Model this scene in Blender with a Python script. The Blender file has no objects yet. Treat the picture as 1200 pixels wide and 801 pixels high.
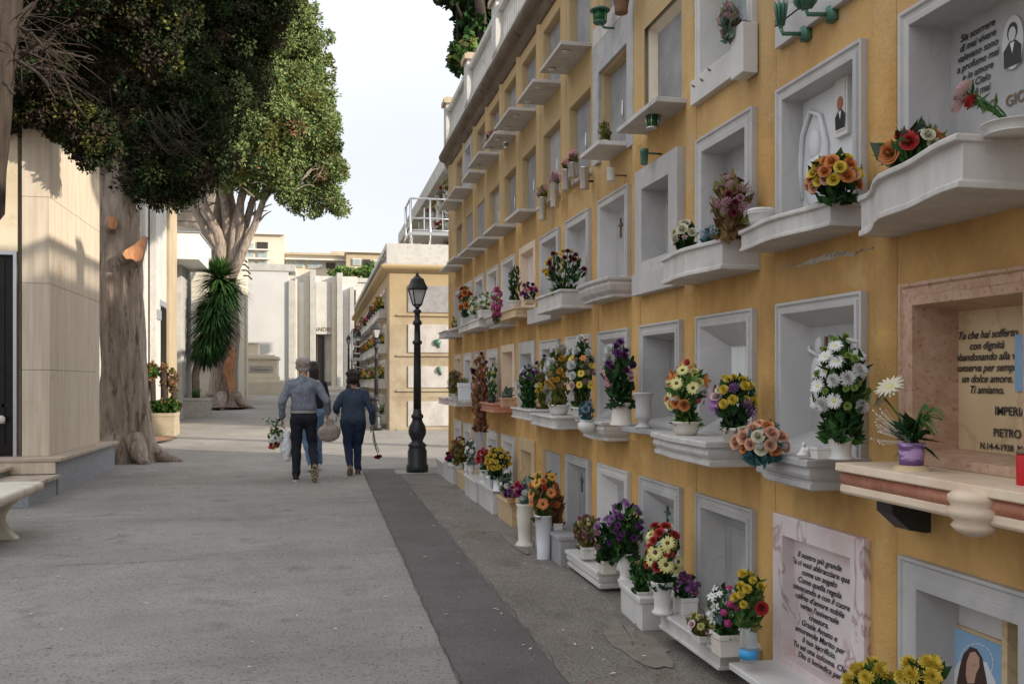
import bpy, math, random
import numpy as np
from mathutils import Vector, Matrix, noise as mnoise
random.seed(7)
scene = bpy.context.scene
COL = scene.collection
R = math.radians
rnd = random.Random(11)

# ------------------------------------------------------------------ layout
FPX, HZ, CX, CAMH = 1100.0, 448.0, 600.0, 1.4
TH = math.atan(230 / 1100)
ST, CT = math.sin(TH), math.cos(TH)

def ray(px, py=HZ):
    u = (px - CX) / FPX
    return ST + u * CT, CT - u * ST, (HZ - py) / FPX

def atx(px, X, py=HZ):
    """point on the vertical plane x = X seen at px, py -> (Y, z, metres per pixel)"""
    a, b, c = ray(px, py)
    t = X / a
    return t * b, CAMH + t * c, t / FPX

def aty(px, Y, py=HZ):
    a, b, c = ray(px, py)
    t = Y / b
    return t * a, CAMH + t * c, t / FPX

GP = [(-60, 0), (3, 0), (15, .07), (22, .10), (27, .17), (35, .47), (50, .95), (60, 1.1), (400, 1.1)]
def G(Y):
    for (a, za), (b, zb) in zip(GP, GP[1:]):
        if Y <= b:
            return za + (zb - za) * (Y - a) / (b - a)
    return GP[-1][1]

def gnd(px, py):
    a, b, c = ray(px, py)
    z = 0.0
    for _ in range(60):
        t = (z - CAMH) / c
        z = .5 * z + .5 * G(t * b)
    return Vector((t * a, t * b, G(t * b)))

SL = .006
def shz(y): return SL * (y - 3.0)

# ------------------------------------------------------------------ materials
MATS = {}
def N(nt, t, **kw):
    n = nt.nodes.new(t)
    for k, v in kw.items():
        if k in n.inputs.keys(): n.inputs[k].default_value = v
        else: setattr(n, k, v)
    return n

def mat(name, c1, c2=None, scale=4.0, rough=.7, detail=6, stretch=(1, 1, 1), bump=0, bscale=60,
        c3=None, s3=20, lo=.35, hi=.65, lo3=.55, hi3=.7, spec=.3, metal=0, trans=0, emit=None, vein=None, coat=0, sub=None, st3=False):
    if name in MATS: return MATS[name]
    m = bpy.data.materials.new(name); m.use_nodes = True
    nt = m.node_tree; L = nt.links
    b = nt.nodes['Principled BSDF']
    b.inputs['Roughness'].default_value = rough
    b.inputs['Specular IOR Level'].default_value = spec
    b.inputs['Metallic'].default_value = metal
    b.inputs['Transmission Weight'].default_value = trans
    b.inputs['Coat Weight'].default_value = coat
    if emit:
        b.inputs['Emission Color'].default_value = (*emit[:3], 1); b.inputs['Emission Strength'].default_value = emit[3]
    def rgb(c): return (c[0], c[1], c[2], 1)
    b.inputs['Base Color'].default_value = rgb(c1)
    tc = N(nt, 'ShaderNodeTexCoord')
    mp = N(nt, 'ShaderNodeMapping'); mp.inputs['Scale'].default_value = stretch
    L.new(tc.outputs['Object'], mp.inputs['Vector'])
    out = None
    if c2 is not None:
        no = N(nt, 'ShaderNodeTexNoise', Scale=scale, Detail=detail, Roughness=.6)
        L.new(mp.outputs[0], no.inputs['Vector'])
        cr = N(nt, 'ShaderNodeValToRGB')
        cr.color_ramp.elements[0].position = lo; cr.color_ramp.elements[1].position = hi
        cr.color_ramp.elements[0].color = rgb(c1); cr.color_ramp.elements[1].color = rgb(c2)
        L.new(no.outputs['Fac'], cr.inputs[0]); out = cr.outputs[0]
    def mix(out, facsock, col):
        mx = N(nt, 'ShaderNodeMix', data_type='RGBA')
        L.new(facsock, mx.inputs[0])
        if out: L.new(out, mx.inputs[6])
        else: mx.inputs[6].default_value = rgb(c1)
        mx.inputs[7].default_value = rgb(col)
        return mx.outputs[2]
    def maskramp(sock, lo, hi, top=1.0):
        mr = N(nt, 'ShaderNodeMapRange'); mr.inputs[1].default_value = lo; mr.inputs[2].default_value = hi
        mr.inputs[4].default_value = top
        L.new(sock, mr.inputs[0]); return mr.outputs[0]
    if c3 is not None:
        n3 = N(nt, 'ShaderNodeTexNoise', Scale=s3, Detail=5, Roughness=.65)
        L.new((mp if st3 else tc).outputs[0 if st3 else 'Object'], n3.inputs['Vector'])
        out = mix(out, maskramp(n3.outputs['Fac'], lo3, hi3), c3)
    if vein:
        vc, vs, w, amt = vein
        nv = N(nt, 'ShaderNodeTexNoise', Scale=vs, Detail=4, Roughness=.55, Distortion=1.2)
        L.new(tc.outputs['Object'], nv.inputs['Vector'])
        s = N(nt, 'ShaderNodeMath', operation='SUBTRACT'); s.inputs[1].default_value = .5
        a = N(nt, 'ShaderNodeMath', operation='ABSOLUTE')
        L.new(nv.outputs['Fac'], s.inputs[0]); L.new(s.outputs[0], a.inputs[0])
        out = mix(out, maskramp(a.outputs[0], w, 0, amt), vc)
    if out: L.new(out, b.inputs['Base Color'])
    if bump:
        nb = N(nt, 'ShaderNodeTexNoise', Scale=bscale, Detail=5, Roughness=.65)
        L.new((mp if st3 else tc).outputs[0 if st3 else 'Object'], nb.inputs['Vector'])
        bp = N(nt, 'ShaderNodeBump', Strength=min(1, bump), Distance=.05 if st3 else .012)
        L.new(nb.outputs['Fac'], bp.inputs['Height']); L.new(bp.outputs[0], b.inputs['Normal'])
    MATS[name] = m
    return m

def plaster(name, c1, c2, stain, pale):
    m = mat(name, c1, c2, scale=1.3, rough=.9, bump=.5, bscale=45, spec=.15, lo=.3, hi=.7)
    nt = m.node_tree; L = nt.links; b = nt.nodes['Principled BSDF']
    src = b.inputs['Base Color'].links[0].from_socket
    tc = [n for n in nt.nodes if n.type == 'TEX_COORD'][0]
    for sc, st, lo, hi, top, c in (((1, 1, 1), 1.7, .47, .72, .55, stain), ((1, 2, 1), 1.3, .5, .75, .45, stain), ((1, 1, 1), 5, .55, .72, .5, pale), ((1, 1, 1), 30, .62, .72, .5, stain), ((1, 1, 1), 110, .5, .8, .25, pale)):
        mp = N(nt, 'ShaderNodeMapping'); mp.inputs['Scale'].default_value = sc
        L.new(tc.outputs['Object'], mp.inputs[0])
        no = N(nt, 'ShaderNodeTexNoise', Scale=st, Detail=7, Roughness=.65); L.new(mp.outputs[0], no.inputs['Vector'])
        mr = N(nt, 'ShaderNodeMapRange'); mr.inputs[1].default_value = lo; mr.inputs[2].default_value = hi; mr.inputs[4].default_value = top
        L.new(no.outputs['Fac'], mr.inputs[0])
        mx = N(nt, 'ShaderNodeMix', data_type='RGBA'); L.new(mr.outputs[0], mx.inputs[0]); L.new(src, mx.inputs[6]); mx.inputs[7].default_value = (*c, 1)
        src = mx.outputs[2]
    # dirty runs left by rain dripping off the shelves
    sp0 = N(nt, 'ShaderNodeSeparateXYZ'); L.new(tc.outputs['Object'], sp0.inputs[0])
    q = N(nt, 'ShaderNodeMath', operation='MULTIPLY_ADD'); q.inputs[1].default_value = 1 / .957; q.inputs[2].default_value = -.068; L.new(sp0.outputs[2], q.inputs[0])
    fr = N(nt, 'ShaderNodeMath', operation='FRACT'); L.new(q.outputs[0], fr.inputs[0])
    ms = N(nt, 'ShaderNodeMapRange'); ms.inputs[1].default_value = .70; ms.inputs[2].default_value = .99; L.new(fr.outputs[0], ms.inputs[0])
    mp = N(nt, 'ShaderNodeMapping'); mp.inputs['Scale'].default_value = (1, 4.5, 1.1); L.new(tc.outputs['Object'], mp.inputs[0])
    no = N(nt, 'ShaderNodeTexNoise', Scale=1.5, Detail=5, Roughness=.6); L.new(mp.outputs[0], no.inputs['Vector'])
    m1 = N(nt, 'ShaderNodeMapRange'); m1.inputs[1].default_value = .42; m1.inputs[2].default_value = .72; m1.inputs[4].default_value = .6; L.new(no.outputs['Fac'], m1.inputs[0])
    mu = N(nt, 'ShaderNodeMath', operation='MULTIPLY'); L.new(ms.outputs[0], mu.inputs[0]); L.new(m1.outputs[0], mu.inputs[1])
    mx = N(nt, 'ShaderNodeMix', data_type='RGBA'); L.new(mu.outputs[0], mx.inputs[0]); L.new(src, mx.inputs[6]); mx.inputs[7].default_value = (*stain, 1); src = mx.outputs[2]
    # the upper storeys kept an older, more faded coat
    sp = N(nt, 'ShaderNodeSeparateXYZ'); L.new(tc.outputs['Object'], sp.inputs[0])
    no = N(nt, 'ShaderNodeTexNoise', Scale=1.6, Detail=5); L.new(tc.outputs['Object'], no.inputs['Vector'])
    ad = N(nt, 'ShaderNodeMath', operation='MULTIPLY_ADD'); ad.inputs[1].default_value = 1.8; L.new(no.outputs['Fac'], ad.inputs[0]); L.new(sp.outputs[2], ad.inputs[2])
    mr = N(nt, 'ShaderNodeMapRange'); mr.inputs[1].default_value = 3.3; mr.inputs[2].default_value = 4.6; mr.inputs[4].default_value = .75; L.new(ad.outputs[0], mr.inputs[0])
    mx = N(nt, 'ShaderNodeMix', data_type='RGBA'); L.new(mr.outputs[0], mx.inputs[0]); L.new(src, mx.inputs[6]); mx.inputs[7].default_value = (.44, .335, .19, 1); src = mx.outputs[2]
    n2 = N(nt, 'ShaderNodeTexNoise', Scale=3.2, Detail=6, Roughness=.7); L.new(tc.outputs['Object'], n2.inputs['Vector'])
    m2 = N(nt, 'ShaderNodeMapRange'); m2.inputs[1].default_value = .58; m2.inputs[2].default_value = .66; m2.inputs[4].default_value = .8; L.new(n2.outputs['Fac'], m2.inputs[0])
    m3 = N(nt, 'ShaderNodeMath', operation='MULTIPLY'); L.new(m2.outputs[0], m3.inputs[0]); L.new(mr.outputs[0], m3.inputs[1])
    mx = N(nt, 'ShaderNodeMix', data_type='RGBA'); L.new(m3.outputs[0], mx.inputs[0]); L.new(src, mx.inputs[6]); mx.inputs[7].default_value = (.40, .36, .31, 1); src = mx.outputs[2]
    L.new(src, b.inputs['Base Color'])
    return m

M = {}
M['plaster'] = plaster('ochre_plaster', (.50, .28, .088), (.63, .395, .15), (.24, .135, .06), (.60, .45, .25))
M['plaster_old'] = plaster('old_ochre_plaster', (.48, .33, .17), (.60, .45, .26), (.22, .15, .09), (.55, .50, .42))
M['stucco_pale'] = plaster('pale_weathered_stucco', (.36, .295, .20), (.46, .39, .285), (.19, .125, .075), (.50, .46, .39))
M['cement'] = mat('grey_cement', (.34, .33, .33), (.46, .45, .44), 5, .92, bump=.6, c3=(.52, .34, .2), s3=3, lo3=.62, hi3=.72)
M['marble'] = mat('grey_marble', (.39, .375, .362), (.50, .48, .46), 3, .45, stretch=(1,1,.5), vein=((.36, .355, .37), 2.2, .04, .4), bump=.08, c3=(.42, .40, .37), s3=7, lo3=.55, hi3=.8)
M['marble_grey'] = mat('dull_grey_marble', (.26, .258, .26), (.36, .352, .35), 6, .5, vein=((.25, .25, .27), 3.5, .04, .35), c3=(.40, .37, .33), s3=5, lo3=.55, hi3=.8)
M['marble_white'] = mat('white_marble', (.51, .49, .46), (.63, .61, .58), 3, .4, vein=((.50, .49, .49), 1.8, .03, .35), bump=.05, c3=(.52, .47, .40), s3=6, lo3=.56, hi3=.8)
M['marble_shelf'] = mat('weathered_marble', (.42, .395, .37), (.56, .53, .495), 4, .5, stretch=(1, 2, .6), vein=((.42, .41, .41), 2.2, .03, .3), bump=.1, c3=(.36, .32, .27), s3=9, lo3=.58, hi3=.8)
M['marble_dark'] = mat('niche_slab_marble', (.30, .292, .29), (.41, .395, .385), 3, .5, vein=((.30, .295, .30), 2.2, .04, .45), c3=(.36, .34, .31), s3=4)
M['marble_pink'] = mat('pink_veined_marble', (.60, .50, .49), (.70, .62, .60), 4, .4, vein=((.34, .20, .20), 1.9, .018, .8), c3=(.62, .45, .42), s3=3)
M['marble_brown'] = mat('brown_speckled_marble', (.40, .25, .16), (.50, .34, .24), 22, .42, detail=8, c3=(.34, .15, .09), s3=60, lo3=.55, hi3=.66)
M['marble_red'] = mat('terracotta_marble', (.38, .15, .09), (.50, .23, .15), 14, .38, c3=(.30, .10, .06), s3=60)
M['marble_tan'] = mat('tan_marble', (.50, .36, .20), (.58, .44, .27), 3, .42, vein=((.36, .24, .12), 2.4, .03, .5))
M['marble_cream'] = mat('cream_marble', (.60, .46, .33), (.70, .57, .43), 6, .45)
M['slab_grey'] = mat('grey_sealing_slab', (.20, .198, .20), (.30, .295, .29), 4, .8, bump=.1, c3=(.30, .29, .29), s3=3)
M['lead'] = mat('dark_lettering', (.03, .03, .03), rough=.5)
M['gold'] = mat('dull_bronze_lettering', (.16, .10, .05), rough=.5)
M['bronze'] = mat('green_bronze', (.05, .14, .10), (.10, .20, .14), 20, .45, metal=.4)
M['glass_green'] = mat('green_lantern_glass', (.01, .09, .02), rough=.15)
M['steel'] = mat('stainless_steel', (.55, .54, .53), rough=.28, metal=1)
M['wood'] = mat('pale_window_wood', (.58, .50, .38), (.66, .58, .46), 8, .6)
M['black_iron'] = mat('black_cast_iron', (.018, .019, .02), (.03, .03, .032), 20, .45, spec=.4)
M['milk_glass'] = mat('frosted_lamp_glass', (.55, .56, .56), rough=.3, trans=.3)
M['travertine'] = mat('travertine', (.55, .455, .34), (.68, .59, .47), 3.2, .7, stretch=(7, 7, .35), c3=(.46, .34, .2), s3=2.3, lo3=.60, hi3=.78, bump=.15)
M['step_stone'] = mat('step_travertine', (.42, .34, .27), (.50, .42, .34), 6, .75, c3=(.34, .24, .15), s3=5)
M['grey_granite'] = mat('grey_granite', (.24, .25, .27), (.34, .35, .37), 30, .6, detail=8)
M['pale_wall'] = mat('cream_render', (.60, .50, .35), (.70, .61, .46), 1.2, .85, c3=(.48, .38, .22), s3=1.5, lo3=.58, hi3=.75)
M['door_dark'] = mat('dark_bronze_door', (.012, .011, .010), (.02, .018, .016), 10, .35, metal=.3)
M['alu'] = mat('aluminium_frame', (.55, .56, .57), rough=.35, metal=.8)
M['stone_white'] = mat('white_stone_cladding', (.50, .485, .45), (.62, .605, .57), 2.5, .8, stretch=(1, 1, .4), c3=(.44, .43, .41), s3=11, bump=.2)
M['stone_tan'] = mat('tan_stone_cladding', (.42, .335, .22), (.50, .415, .29), 3, .8, stretch=(1, 1, .5))
M['stone_slat'] = mat('grey_brown_boards', (.26, .22, .18), (.33, .28, .23), 6, .85)
M['white_paint'] = mat('white_painted_concrete', (.74, .74, .73), (.80, .80, .79), 2, .75)
M['grey_render'] = mat('smooth_grey_render', (.55, .55, .545), (.61, .61, .60), .6, .8)
M['grey_pier'] = mat('grey_concrete_pier', (.42, .41, .39), (.52, .51, .485), 3, .85)
M['cream_stone'] = mat('cream_stone', (.66, .60, .48), (.74, .69, .58), 2, .75)
M['apt_wall'] = mat('apartment_render', (.60, .53, .42), (.68, .62, .51), .5, .85)
M['apt_white'] = mat('apartment_white', (.70, .68, .62), rough=.85)
M['window_dark'] = mat('dark_window', (.05, .04, .035), rough=.25)
M['glass_pane'] = mat('niche_glass', (.30, .36, .36), (.40, .45, .44), 3, .15, spec=.6)
M['curtain'] = mat('white_curtain', (.60, .60, .58), (.70, .70, .68), 5, .9, stretch=(1, 12, .3))
M['conc'] = mat('cast_concrete', (.40, .38, .33), (.50, .47, .42), 8, .9, bump=.3)
M['conc_bench'] = mat('cream_cast_stone', (.60, .55, .45), (.68, .63, .53), 8, .8, bump=.25, c3=(.5, .44, .34), s3=5)
M['planter_tan'] = mat('tan_concrete_planter', (.34, .28, .20), (.42, .36, .265), 6, .9, bump=.3)
M['soil'] = mat('potting_soil', (.05, .035, .02), (.08, .055, .035), 30, .95)
M['bark'] = mat('grey_cypress_bark', (.27, .215, .175), (.47, .385, .315), 3, .95, stretch=(4.5, 4.5, .8), bump=1, bscale=5, c3=(.13, .095, .072), s3=3.2, lo3=.55, hi3=.66, st3=True)
M['bark_dark'] = mat('brown_bark', (.03, .022, .017), (.06, .044, .034), 6, .95, stretch=(4, 4, .5), bump=.8, bscale=22)
M['cutwood'] = mat('fresh_cut_wood', (.40, .17, .08), (.62, .32, .17), 7, .9, stretch=(3, 3, .6))
M['twig'] = mat('dead_twigs', (.02, .015, .011), (.04, .03, .022), 8, .95)
M['skin'] = mat('skin', (.42, .25, .18), rough=.55)
M['hair_grey'] = mat('grey_hair', (.22, .19, .18), (.36, .31, .28), 50, .8)
M['hair_dark'] = mat('dark_hair', (.018, .012, .010), (.035, .022, .018), 40, .6)
M['shirt_blue'] = mat('striped_blue_shirt', (.13, .145, .18), (.23, .255, .30), 30, .85, stretch=(5, 5, .15), lo=.42, hi=.58)
M['sweater'] = mat('dark_blue_sweater', (.035, .055, .085), (.05, .072, .105), 60, .95, bump=.3)
M['trouser_dark'] = mat('black_jeans', (.010, .012, .020), (.018, .02, .03), 14, .9)
M['jeans_dark'] = mat('dark_blue_jeans', (.012, .020, .050), (.022, .035, .075), 14, .9)
M['jeans_light'] = mat('light_blue_jeans', (.10, .17, .28), (.16, .24, .36), 14, .9)
M['belt'] = mat('pale_belt', (.30, .29, .27), rough=.6)
M['leather'] = mat('beige_leather', (.40, .34, .27), (.46, .39, .32), 14, .6)
M['shoe_black'] = mat('black_shoe', (.015, .014, .014), rough=.5)
M['shoe_brown'] = mat('brown_shoe', (.10, .055, .03), rough=.5)
M['sole_white'] = mat('pale_sole', (.55, .53, .48), rough=.7)
M['sole_tan'] = mat('tan_patterned_sole', (.08, .06, .04), (.45, .36, .22), 45, .8, lo=.48, hi=.52)
M['plastic_bag'] = mat('white_plastic_bag', (.66, .67, .67), (.74, .74, .75), 9, .4)
M['ceramic'] = mat('white_ceramic', (.56, .54, .50), (.66, .64, .60), 8, .4, c3=(.5, .46, .40), s3=6, lo3=.6, hi3=.8)
M['ceramic_cream'] = mat('cream_stone_vase', (.58, .52, .44), (.66, .60, .52), 8, .45)
M['plastic_white'] = mat('white_plastic', (.72, .73, .75), rough=.35)
M['terracotta'] = mat('terracotta', (.46, .25, .14), (.54, .32, .20), 12, .85)
M['wax_red'] = mat('red_plastic_votive', (.45, .01, .015), rough=.3)
M['water_plastic'] = mat('clear_bottle_plastic', (.75, .82, .84), rough=.08, trans=.8)
M['label_blue'] = mat('blue_bottle_label', (.05, .32, .62), rough=.4)
M['label_purple'] = mat('purple_banded_paper', (.12, .06, .16), (.42, .28, .50), 26, .5, stretch=(.3, .3, 1), lo=.46, hi=.54)
M['photo_blue'] = mat('picture_blue', (.20, .34, .50), (.28, .42, .56), 2, .35)
M['photo_pale'] = mat('picture_pale', (.50, .49, .47), rough=.35)
M['photo_dark'] = mat('picture_dark', (.02, .02, .022), rough=.35)
M['photo_skin'] = mat('picture_skin', (.46, .28, .20), rough=.4)
M['photo_red'] = mat('picture_red_brown', (.30, .10, .06), rough=.4)
M['photo_hair'] = mat('picture_hair', (.06, .03, .022), rough=.4)
M['photo_white'] = mat('picture_white', (.62, .62, .62), rough=.4)
M['rust'] = mat('rusty_metal', (.16, .09, .05), (.22, .13, .08), 30, .8)
M['relief'] = mat('relief_stone', (.52, .52, .53), (.58, .58, .58), 5, .5)

def leafmat(name, c, c2=None):
    c2 = c2 or tuple(min(1, k * 1.5) for k in c)
    m = mat(name, c, c2, 9, .75, spec=.12)
    return m
M['leaf'] = leafmat('green_leaves', (.025, .075, .018), (.06, .13, .03))
M['leaf_dark'] = leafmat('dark_leaves', (.010, .035, .010), (.03, .07, .02))
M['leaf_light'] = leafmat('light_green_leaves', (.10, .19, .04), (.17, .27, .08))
M['leaf_grey'] = leafmat('grey_green_leaves', (.10, .15, .12), (.18, .23, .19))
M['leaf_teal'] = leafmat('blue_green_leaves', (.03, .10, .10), (.07, .17, .17))
M['leaf_dry'] = leafmat('dry_brown_leaves', (.12, .07, .03), (.24, .15, .07))
M['leaf_rust'] = leafmat('rust_dried_leaves', (.16, .06, .035), (.28, .13, .08))
M['leaf_olive'] = leafmat('olive_leaves', (.09, .10, .02), (.17, .17, .05))
M['stem'] = mat('green_stems', (.06, .11, .03), rough=.7)
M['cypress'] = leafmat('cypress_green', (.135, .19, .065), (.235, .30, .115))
M['cypress_dark'] = leafmat('cypress_dark_green', (.016, .026, .010), (.035, .05, .018))  # near crown's shade is put into this darkened leaf colour
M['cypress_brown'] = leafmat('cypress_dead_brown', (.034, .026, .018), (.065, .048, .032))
M['cypress_rust'] = leafmat('cypress_rust_tips', (.22, .12, .06), (.28, .16, .08))
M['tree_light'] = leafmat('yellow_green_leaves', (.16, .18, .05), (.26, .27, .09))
PC = dict(white=(.76, .75, .70), cream=(.72, .66, .46), yellow=(.80, .58, .03), paleyellow=(.78, .72, .25), orange=(.74, .24, .05),
          peach=(.74, .38, .24), red=(.50, .02, .02), darkred=(.15, .008, .02), pink=(.72, .25, .33), magenta=(.40, .02, .15),
          purple=(.17, .04, .20), lilac=(.42, .20, .45), mauve=(.40, .18, .24), brown=(.16, .06, .03), dry=(.30, .18, .10), bluegrey=(.20, .28, .33),
          palepink=(.78, .52, .52), rust=(.38, .10, .04), green=(.30, .42, .08), gold=(.72, .36, .02), darkpurple=(.09, .02, .07))
def petal(c):
    k = PC[c]; g_ = sum(k) / 3; k = tuple(.84 * (v * .9 + g_ * .1) for v in k)
    return mat('petal_' + c, tuple(v * .78 for v in k), k, 14, .6, spec=.2)

# ------------------------------------------------------------------ mesh collector
class MB:
    def __init__(s): s.v = []; s.f = []; s.mi = []; s.sm = []; s.T = Matrix.Identity(4)
    def add(s, vs, fs, mi=0, sm=False):
        o = len(s.v)
        T = s.T
        s.v += [tuple(T @ Vector(v)) for v in vs]
        for f in fs: s.f.append([o + i for i in f]); s.mi.append(mi); s.sm.append(sm)
    def box(s, x0, x1, y0, y1, z0, z1, mi=0):
        vs = [(x, y, z) for x in (x0, x1) for y in (y0, y1) for z in (z0, z1)]
        s.add(vs, [(0, 1, 3, 2), (4, 6, 7, 5), (0, 4, 5, 1), (2, 3, 7, 6), (0, 2, 6, 4), (1, 5, 7, 3)], mi)
    def cbox(s, c, d, mi=0): s.box(c[0]-d[0]/2, c[0]+d[0]/2, c[1]-d[1]/2, c[1]+d[1]/2, c[2]-d[2]/2, c[2]+d[2]/2, mi)
    def rings(s, rings, mi=0, sm=False, caps=True, closed=True):
        n = len(rings[0]); vs = [p for r in rings for p in r]; fs = []
        for k in range(len(rings) - 1):
            for j in range(n if closed else n - 1):
                a = k * n + j; b = k * n + (j + 1) % n
                fs.append((a, b, b + n, a + n))
        if caps and closed:
            fs.append(tuple(range(n))[::-1]); fs.append(tuple((len(rings) - 1) * n + j for j in range(n)))
        s.add(vs, fs, mi, sm)
    def lathe(s, prof, c=(0, 0, 0), n=20, mi=0, sm=True, sx=1, sy=1):
        s.rings([[(c[0] + r * sx * math.cos(2 * math.pi * j / n), c[1] + r * sy * math.sin(2 * math.pi * j / n), c[2] + z) for j in range(n)] for r, z in prof], mi, sm)
    def tube(s, pts, rad, n=8, mi=0, sm=True, caps=True):
        pts = [Vector(p) for p in pts]
        if not hasattr(rad, '__len__'): rad = [rad] * len(pts)
        rs = []; up = None
        for k, p in enumerate(pts):
            d = (pts[min(k + 1, len(pts) - 1)] - pts[max(k - 1, 0)])
            if d.length < 1e-9: d = Vector((0, 0, 1))
            d.normalize()
            if up is None: up = d.orthogonal().normalized()
            up = (up - d * up.dot(d))
            up = up.normalized() if up.length > 1e-6 else d.orthogonal().normalized()
            w = d.cross(up)
            rs.append([tuple(p + (up * math.cos(2 * math.pi * j / n) + w * math.sin(2 * math.pi * j / n)) * rad[k]) for j in range(n)])
        s.rings(rs, mi, sm, caps)
    def prism(s, poly, z0, z1, mi=0):
        s.rings([[(x, y, z0) for x, y in poly], [(x, y, z1) for x, y in poly]], mi)
    def ball(s, c, r, n=10, mi=0, sm=True):
        if not hasattr(r, '__len__'): r = (r, r, r)
        m = max(4, n // 2 + 1)
        s.rings([[(c[0] + r[0] * math.sin(math.pi * (k + .02) / (m + .04)) * math.cos(2 * math.pi * j / n), c[1] + r[1] * math.sin(math.pi * (k + .02) / (m + .04)) * math.sin(2 * math.pi * j / n), c[2] - r[2] * math.cos(math.pi * (k + .02) / (m + .04))) for j in range(n)] for k in range(m + 1)], mi, sm)
    def mesh(s, name, mats):
        me = bpy.data.meshes.new(name)
        me.from_pydata(s.v, [], s.f)
        for m in (mats if isinstance(mats, (list, tuple)) else [mats]): me.materials.append(m)
        me.polygons.foreach_set('material_index', s.mi); me.polygons.foreach_set('use_smooth', s.sm)
        me.update()
        return me
    def build(s, name, mats, parent=None, local=False, bevel=0, shear=False):
        if shear: s.v = [(x, y, z + shz(y)) for x, y, z in s.v]
        return link(name, s.mesh(name, mats), parent, local, bevel)

def link(name, me, parent=None, local=False, bevel=0):
    o = bpy.data.objects.new(name, me); COL.objects.link(o)
    if parent:
        o.parent = parent
        if not local:
            off = Vector((0, 0, 0)); p = parent
            while p: off += p.location; p = p.parent
            o.location = -off
    if bevel:
        m = o.modifiers.new('bevel', 'BEVEL'); m.width = bevel; m.segments = 2; m.limit_method = 'ANGLE'; m.angle_limit = R(40)
    return o

def thing(name, label, cat, loc=(0, 0, 0), group=None, rz=0):
    o = bpy.data.objects.new(name, None); COL.objects.link(o)
    o.location = loc; o.rotation_euler.z = rz; o.empty_display_size = .1
    o['label'] = label; o['category'] = cat
    if group: o['group'] = group
    return o
def tag(o, label, cat, group=None, kind=None):
    if label: o['label'] = label
    if cat: o['category'] = cat
    if group: o['group'] = group
    if kind: o['kind'] = kind
    return o
def struct(o): o['kind'] = 'structure'; return o

def text(parent, s, size, loc, rot, m, name='lettering', shear=0, depth=.002, align='CENTER', bold=0, local=False):
    cu = bpy.data.curves.new(name, 'FONT'); cu.body = s; cu.size = size; cu.extrude = depth; cu.shear = shear
    cu.align_x = align; cu.space_line = 1.0; cu.offset = bold
    cu.materials.append(m)
    t = bpy.data.objects.new('tmp', cu); COL.objects.link(t)
    dg = bpy.context.evaluated_depsgraph_get()
    me = bpy.data.meshes.new_from_object(t.evaluated_get(dg)); bpy.data.objects.remove(t)
    if not me.materials: me.materials.append(m)
    o = link(name, me, parent, local)
    o.location = Vector(o.location) + Vector(loc); o.rotation_euler = rot
    return o
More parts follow.
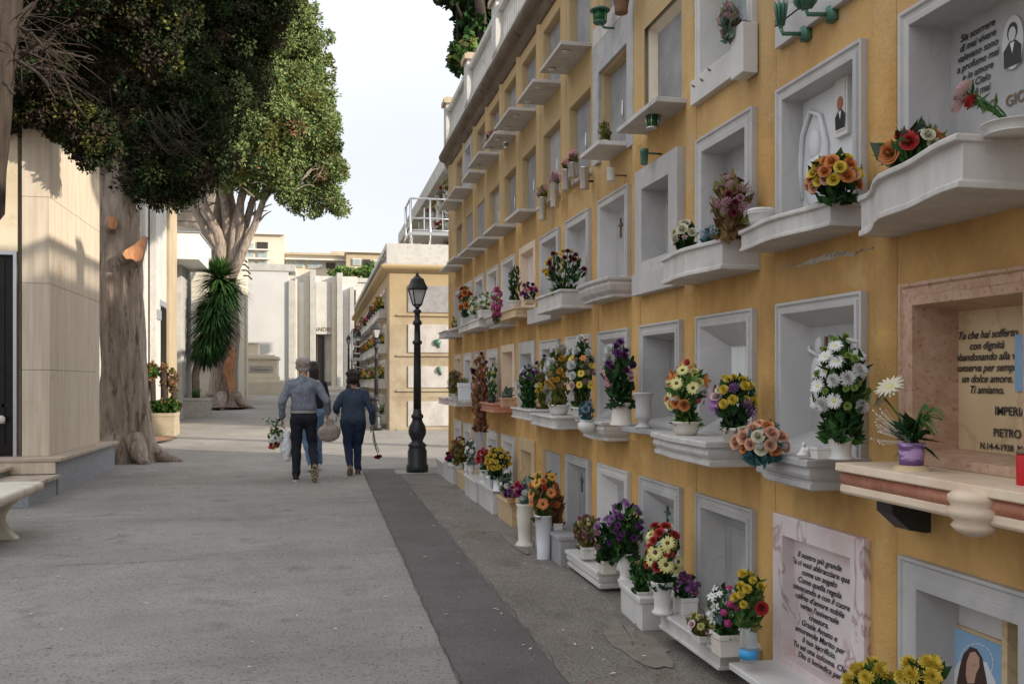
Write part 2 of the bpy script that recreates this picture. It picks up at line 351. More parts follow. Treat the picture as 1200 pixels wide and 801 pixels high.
# ------------------------------------------------------------------ ground
def ground_all():
    ys = [-60, -20, 0, 3, 6, 9, 12, 15, 18, 22, 25, 27, 30, 33, 35, 40, 45, 50, 55, 60, 100, 400]
    def sheet(name, x0, x1, y0, y1, dz, m):
        yy = [y0] + [y for y in ys if y0 < y < y1] + [y1]
        b = MB()
        vs = []; 
        for y in yy: vs += [(x0, y, G(y) + dz), (x1, y, G(y) + dz)]
        b.add(vs, [(2*k, 2*k+1, 2*k+3, 2*k+2) for k in range(len(yy)-1)])
        return struct(b.build(name, m))
    asphalt = mat('worn_asphalt', (.305, .28, .252), (.385, .358, .325), 1.1, .95, detail=10, bump=1, bscale=170, c3=(.17, .15, .13), s3=2.2, lo3=.56, hi3=.76)
    nt = asphalt.node_tree; L = nt.links; bs = nt.nodes['Principled BSDF']; src = bs.inputs['Base Color'].links[0].from_socket
    def layer(nt, src, scale, lo, hi, top, c, st=(1, 1, 1), det=3):
        L = nt.links
        tc = N(nt, 'ShaderNodeTexCoord'); mp = N(nt, 'ShaderNodeMapping'); mp.inputs['Scale'].default_value = st; L.new(tc.outputs['Object'], mp.inputs[0])
        no = N(nt, 'ShaderNodeTexNoise', Scale=scale, Detail=det, Roughness=.7); L.new(mp.outputs[0], no.inputs['Vector'])
        mr = N(nt, 'ShaderNodeMapRange'); mr.inputs[1].default_value = lo; mr.inputs[2].default_value = hi; mr.inputs[4].default_value = top; L.new(no.outputs['Fac'], mr.inputs[0])
        mx = N(nt, 'ShaderNodeMix', data_type='RGBA'); L.new(mr.outputs[0], mx.inputs[0]); L.new(src, mx.inputs[6]); mx.inputs[7].default_value = (*c, 1)
        return mx.outputs[2]
    src = layer(nt, src, 75, .5, .66, .85, (.40, .38, .345))
    src = layer(nt, src, 60, .54, .66, .8, (.085, .078, .07)); src = layer(nt, src, .35, .42, .7, .4, (.14, .125, .112), det=8); src = layer(nt, src, 4, .55, .75, .35, (.12, .105, .09), det=8)
    src = layer(nt, src, 1.0, .5, .75, .35, (.13, .115, .10), (.25, 1.6, 1), 6)
    L.new(src, bs.inputs['Base Color'])
    patch = mat('newer_asphalt', (.13, .121, .113), (.165, .155, .145), 1.5, .95, detail=9, bump=1, bscale=170)
    nt = patch.node_tree; src = patch.node_tree.nodes['Principled BSDF'].inputs['Base Color'].links[0].from_socket
    src = layer(nt, src, 75, .52, .68, .75, (.215, .20, .19)); src = layer(nt, src, 60, .56, .68, .7, (.05, .046, .042)); src = layer(nt, src, 2, .5, .7, .4, (.10, .092, .084), det=8)
    nt.links.new(src, nt.nodes['Principled BSDF'].inputs['Base Color'])
    verge = mat('dusty_asphalt', (.19, .168, .145), (.26, .232, .20), 1.3, .95, detail=10, bump=1, bscale=170, c3=(.17, .125, .08), s3=1.7, lo3=.56, hi3=.72)
    nt = verge.node_tree; src = nt.nodes['Principled BSDF'].inputs['Base Color'].links[0].from_socket
    src = layer(nt, src, 75, .5, .66, .85, (.38, .345, .30)); src = layer(nt, src, 60, .54, .66, .8, (.07, .062, .052))
    src = layer(nt, src, 1.8, .52, .7, .5, (.10, .085, .07), (1, .5, 1), 8)
    nt.links.new(src, nt.nodes['Principled BSDF'].inputs['Base Color'])
    soil = mat('dusty_soil', (.16, .12, .08), (.24, .19, .13), 2, .95, bump=.6, bscale=60)
    sheet('ground', -300, 300, -60, 400, -.02, soil)
    sheet('road', -5.2, 9.0, -20, 48.5, 0, asphalt)
    # strip of newer asphalt with ragged edges
    def strip(name, fl, fr, y0, y1, dz, m, step=.03):
        b = MB(); vs = []; n = int((y1 - y0) / step)
        for k in range(n + 1):
            y = y0 + (y1 - y0) * k / n
            j = lambda s: .006 * mnoise.noise(Vector((y * 1.7, s, 0))) + .007 * mnoise.noise(Vector((y * 9, s, 4))) + .006 * mnoise.noise(Vector((y * 31, s, 8)))
            vs += [(fl(y) + j(1), y, G(y) + dz), (fr(y) + j(9), y, G(y) + dz)]
        b.add(vs, [(2*k, 2*k+1, 2*k+3, 2*k+2) for k in range(n)])
        return struct(b.build(name, m))
    strip('asphalt_repair_strip', lambda y: .63 + .004 * y, lambda y: 1.12 + .005 * y, -4, 14.6, .008, patch)
    strip('roadside_verge', lambda y: 1.12 + .005 * y, lambda y: 2.3, -4, 14.75, .004, verge)
    # cracks in the road
    crack = mat('road_crack', (.03, .027, .024), rough=.95)
    b = MB()
    def crk(pts, w):
        pp = []
        for (x0, y0), (x1, y1) in zip(pts, pts[1:]):
            n = max(2, int(math.hypot(x1 - x0, y1 - y0) / .05))
            for k in range(n): pp.append((x0 + (x1 - x0) * k / n, y0 + (y1 - y0) * k / n))
        vs = []
        for k, (x, y) in enumerate(pp):
            jy = .03 * mnoise.noise(Vector((x * 4, y * 4, 2))) + .012 * mnoise.noise(Vector((x * 17, y * 17, 7)))
            ww = w * (.4 + .9 * abs(mnoise.noise(Vector((x * 6, y * 6, 5)))) )
            if abs(pts[-1][0] - pts[0][0]) > abs(pts[-1][1] - pts[0][1]): vs += [(x, y + jy - ww, G(y) + .006), (x, y + jy + ww, G(y) + .006)]
            else: vs += [(x + jy - ww, y, G(y) + .013), (x + jy + ww, y, G(y) + .013)]
        b.add(vs, [(2*k, 2*k+1, 2*k+3, 2*k+2) for k in range(len(pp) - 1)])
    g = [gnd(*p) for p in ((62, 663), (150, 660), (220, 655), (290, 646), (345, 645))]
    crk([(p.x, p.y) for p in g], .006)
    crk([(.635 + .004 * y, y) for y in (2, 6, 10, 14)], .0022)
    crk([(1.125 + .005 * y, y) for y in (2, 6, 10, 14)], .0022)
    struct(b.build('road_crack', crack))
    # pale dirt and paving scraps by the ledges
    b = MB()
    g0 = gnd(755, 715)
    def blob(cx, cy, rx, ry, z, seed, n=110):
        vs = [(cx, cy, z)] + [(cx + rx * math.cos(a) * (1 + .35 * mnoise.noise(Vector((math.cos(a) * 2, math.sin(a) * 2, seed))) + .22 * mnoise.noise(Vector((math.cos(a) * 9, math.sin(a) * 9, seed)))), cy + ry * math.sin(a) * (1 + .35 * mnoise.noise(Vector((math.cos(a) * 2, math.sin(a) * 2, seed + 3)))), z) for a in [2 * math.pi * k / n for k in range(n)]]
        b.add(vs, [(0, 1 + k, 1 + (k + 1) % n) for k in range(n)])
    blob(1.66, 4.75, .13, .42, G(4.7) + .0085, 3); blob(1.66, 7.8, .05, .5, G(8) + .0085, 8)
    struct(b.build('bare_soil_patch', mat('bare_dirt', (.20, .17, .138), (.25, .215, .175), 9, .95, bump=.8, bscale=90)))
    # dirt kerb line on the left
    b = MB(); blob(-3.75, 17.6, .75, 1.3, G(17) + .016, 5); blob(-3.45, 22.2, .3, 1.2, G(23) + .03, 15); blob(-3.3, 35.2, .9, 1.3, G(36) + .03, 21)
    struct(b.build('red_soil_patch', mat('reddish_soil', (.22, .11, .06), (.28, .17, .11), 5, .95, bump=.6, bscale=50)))
    # litter of leaves
    b = MB(); r_ = random.Random(5)
    for k in range(900):
        side = r_.random()
        if side < .62: y = r_.uniform(3.6, 14.5); x = r_.uniform(1.05, 1.85) if r_.random() < .75 else r_.uniform(-.5, 1.1)
        else: y = r_.uniform(5, 16); x = r_.uniform(-3.0, -1.2) if r_.random() < .7 else r_.uniform(-2.5, .6)
        s = r_.uniform(.006, .02); a = r_.uniform(0, 6.28)
        dx, dy = math.cos(a) * s, math.sin(a) * s
        z = G(y) + .0125
        b.add([(x - dx, y - dy, z), (x - dy * .4, y + dx * .4, z + s * .25), (x + dx, y + dy, z + s * .1), (x + dy * .4, y - dx * .4, z + s * .2)], [(0, 1, 2, 3)], r_.randrange(3))
    tag(b.build('leaf_litter', [M['leaf_dry'], M['leaf_rust'], M['ceramic_cream']]), 'scattered dry leaves and crumbs on the asphalt', 'leaf litter', kind='stuff')
ground_all()

# ------------------------------------------------------------------ the yellow columbarium
XW = 2.05
def Yf(i): return 2.98 + .91 * i
def Yn(i): return Yf(i) - .68
def zt(r): return .79 + .957 * r
def zb(r): return .115 + .957 * r
def zs(r): return .165 + .957 * r

ROOT = thing('columbarium', 'long ochre plastered burial wall with marble niche fronts along the right side of the road', 'burial wall', (XW, 14.6, 0))
I0, I1 = -3, 12
def rect(i, r, ins):
    return (Yn(i) + ins, Yf(i) - ins, zb(r) + ins, zt(r) - ins)
def wallfront():
    b = MB()
    ys = [-14.0]; zsx = [-.15]
    for i in range(I0, I1 + 1): ys += [Yn(i) + .03, Yf(i) - .03]
    ys.append(14.6)
    for r in range(5): zsx += [zb(r) + .03, zt(r) - .03]
    zsx.append(4.74)
    for a in range(len(ys) - 1):
        for c in range(len(zsx) - 1):
            if a % 2 == 1 and c % 2 == 1: continue
            y0, y1, z0, z1 = ys[a], ys[a+1], zsx[c], zsx[c+1]
            n = 1
            b.add([(XW, y0, z0), (XW, y1, z0), (XW, y1, z1), (XW, y0, z1)], [(0, 1, 2, 3)])
    # ends, back and roof
    b.add([(XW, 14.6, -.15), (4.6, 14.6, -.15), (4.6, 14.6, 4.74), (XW, 14.6, 4.74)], [(0, 1, 2, 3)])
    b.add([(XW, -14, -.15), (4.6, -14, -.15), (4.6, -14, 4.74), (XW, -14, 4.74)], [(0, 1, 2, 3)])
    b.add([(4.6, -14, -.15), (4.6, 14.6, -.15), (4.6, 14.6, 4.74), (4.6, -14, 4.74)], [(0, 1, 2, 3)])
    b.build('wall', M['plaster'], ROOT, shear=True)
    # softly rounded pilasters between the niche columns
    p = MB()
    for i in range(I0 - 1, I1 + 1):
        y0, y1 = Yf(i) + .045, Yf(i) + .185
        if i == I1: y1 = 14.602; y0 = 14.4
        n = 7; prof = []
        for k in range(n + 1):
            t = k / n; yy = y0 + (y1 - y0) * t
            prof.append((XW - .022 * min(1, math.sin(math.pi * t) * 1.5) - .001, yy))
        rows = []
        for zi in range(19):
            z = -.1 + 4.82 * zi / 18
            rows.append([(x + .003 * mnoise.noise(Vector((yy * 3, z * 1.5, i))), yy + .008 * mnoise.noise(Vector((i * 3.3, z * .9, 1))), z) for x, yy in prof])
        p.rings(rows, 0, True, False, closed=False)
    p.build('pilaster_relief', M['plaster'], ROOT, shear=True)
    # dark body behind the niches so no light leaks
    k = MB(); k.box(XW + .42, 4.55, -13.9, 14.5, -.1, 4.7)
    k.build('core', M['cement'], ROOT, shear=True)
wallfront()

def ringx(b, i, r, seq, mi=0, smooth=False):
    """seq of (inset, x): nested rectangles lofted into a frame"""
    rg = []
    for ins, x in seq:
        y0, y1, z0, z1 = rect(i, r, ins)
        rg.append([(x, y0, z0), (x, y1, z0), (x, y1, z1), (x, y0, z1)])
    b.rings(rg, mi, smooth, caps=False)

def shelf_mesh(i, r, p, style, ext=(0, 0), dz=0, b=None, mi=0):
    """p = protrusion at near end, middle, far end"""
    b = b or MB()
    y0, y1 = Yn(i) - ext[0], Yf(i) + ext[1]
    z = zs(r) + dz
    H = {'slab': [(0, 1), (-.004, 1.01), (-.026, 1.01), (-.03, 1)],
         'thin': [(0, 1), (-.02, 1)],
         'box': [(0, 1), (-.005, 1.02), (-.018, 1.02), (-.023, .95), (-.078, .95), (-.082, .99), (-.096, .99)],
         'deep': [(0, 1), (-.005, 1.02), (-.020, 1.02), (-.025, .95), (-.122, .95), (-.127, 1.0), (-.145, 1.0)],
         'tub': [(0, 1), (-.005, 1.02), (-.022, 1.0), (-.03, .9), (-.05, .94), (-.085, .86), (-.112, .70), (-.12, .76), (-.132, .74)],
         'mould': [(0, 1), (-.006, 1.02), (-.026, 1.02), (-.031, .95), (-.034, .94), (-.045, .965), (-.06, .975), (-.074, .95), (-.084, .90), (-.088, .90), (-.092, .945), (-.112, .945), (-.118, .92)],
         'ledge': [(0, 1), (-.006, 1.01), (-.03, 1.01), (-.035, .95), (-.26, .95)],
         'block': [(0, 1), (-.13, 1), (-.135, .98)]}[style]
    n = 12
    def prof(f):
        ye0 = y0 + (1 - f) * .12; ye1 = y1 - (1 - f) * .12
        pts = [(XW + .01, ye0)]
        for k in range(n + 1):
            t = k / n
            # smooth three point profile
            s = .5 - .5 * math.cos(math.pi * min(1, t * 2)) if t < .5 else .5 - .5 * math.cos(math.pi * (t - .5) * 2)
            pp = p[0] + (p[1] - p[0]) * s if t < .5 else p[1] + (p[2] - p[1]) * s
            pts.append((XW - pp * f, ye0 + (ye1 - ye0) * t))
        pts.append((XW + .01, ye1))
        return pts
    b.rings([[(x, y, z + h) for x, y in prof(f)] for h, f in H], mi, False, True)
    return b

def niche(i, r, kind='F', mt='marble', slab='marble_dark', fw=.07, fp=.03, d=.055, splay=.035, shelf=None, smat='marble_shelf', label=None, inner=None):
    """one niche front: part of the wall; frame, slab, shelf are its sub-parts"""
    nodepos = (XW, (Yn(i) + Yf(i)) / 2, zb(r))
    nd = bpy.data.objects.new('niche', None); COL.objects.link(nd); nd.parent = ROOT; nd.empty_display_size = .05
    nd.location = Vector(nodepos) - ROOT.location
    if label: nd['label'] = label
    b = MB()
    if kind == 'F':
        ringx(b, i, r, [(.0, XW + .02), (0, XW - fp), (.012, XW - fp), (.018, XW - fp + .01), (fw * .55, XW - fp + .012), (fw * .62, XW - fp), (fw, XW - fp + .002), (fw + splay, XW + d)])
        b.build('frame', M[mt], nd, shear=True, bevel=.002)
        ins = fw + splay
    elif kind == 'B':      # bold flat frame
        ringx(b, i, r, [(-.02, XW + .02), (-.02, XW - fp), (fw, XW - fp - .002), (fw + splay, XW + d)])
        b.build('frame', M[mt], nd, shear=True, bevel=.003)
        ins = fw + splay
    else:                  # bare opening in the plaster
        d = min(d, .065)
        ringx(b, i, r, [(.02, XW - .001), (.03, XW + .002), (.035, XW + .01), (.04, XW + d)])
        b.build('reveal', M['plaster_old'], nd, shear=True)
        ins = .04
    y0, y1, z0, z1 = rect(i, r, ins - .005)
    s = MB()
    s.box(XW + d, XW + d + .03, y0, y1, z0, z1)
    if kind == 'F' and inner is None and (i * 3 + r) % 3 == 0:
        yy0, yy1, zz0, zz1 = rect(i, r, ins + .05)
        rg = [[(x, yy0 + k, zz0 + k), (x, yy1 - k, zz0 + k), (x, yy1 - k, zz1 - k), (x, yy0 + k, zz1 - k)] for k, x in ((0, XW + d + .001), (.004, XW + d - .008), (.02, XW + d - .008), (.024, XW + d + .001))]
        s.rings(rg, 0, False, False)
    s.build('slab', M[slab], nd, shear=True)
    if shelf:
        style, p = shelf[0], shelf[1]
        if not hasattr(p, '__len__'): p = (p, p, p)
        ext = shelf[2] if len(shelf) > 2 else (0, 0)
        dz = shelf[3] if len(shelf) > 3 else 0
        shelf_mesh(i, r, p, style, ext, dz).build('shelf', M[smat], nd, shear=True, bevel=.003 if style != 'mould' else 0)
    return nd
NI = {}
def put(i, r, *a, **k): NI[(i, r)] = niche(i, r, *a, **k)

# row 0 (ground) ------------------------------------------------------------
put(0, 0, mt='marble', slab='marble_white', fw=.10, d=.12, splay=.03, shelf=('slab', .22, (.02, .0)), inner=1)
put(1, 0, 'B', mt='marble_pink', slab='marble_pink', fw=.07, d=.025, splay=.005, shelf=('slab', .24, (.1, .02), -.02), smat='marble_white')
put(2, 0, mt='marble', fw=.07, d=.10, shelf=('box', .24, (.09, .0)), smat='marble_shelf')
put(3, 0, mt='marble', fw=.08, d=.08, splay=.09, shelf=('ledge', (.28, .26, .12), (.05, .06), .02), smat='marble_white')
put(4, 0, mt='marble_white', fw=.07, d=.08, splay=.08, shelf=('mould', .24, (.03, .1), -.02), smat='marble_white')
put(5, 0, mt='marble', slab='marble_grey', fw=.07, shelf=('ledge', .27, (.05, .12), .06), smat='marble_grey')
put(6, 0, 'P', slab='marble_dark', d=.03, shelf=None)
put(7, 0, 'B', mt='marble_tan', slab='marble_brown', fw=.10, d=.1, shelf=('ledge', .25, (.0, .04), .06), smat='marble_tan')
put(8, 0, mt='marble_white', fw=.08, slab='marble_white', shelf=('ledge', .28, (.08, .08), .09), smat='marble_white')
put(9, 0, mt='marble_white', fw=.1, slab='marble_grey', shelf=('ledge', .30, (.08, .06), .08), smat='marble_white')
put(10, 0, mt='marble', slab='marble_grey', fw=.04, shelf=('ledge', .26, (.03, .05), .06), smat='marble_tan')
put(11, 0, mt='marble_white', fw=.12, shelf=('ledge', .30, (.06, .06), .09), smat='marble_white')
put(12, 0, mt='marble_white', fw=.12, shelf=('ledge', .30, (.06, .04), .05), smat='marble_white')
# row 1 -----------------------------------------------------------------------
put(0, 1, mt='marble_brown', slab='marble_tan', fw=.08, d=.14, splay=.02, inner=1, label='warm brown marble niche with engraved tan slab')
put(1, 1, mt='marble', fw=.05, slab='marble_dark', d=.09, splay=.06, shelf=('mould', (.26, .24, .12), (.02, .02), -.01), smat='marble')
put(2, 1, mt='marble', fw=.06, slab='glass_pane', d=.12, splay=.12, shelf=('mould', (.30, .30, .26), (.1, .05), .0), smat='marble_shelf', label='niche with a pale curtain behind glass')
put(3, 1, mt='marble', fw=.07, slab='marble_grey', d=.14, splay=.03, shelf=('slab', (.20, .24, .12), (.16, .12), .0), smat='marble_grey')
put(4, 1, mt='marble', fw=.06, d=.08, splay=.09, shelf=('tub', (.2, .24, .2), (-.02, -.02), .0), smat='marble_white')
put(5, 1, mt='marble_white', fw=.08, slab='marble_grey', shelf=('box', .30, (.06, .1), .0), smat='marble_shelf')
put(6, 1, mt='marble', fw=.08, shelf=('box', .28, (.06, .08), .02), smat='marble_shelf')
put(7, 1, 'B', mt='marble', slab='marble_grey', fw=.1)
put(8, 1, 'B', mt='marble_cream', slab='marble_brown', fw=.06, d=.12, shelf=('box', .26, (.05, .05), .02), smat='marble_red')
put(9, 1, mt='marble_white', fw=.1, shelf=('box', .2, (.0, .04), .02), smat='marble_red')
put(10, 1, mt='marble', fw=.08, shelf=('slab', .24))
put(11, 1, mt='marble_white', fw=.1, shelf=('box', .24, (.02, .02)))
put(12, 1, mt='marble_cream', fw=.06, shelf=('box', .26, (.05, .05)), smat='marble_pink')
# row 2 -----------------------------------------------------------------------
put(0, 2, mt='marble', fw=.06, slab='marble_dark', d=.13, splay=.01, shelf=('deep', (.38, .30, .14), (.1, .07), -.01), smat='marble_shelf', inner=1)
put(1, 2, mt='marble', fw=.06, slab='relief', d=.07, splay=.01, shelf=('box', (.18, .22, .18), (.03, .05)), smat='marble_shelf', inner=1)
put(2, 2, mt='marble', fw=.08, slab='marble_grey', d=.11, splay=.01, shelf=('deep', (.20, .24, .20), (.03, .06), -.01), smat='marble_shelf')
put(3, 2, 'B', mt='marble', fw=.11, slab='marble_dark', d=.1, fp=.05, splay=.01, shelf=('block', .07, (.02, .02), -.01), smat='marble')
put(4, 2, mt='marble', fw=.06, slab='marble_dark', d=.08, splay=.05, shelf=('tub', (.18, .2, .18), (.05, .02)), smat='marble_shelf')
put(5, 2, mt='marble', fw=.07, slab='marble_dark', shelf=('deep', .26, (.04, .05)), smat='marble_shelf')
put(6, 2, mt='marble', fw=.07, slab='marble_grey', shelf=('block', .12, (.1, .1), -.04), smat='marble')
put(7, 2, 'B', mt='marble_cream', slab='marble_pink', fw=.05, fp=.02, shelf=('box', .22, (.03, .05)), smat='marble_tan')
put(8, 2, mt='marble_white', fw=.05, slab='marble_grey', shelf=('tub', .22))
put(9, 2, mt='marble_white', fw=.06, slab='marble_grey', shelf=('box', .26, (.04, .04)), smat='ceramic')
put(10, 2, mt='marble_white', fw=.07, slab='slab_grey', shelf=('box', .24, (.03, .03)))
put(11, 2, mt='marble_white', fw=.07, shelf=('slab', .24))
put(12, 2, mt='marble', fw=.08, shelf=('box', .26, (.04, .04)), smat='marble')
# row 3 -----------------------------------------------------------------------
put(0, 3, mt='marble', fw=.07)
put(1, 3, mt='marble', fw=.05, shelf=('block', .03, (.02, .0), -.01), smat='marble')
put(2, 3, mt='marble_white', fw=.06, slab='glass_pane', d=.16, shelf=('block', .04, (.0, .04), .0), smat='marble_white', label='white niche closed by a glass pane')
put(3, 3, 'B', mt='wood', fw=.035, fp=-.03, slab='slab_grey', d=.075, shelf=('slab', .20, (.1, -.08), -.06), smat='marble_shelf', label='niche with a pale window frame')
put(4, 3, 'P', d=.12, slab='slab_grey', shelf=('slab', .22, (-.02, -.22), -.05), smat='marble_white')
for i in range(5, 13):
    st = {5: ('slab', .04, (.02, .02), -.05), 6: ('slab', .05, (.04, .04), -.05), 8: ('slab', .24, (.02, -.02), -.03), 9: ('slab', .25, (.03, .02), -.03), 10: ('slab', .24, (.02, .03), -.03), 11: ('slab', .26, (.02, .02), -.02), 12: ('slab', .24, (.04, .04), -.03)}.get(i)
    if i == 7: st = ('slab', .18, (.03, -.05), -.03)
    put(i, 3, 'P', d=.10 if i not in (10, 11) else .02, slab='slab_grey' if i % 3 else 'marble_dark', shelf=st)
# row 4 -----------------------------------------------------------------------
for i in range(0, 13):
    st = {5: ('slab', .24, (.0, .0), -.04), 6: ('slab', .25, (.02, -.05), -.05), 7: ('slab', .27, (.04, .02), -.04), 8: ('slab', .24, (.02, -.05), -.03), 9: ('slab', .25, (.05, .04), -.03), 10: ('slab', .2, (-.02, -.02), -.03), 11: ('slab', .25, (.04, .04), -.06), 12: ('slab', .25, (.02, .04), -.06)}.get(i)
    if i == 4: st = ('block', .03, (.0, .1), .0)
    put(i, 4, 'P' if i not in (11,) else 'F', d=.12 if i < 11 else .06, slab='slab_grey', shelf=st)
for i in range(I0, 0):
    for r in range(5): put(i, r, 'F' if (i + r) % 2 else 'B', mt='marble', shelf=('slab', .2) if r < 3 else None)

# cement render patches around the old niches of column 4
b = MB()
y0, y1, z0, z1 = rect(4, 3, -.05)
for (a, c, d_, e) in ((y0 - .06, Yn(4) + .02, z0, z1 + .24), (Yf(4) - .02, y1 + .07, z0 + .05, z1 + .24), (Yn(4) + .02, Yf(4) - .02, z1 - .07, z1 + .24)):
    n = 8
    b.box(XW - .027, XW + .001, a, c, d_, e)
b.build('cement_patch', M['cement'], ROOT, shear=True, bevel=.004)
# ragged plaster crack between the rows of column 1
b = MB()
pts = []
for k in range(26):
    t = k / 25; Y, z, _ = atx(912 + 112 * t, XW, 315 - 25 * t)
    w = .0025 + (.016 * max(0, math.sin((t - .15) * 4.2)) if t > .15 else 0) * (.5 + abs(mnoise.noise(Vector((t * 9, 0, 0)))))
    zc = z + .02 * mnoise.noise(Vector((t * 7, 3, 0)))
    pts.append((Y, zc, w))
b.rings([[(XW - .0015, y, z - w), (XW - .0045 - w * .1, y, z), (XW - .0015, y, z + w)] for y, z, w in pts], 0, False, False, closed=False)
b.build('plaster_crack', mat('bare_mortar', (.50, .44, .36), (.16, .11, .07), 30, .95, lo=.5, hi=.66, bump=1, bscale=70), ROOT)

# cornice, upper band, balustrade
b = MB()
prof = [(0, 4.70), (-.02, 4.70), (-.03, 4.73), (-.055, 4.75), (-.06, 4.79), (-.10, 4.80), (-.135, 4.83), (-.15, 4.87), (-.14, 4.91), (-.11, 4.94), (0, 4.945)]
b.rings([[(XW + x, y, z) for x, z in prof] for y in (-14, 14.62 + .13)], 0, True, True)
b.build('cornice', mat('dark_brown_cornice', (.13, .10, .075), (.22, .17, .12), 3, .95, stretch=(1, .6, 3), bump=.6, c3=(.08, .065, .05), s3=9), ROOT, shear=True)  # cornice coloured dark brown with darker blotches
b = MB(); b.box(XW - .08, 4.6, -14, 14.68, 4.945, 5.05)
b.build('parapet_base', M['white_paint'] if 0 else mat('weathered_white_paint', (.50, .49, .46), (.62, .61, .58), 4, .85, c3=(.33, .31, .27), s3=4, lo3=.55, hi3=.75), ROOT, shear=True)
PIERS = [14.45 - 2.03 * k for k in range(14)]
wp = MATS['weathered_white_paint']
for k, yp in enumerate(PIERS):
    b = MB(); b.box(XW - .09, XW + .12, yp - .13, yp + .13, 5.05, 5.62, 0)
    pier = b.build('balustrade_pier', wp, ROOT, shear=True)
    b = MB(); b.box(XW - .125, XW + .155, yp - .17, yp + .17, 5.62, 5.69, 0); b.box(XW - .09, XW + .12, yp - .13, yp + .13, 5.69, 5.72)
    b.build('cap', M['stone_tan'], pier, shear=True)
    if k < len(PIERS) - 1:
        ya, yb = PIERS[k + 1] + .13, yp - .13
        b = MB(); b.box(XW - .06, XW + .08, ya, yb, 5.49, 5.56); b.box(XW - .05, XW + .07, ya, yb, 5.05, 5.09)
        n = 15
        for j in range(n):
            y = ya + (yb - ya) * (j + .5) / n; h = .20
            pts = [(XW + .01, y + .055 * math.cos(a) , 5.29 + h * math.sin(a)) for a in [(-1.57 + 3.14 * q / 8) for q in range(9)]]
            b.tube(pts, [.022] * 9, 5)
            b.tube([(XW + .01, 2 * y - p[1], p[2]) for p in pts], [.022] * 9, 5)
        b.build('balustrade_panel', wp, ROOT, shear=True)

# ---- engraved writing and pictures on the near slabs
RX = (R(90), 0, R(-90))
def ntext(i, r, s, size, y, z, d, m='lead', shear=.25, bold=0, name='lettering'):
    return text(NI[(i, r)], s, size, (XW + d - .004, y, z + shz(y)), RX, M[m], name, shear=shear, depth=.0004, bold=.0005)
def npanel(i, r, y0, y1, z0, z1, d, m, name='picture', th=.008, shape='rect', parent=None):
    b = MB()
    if shape == 'rect': b.box(XW + d - th, XW + d, y0, y1, z0, z1)
    else:
        cy, cz, ry, rz = (y0 + y1) / 2, (z0 + z1) / 2, (y1 - y0) / 2, (z1 - z0) / 2
        b.rings([[(x, cy + ry * math.cos(a), cz + rz * math.sin(a)) for a in [2 * math.pi * k / 28 for k in range(28)]] for x in (XW + d - th, XW + d)], 0)
    return b.build(name, M[m], parent or NI[(i, r)], shear=True)
def P3(px, py, X): Y, z, _ = atx(px, X, py); return Y, z - shz(Y)

# (0,2) pale slab with verse, oval portrait and name
d = .13; X = XW + d
y, z = P3(1146, 40, X)
ntext(0, 2, 'Sia scorrere\ndi mai vivere\nvalevano sono\na profumo mai\ne in amore\ndel Cielo\nse di mai\ndove', .034, y, z - .0, d, bold=.0006)
y, z = P3(1196, 112, X); ntext(0, 2, 'GIOVANNI', .05, y - .06, z - .02, d, 'gold', 0)
y, z = P3(1160, 126, X); ntext(0, 2, 'PIO', .045, y, z - .01, d, 'gold', 0)
yc, zc = P3(1189, 50, X)
o = npanel(0, 2, yc - .047, yc + .047, zc - .085, zc + .085, d, 'photo_pale', 'portrait', .008, 'oval')
def figure(parent, d, yc, zc, s, coat, hair, face='photo_skin', shirt='photo_white'):
    b = MB()
    def disc(cy, cz, ry, rz, x, mi, n=18, half=0):
        vs = [(x, cy + ry * math.cos(a), cz + rz * math.sin(a)) for a in [2 * math.pi * k / n for k in range(n)]]
        b.add(vs, [tuple(range(n))], mi)
    x = XW + d
    b.add([(x, yc - .036 * s, zc - .075 * s), (x, yc + .036 * s, zc - .075 * s), (x, yc + .04 * s, zc - .02 * s), (x, yc + .014 * s, zc + .005 * s), (x, yc - .014 * s, zc + .005 * s), (x, yc - .04 * s, zc - .02 * s)], [(0, 1, 2, 3, 4, 5)], 0)
    b.add([(x - .0005, yc - .010 * s, zc + .0 * s), (x - .0005, yc + .010 * s, zc + .0 * s), (x - .0005, yc, zc - .035 * s)], [(0, 1, 2)], 3)
    disc(yc, zc + .034 * s, .023 * s, .030 * s, x - .0004, 1)
    disc(yc, zc + .027 * s, .016 * s, .023 * s, x - .0010, 2)
    b.build('figure', [M[coat], M[hair], M[face], M[shirt]], parent)
figure(o, d - .0085, yc, zc + shz(yc), 1.0, 'photo_dark', 'photo_dark', 'photo_pale')

# (0,1) warm tan slab
d = .14; X = XW + d
y, z = P3(1159, 392, X)
ntext(0, 1, 'Tu che hai sofferto\ncon dignità\nabbandonando alla vita\nconserva per sempre\nun dolce amore.\nTi amiamo.', .037, y + .01, z - .01, d, shear=.3, bold=.0006)
y, z = P3(1200, 487, X); ntext(0, 1, 'IMPERIALE  FRANCESCO', .04, y - .09, z, d, shear=0)
y, z = P3(1181, 512, X); ntext(0, 1, 'PIETRO', .038, y, z, d, shear=0)
y, z = P3(1181, 528, X); ntext(0, 1, 'N.14-4-1938  M.8-7-2008', .03, y - .03, z, d, shear=0)
y, z = P3(1193, 425, X)
o = npanel(0, 1, y - .13, y + .005, z - .09, z + .09, d, 'photo_blue', 'portrait')
figure(o, d - .009, y - .06, z + shz(y), 1.05, 'photo_blue', 'photo_hair')
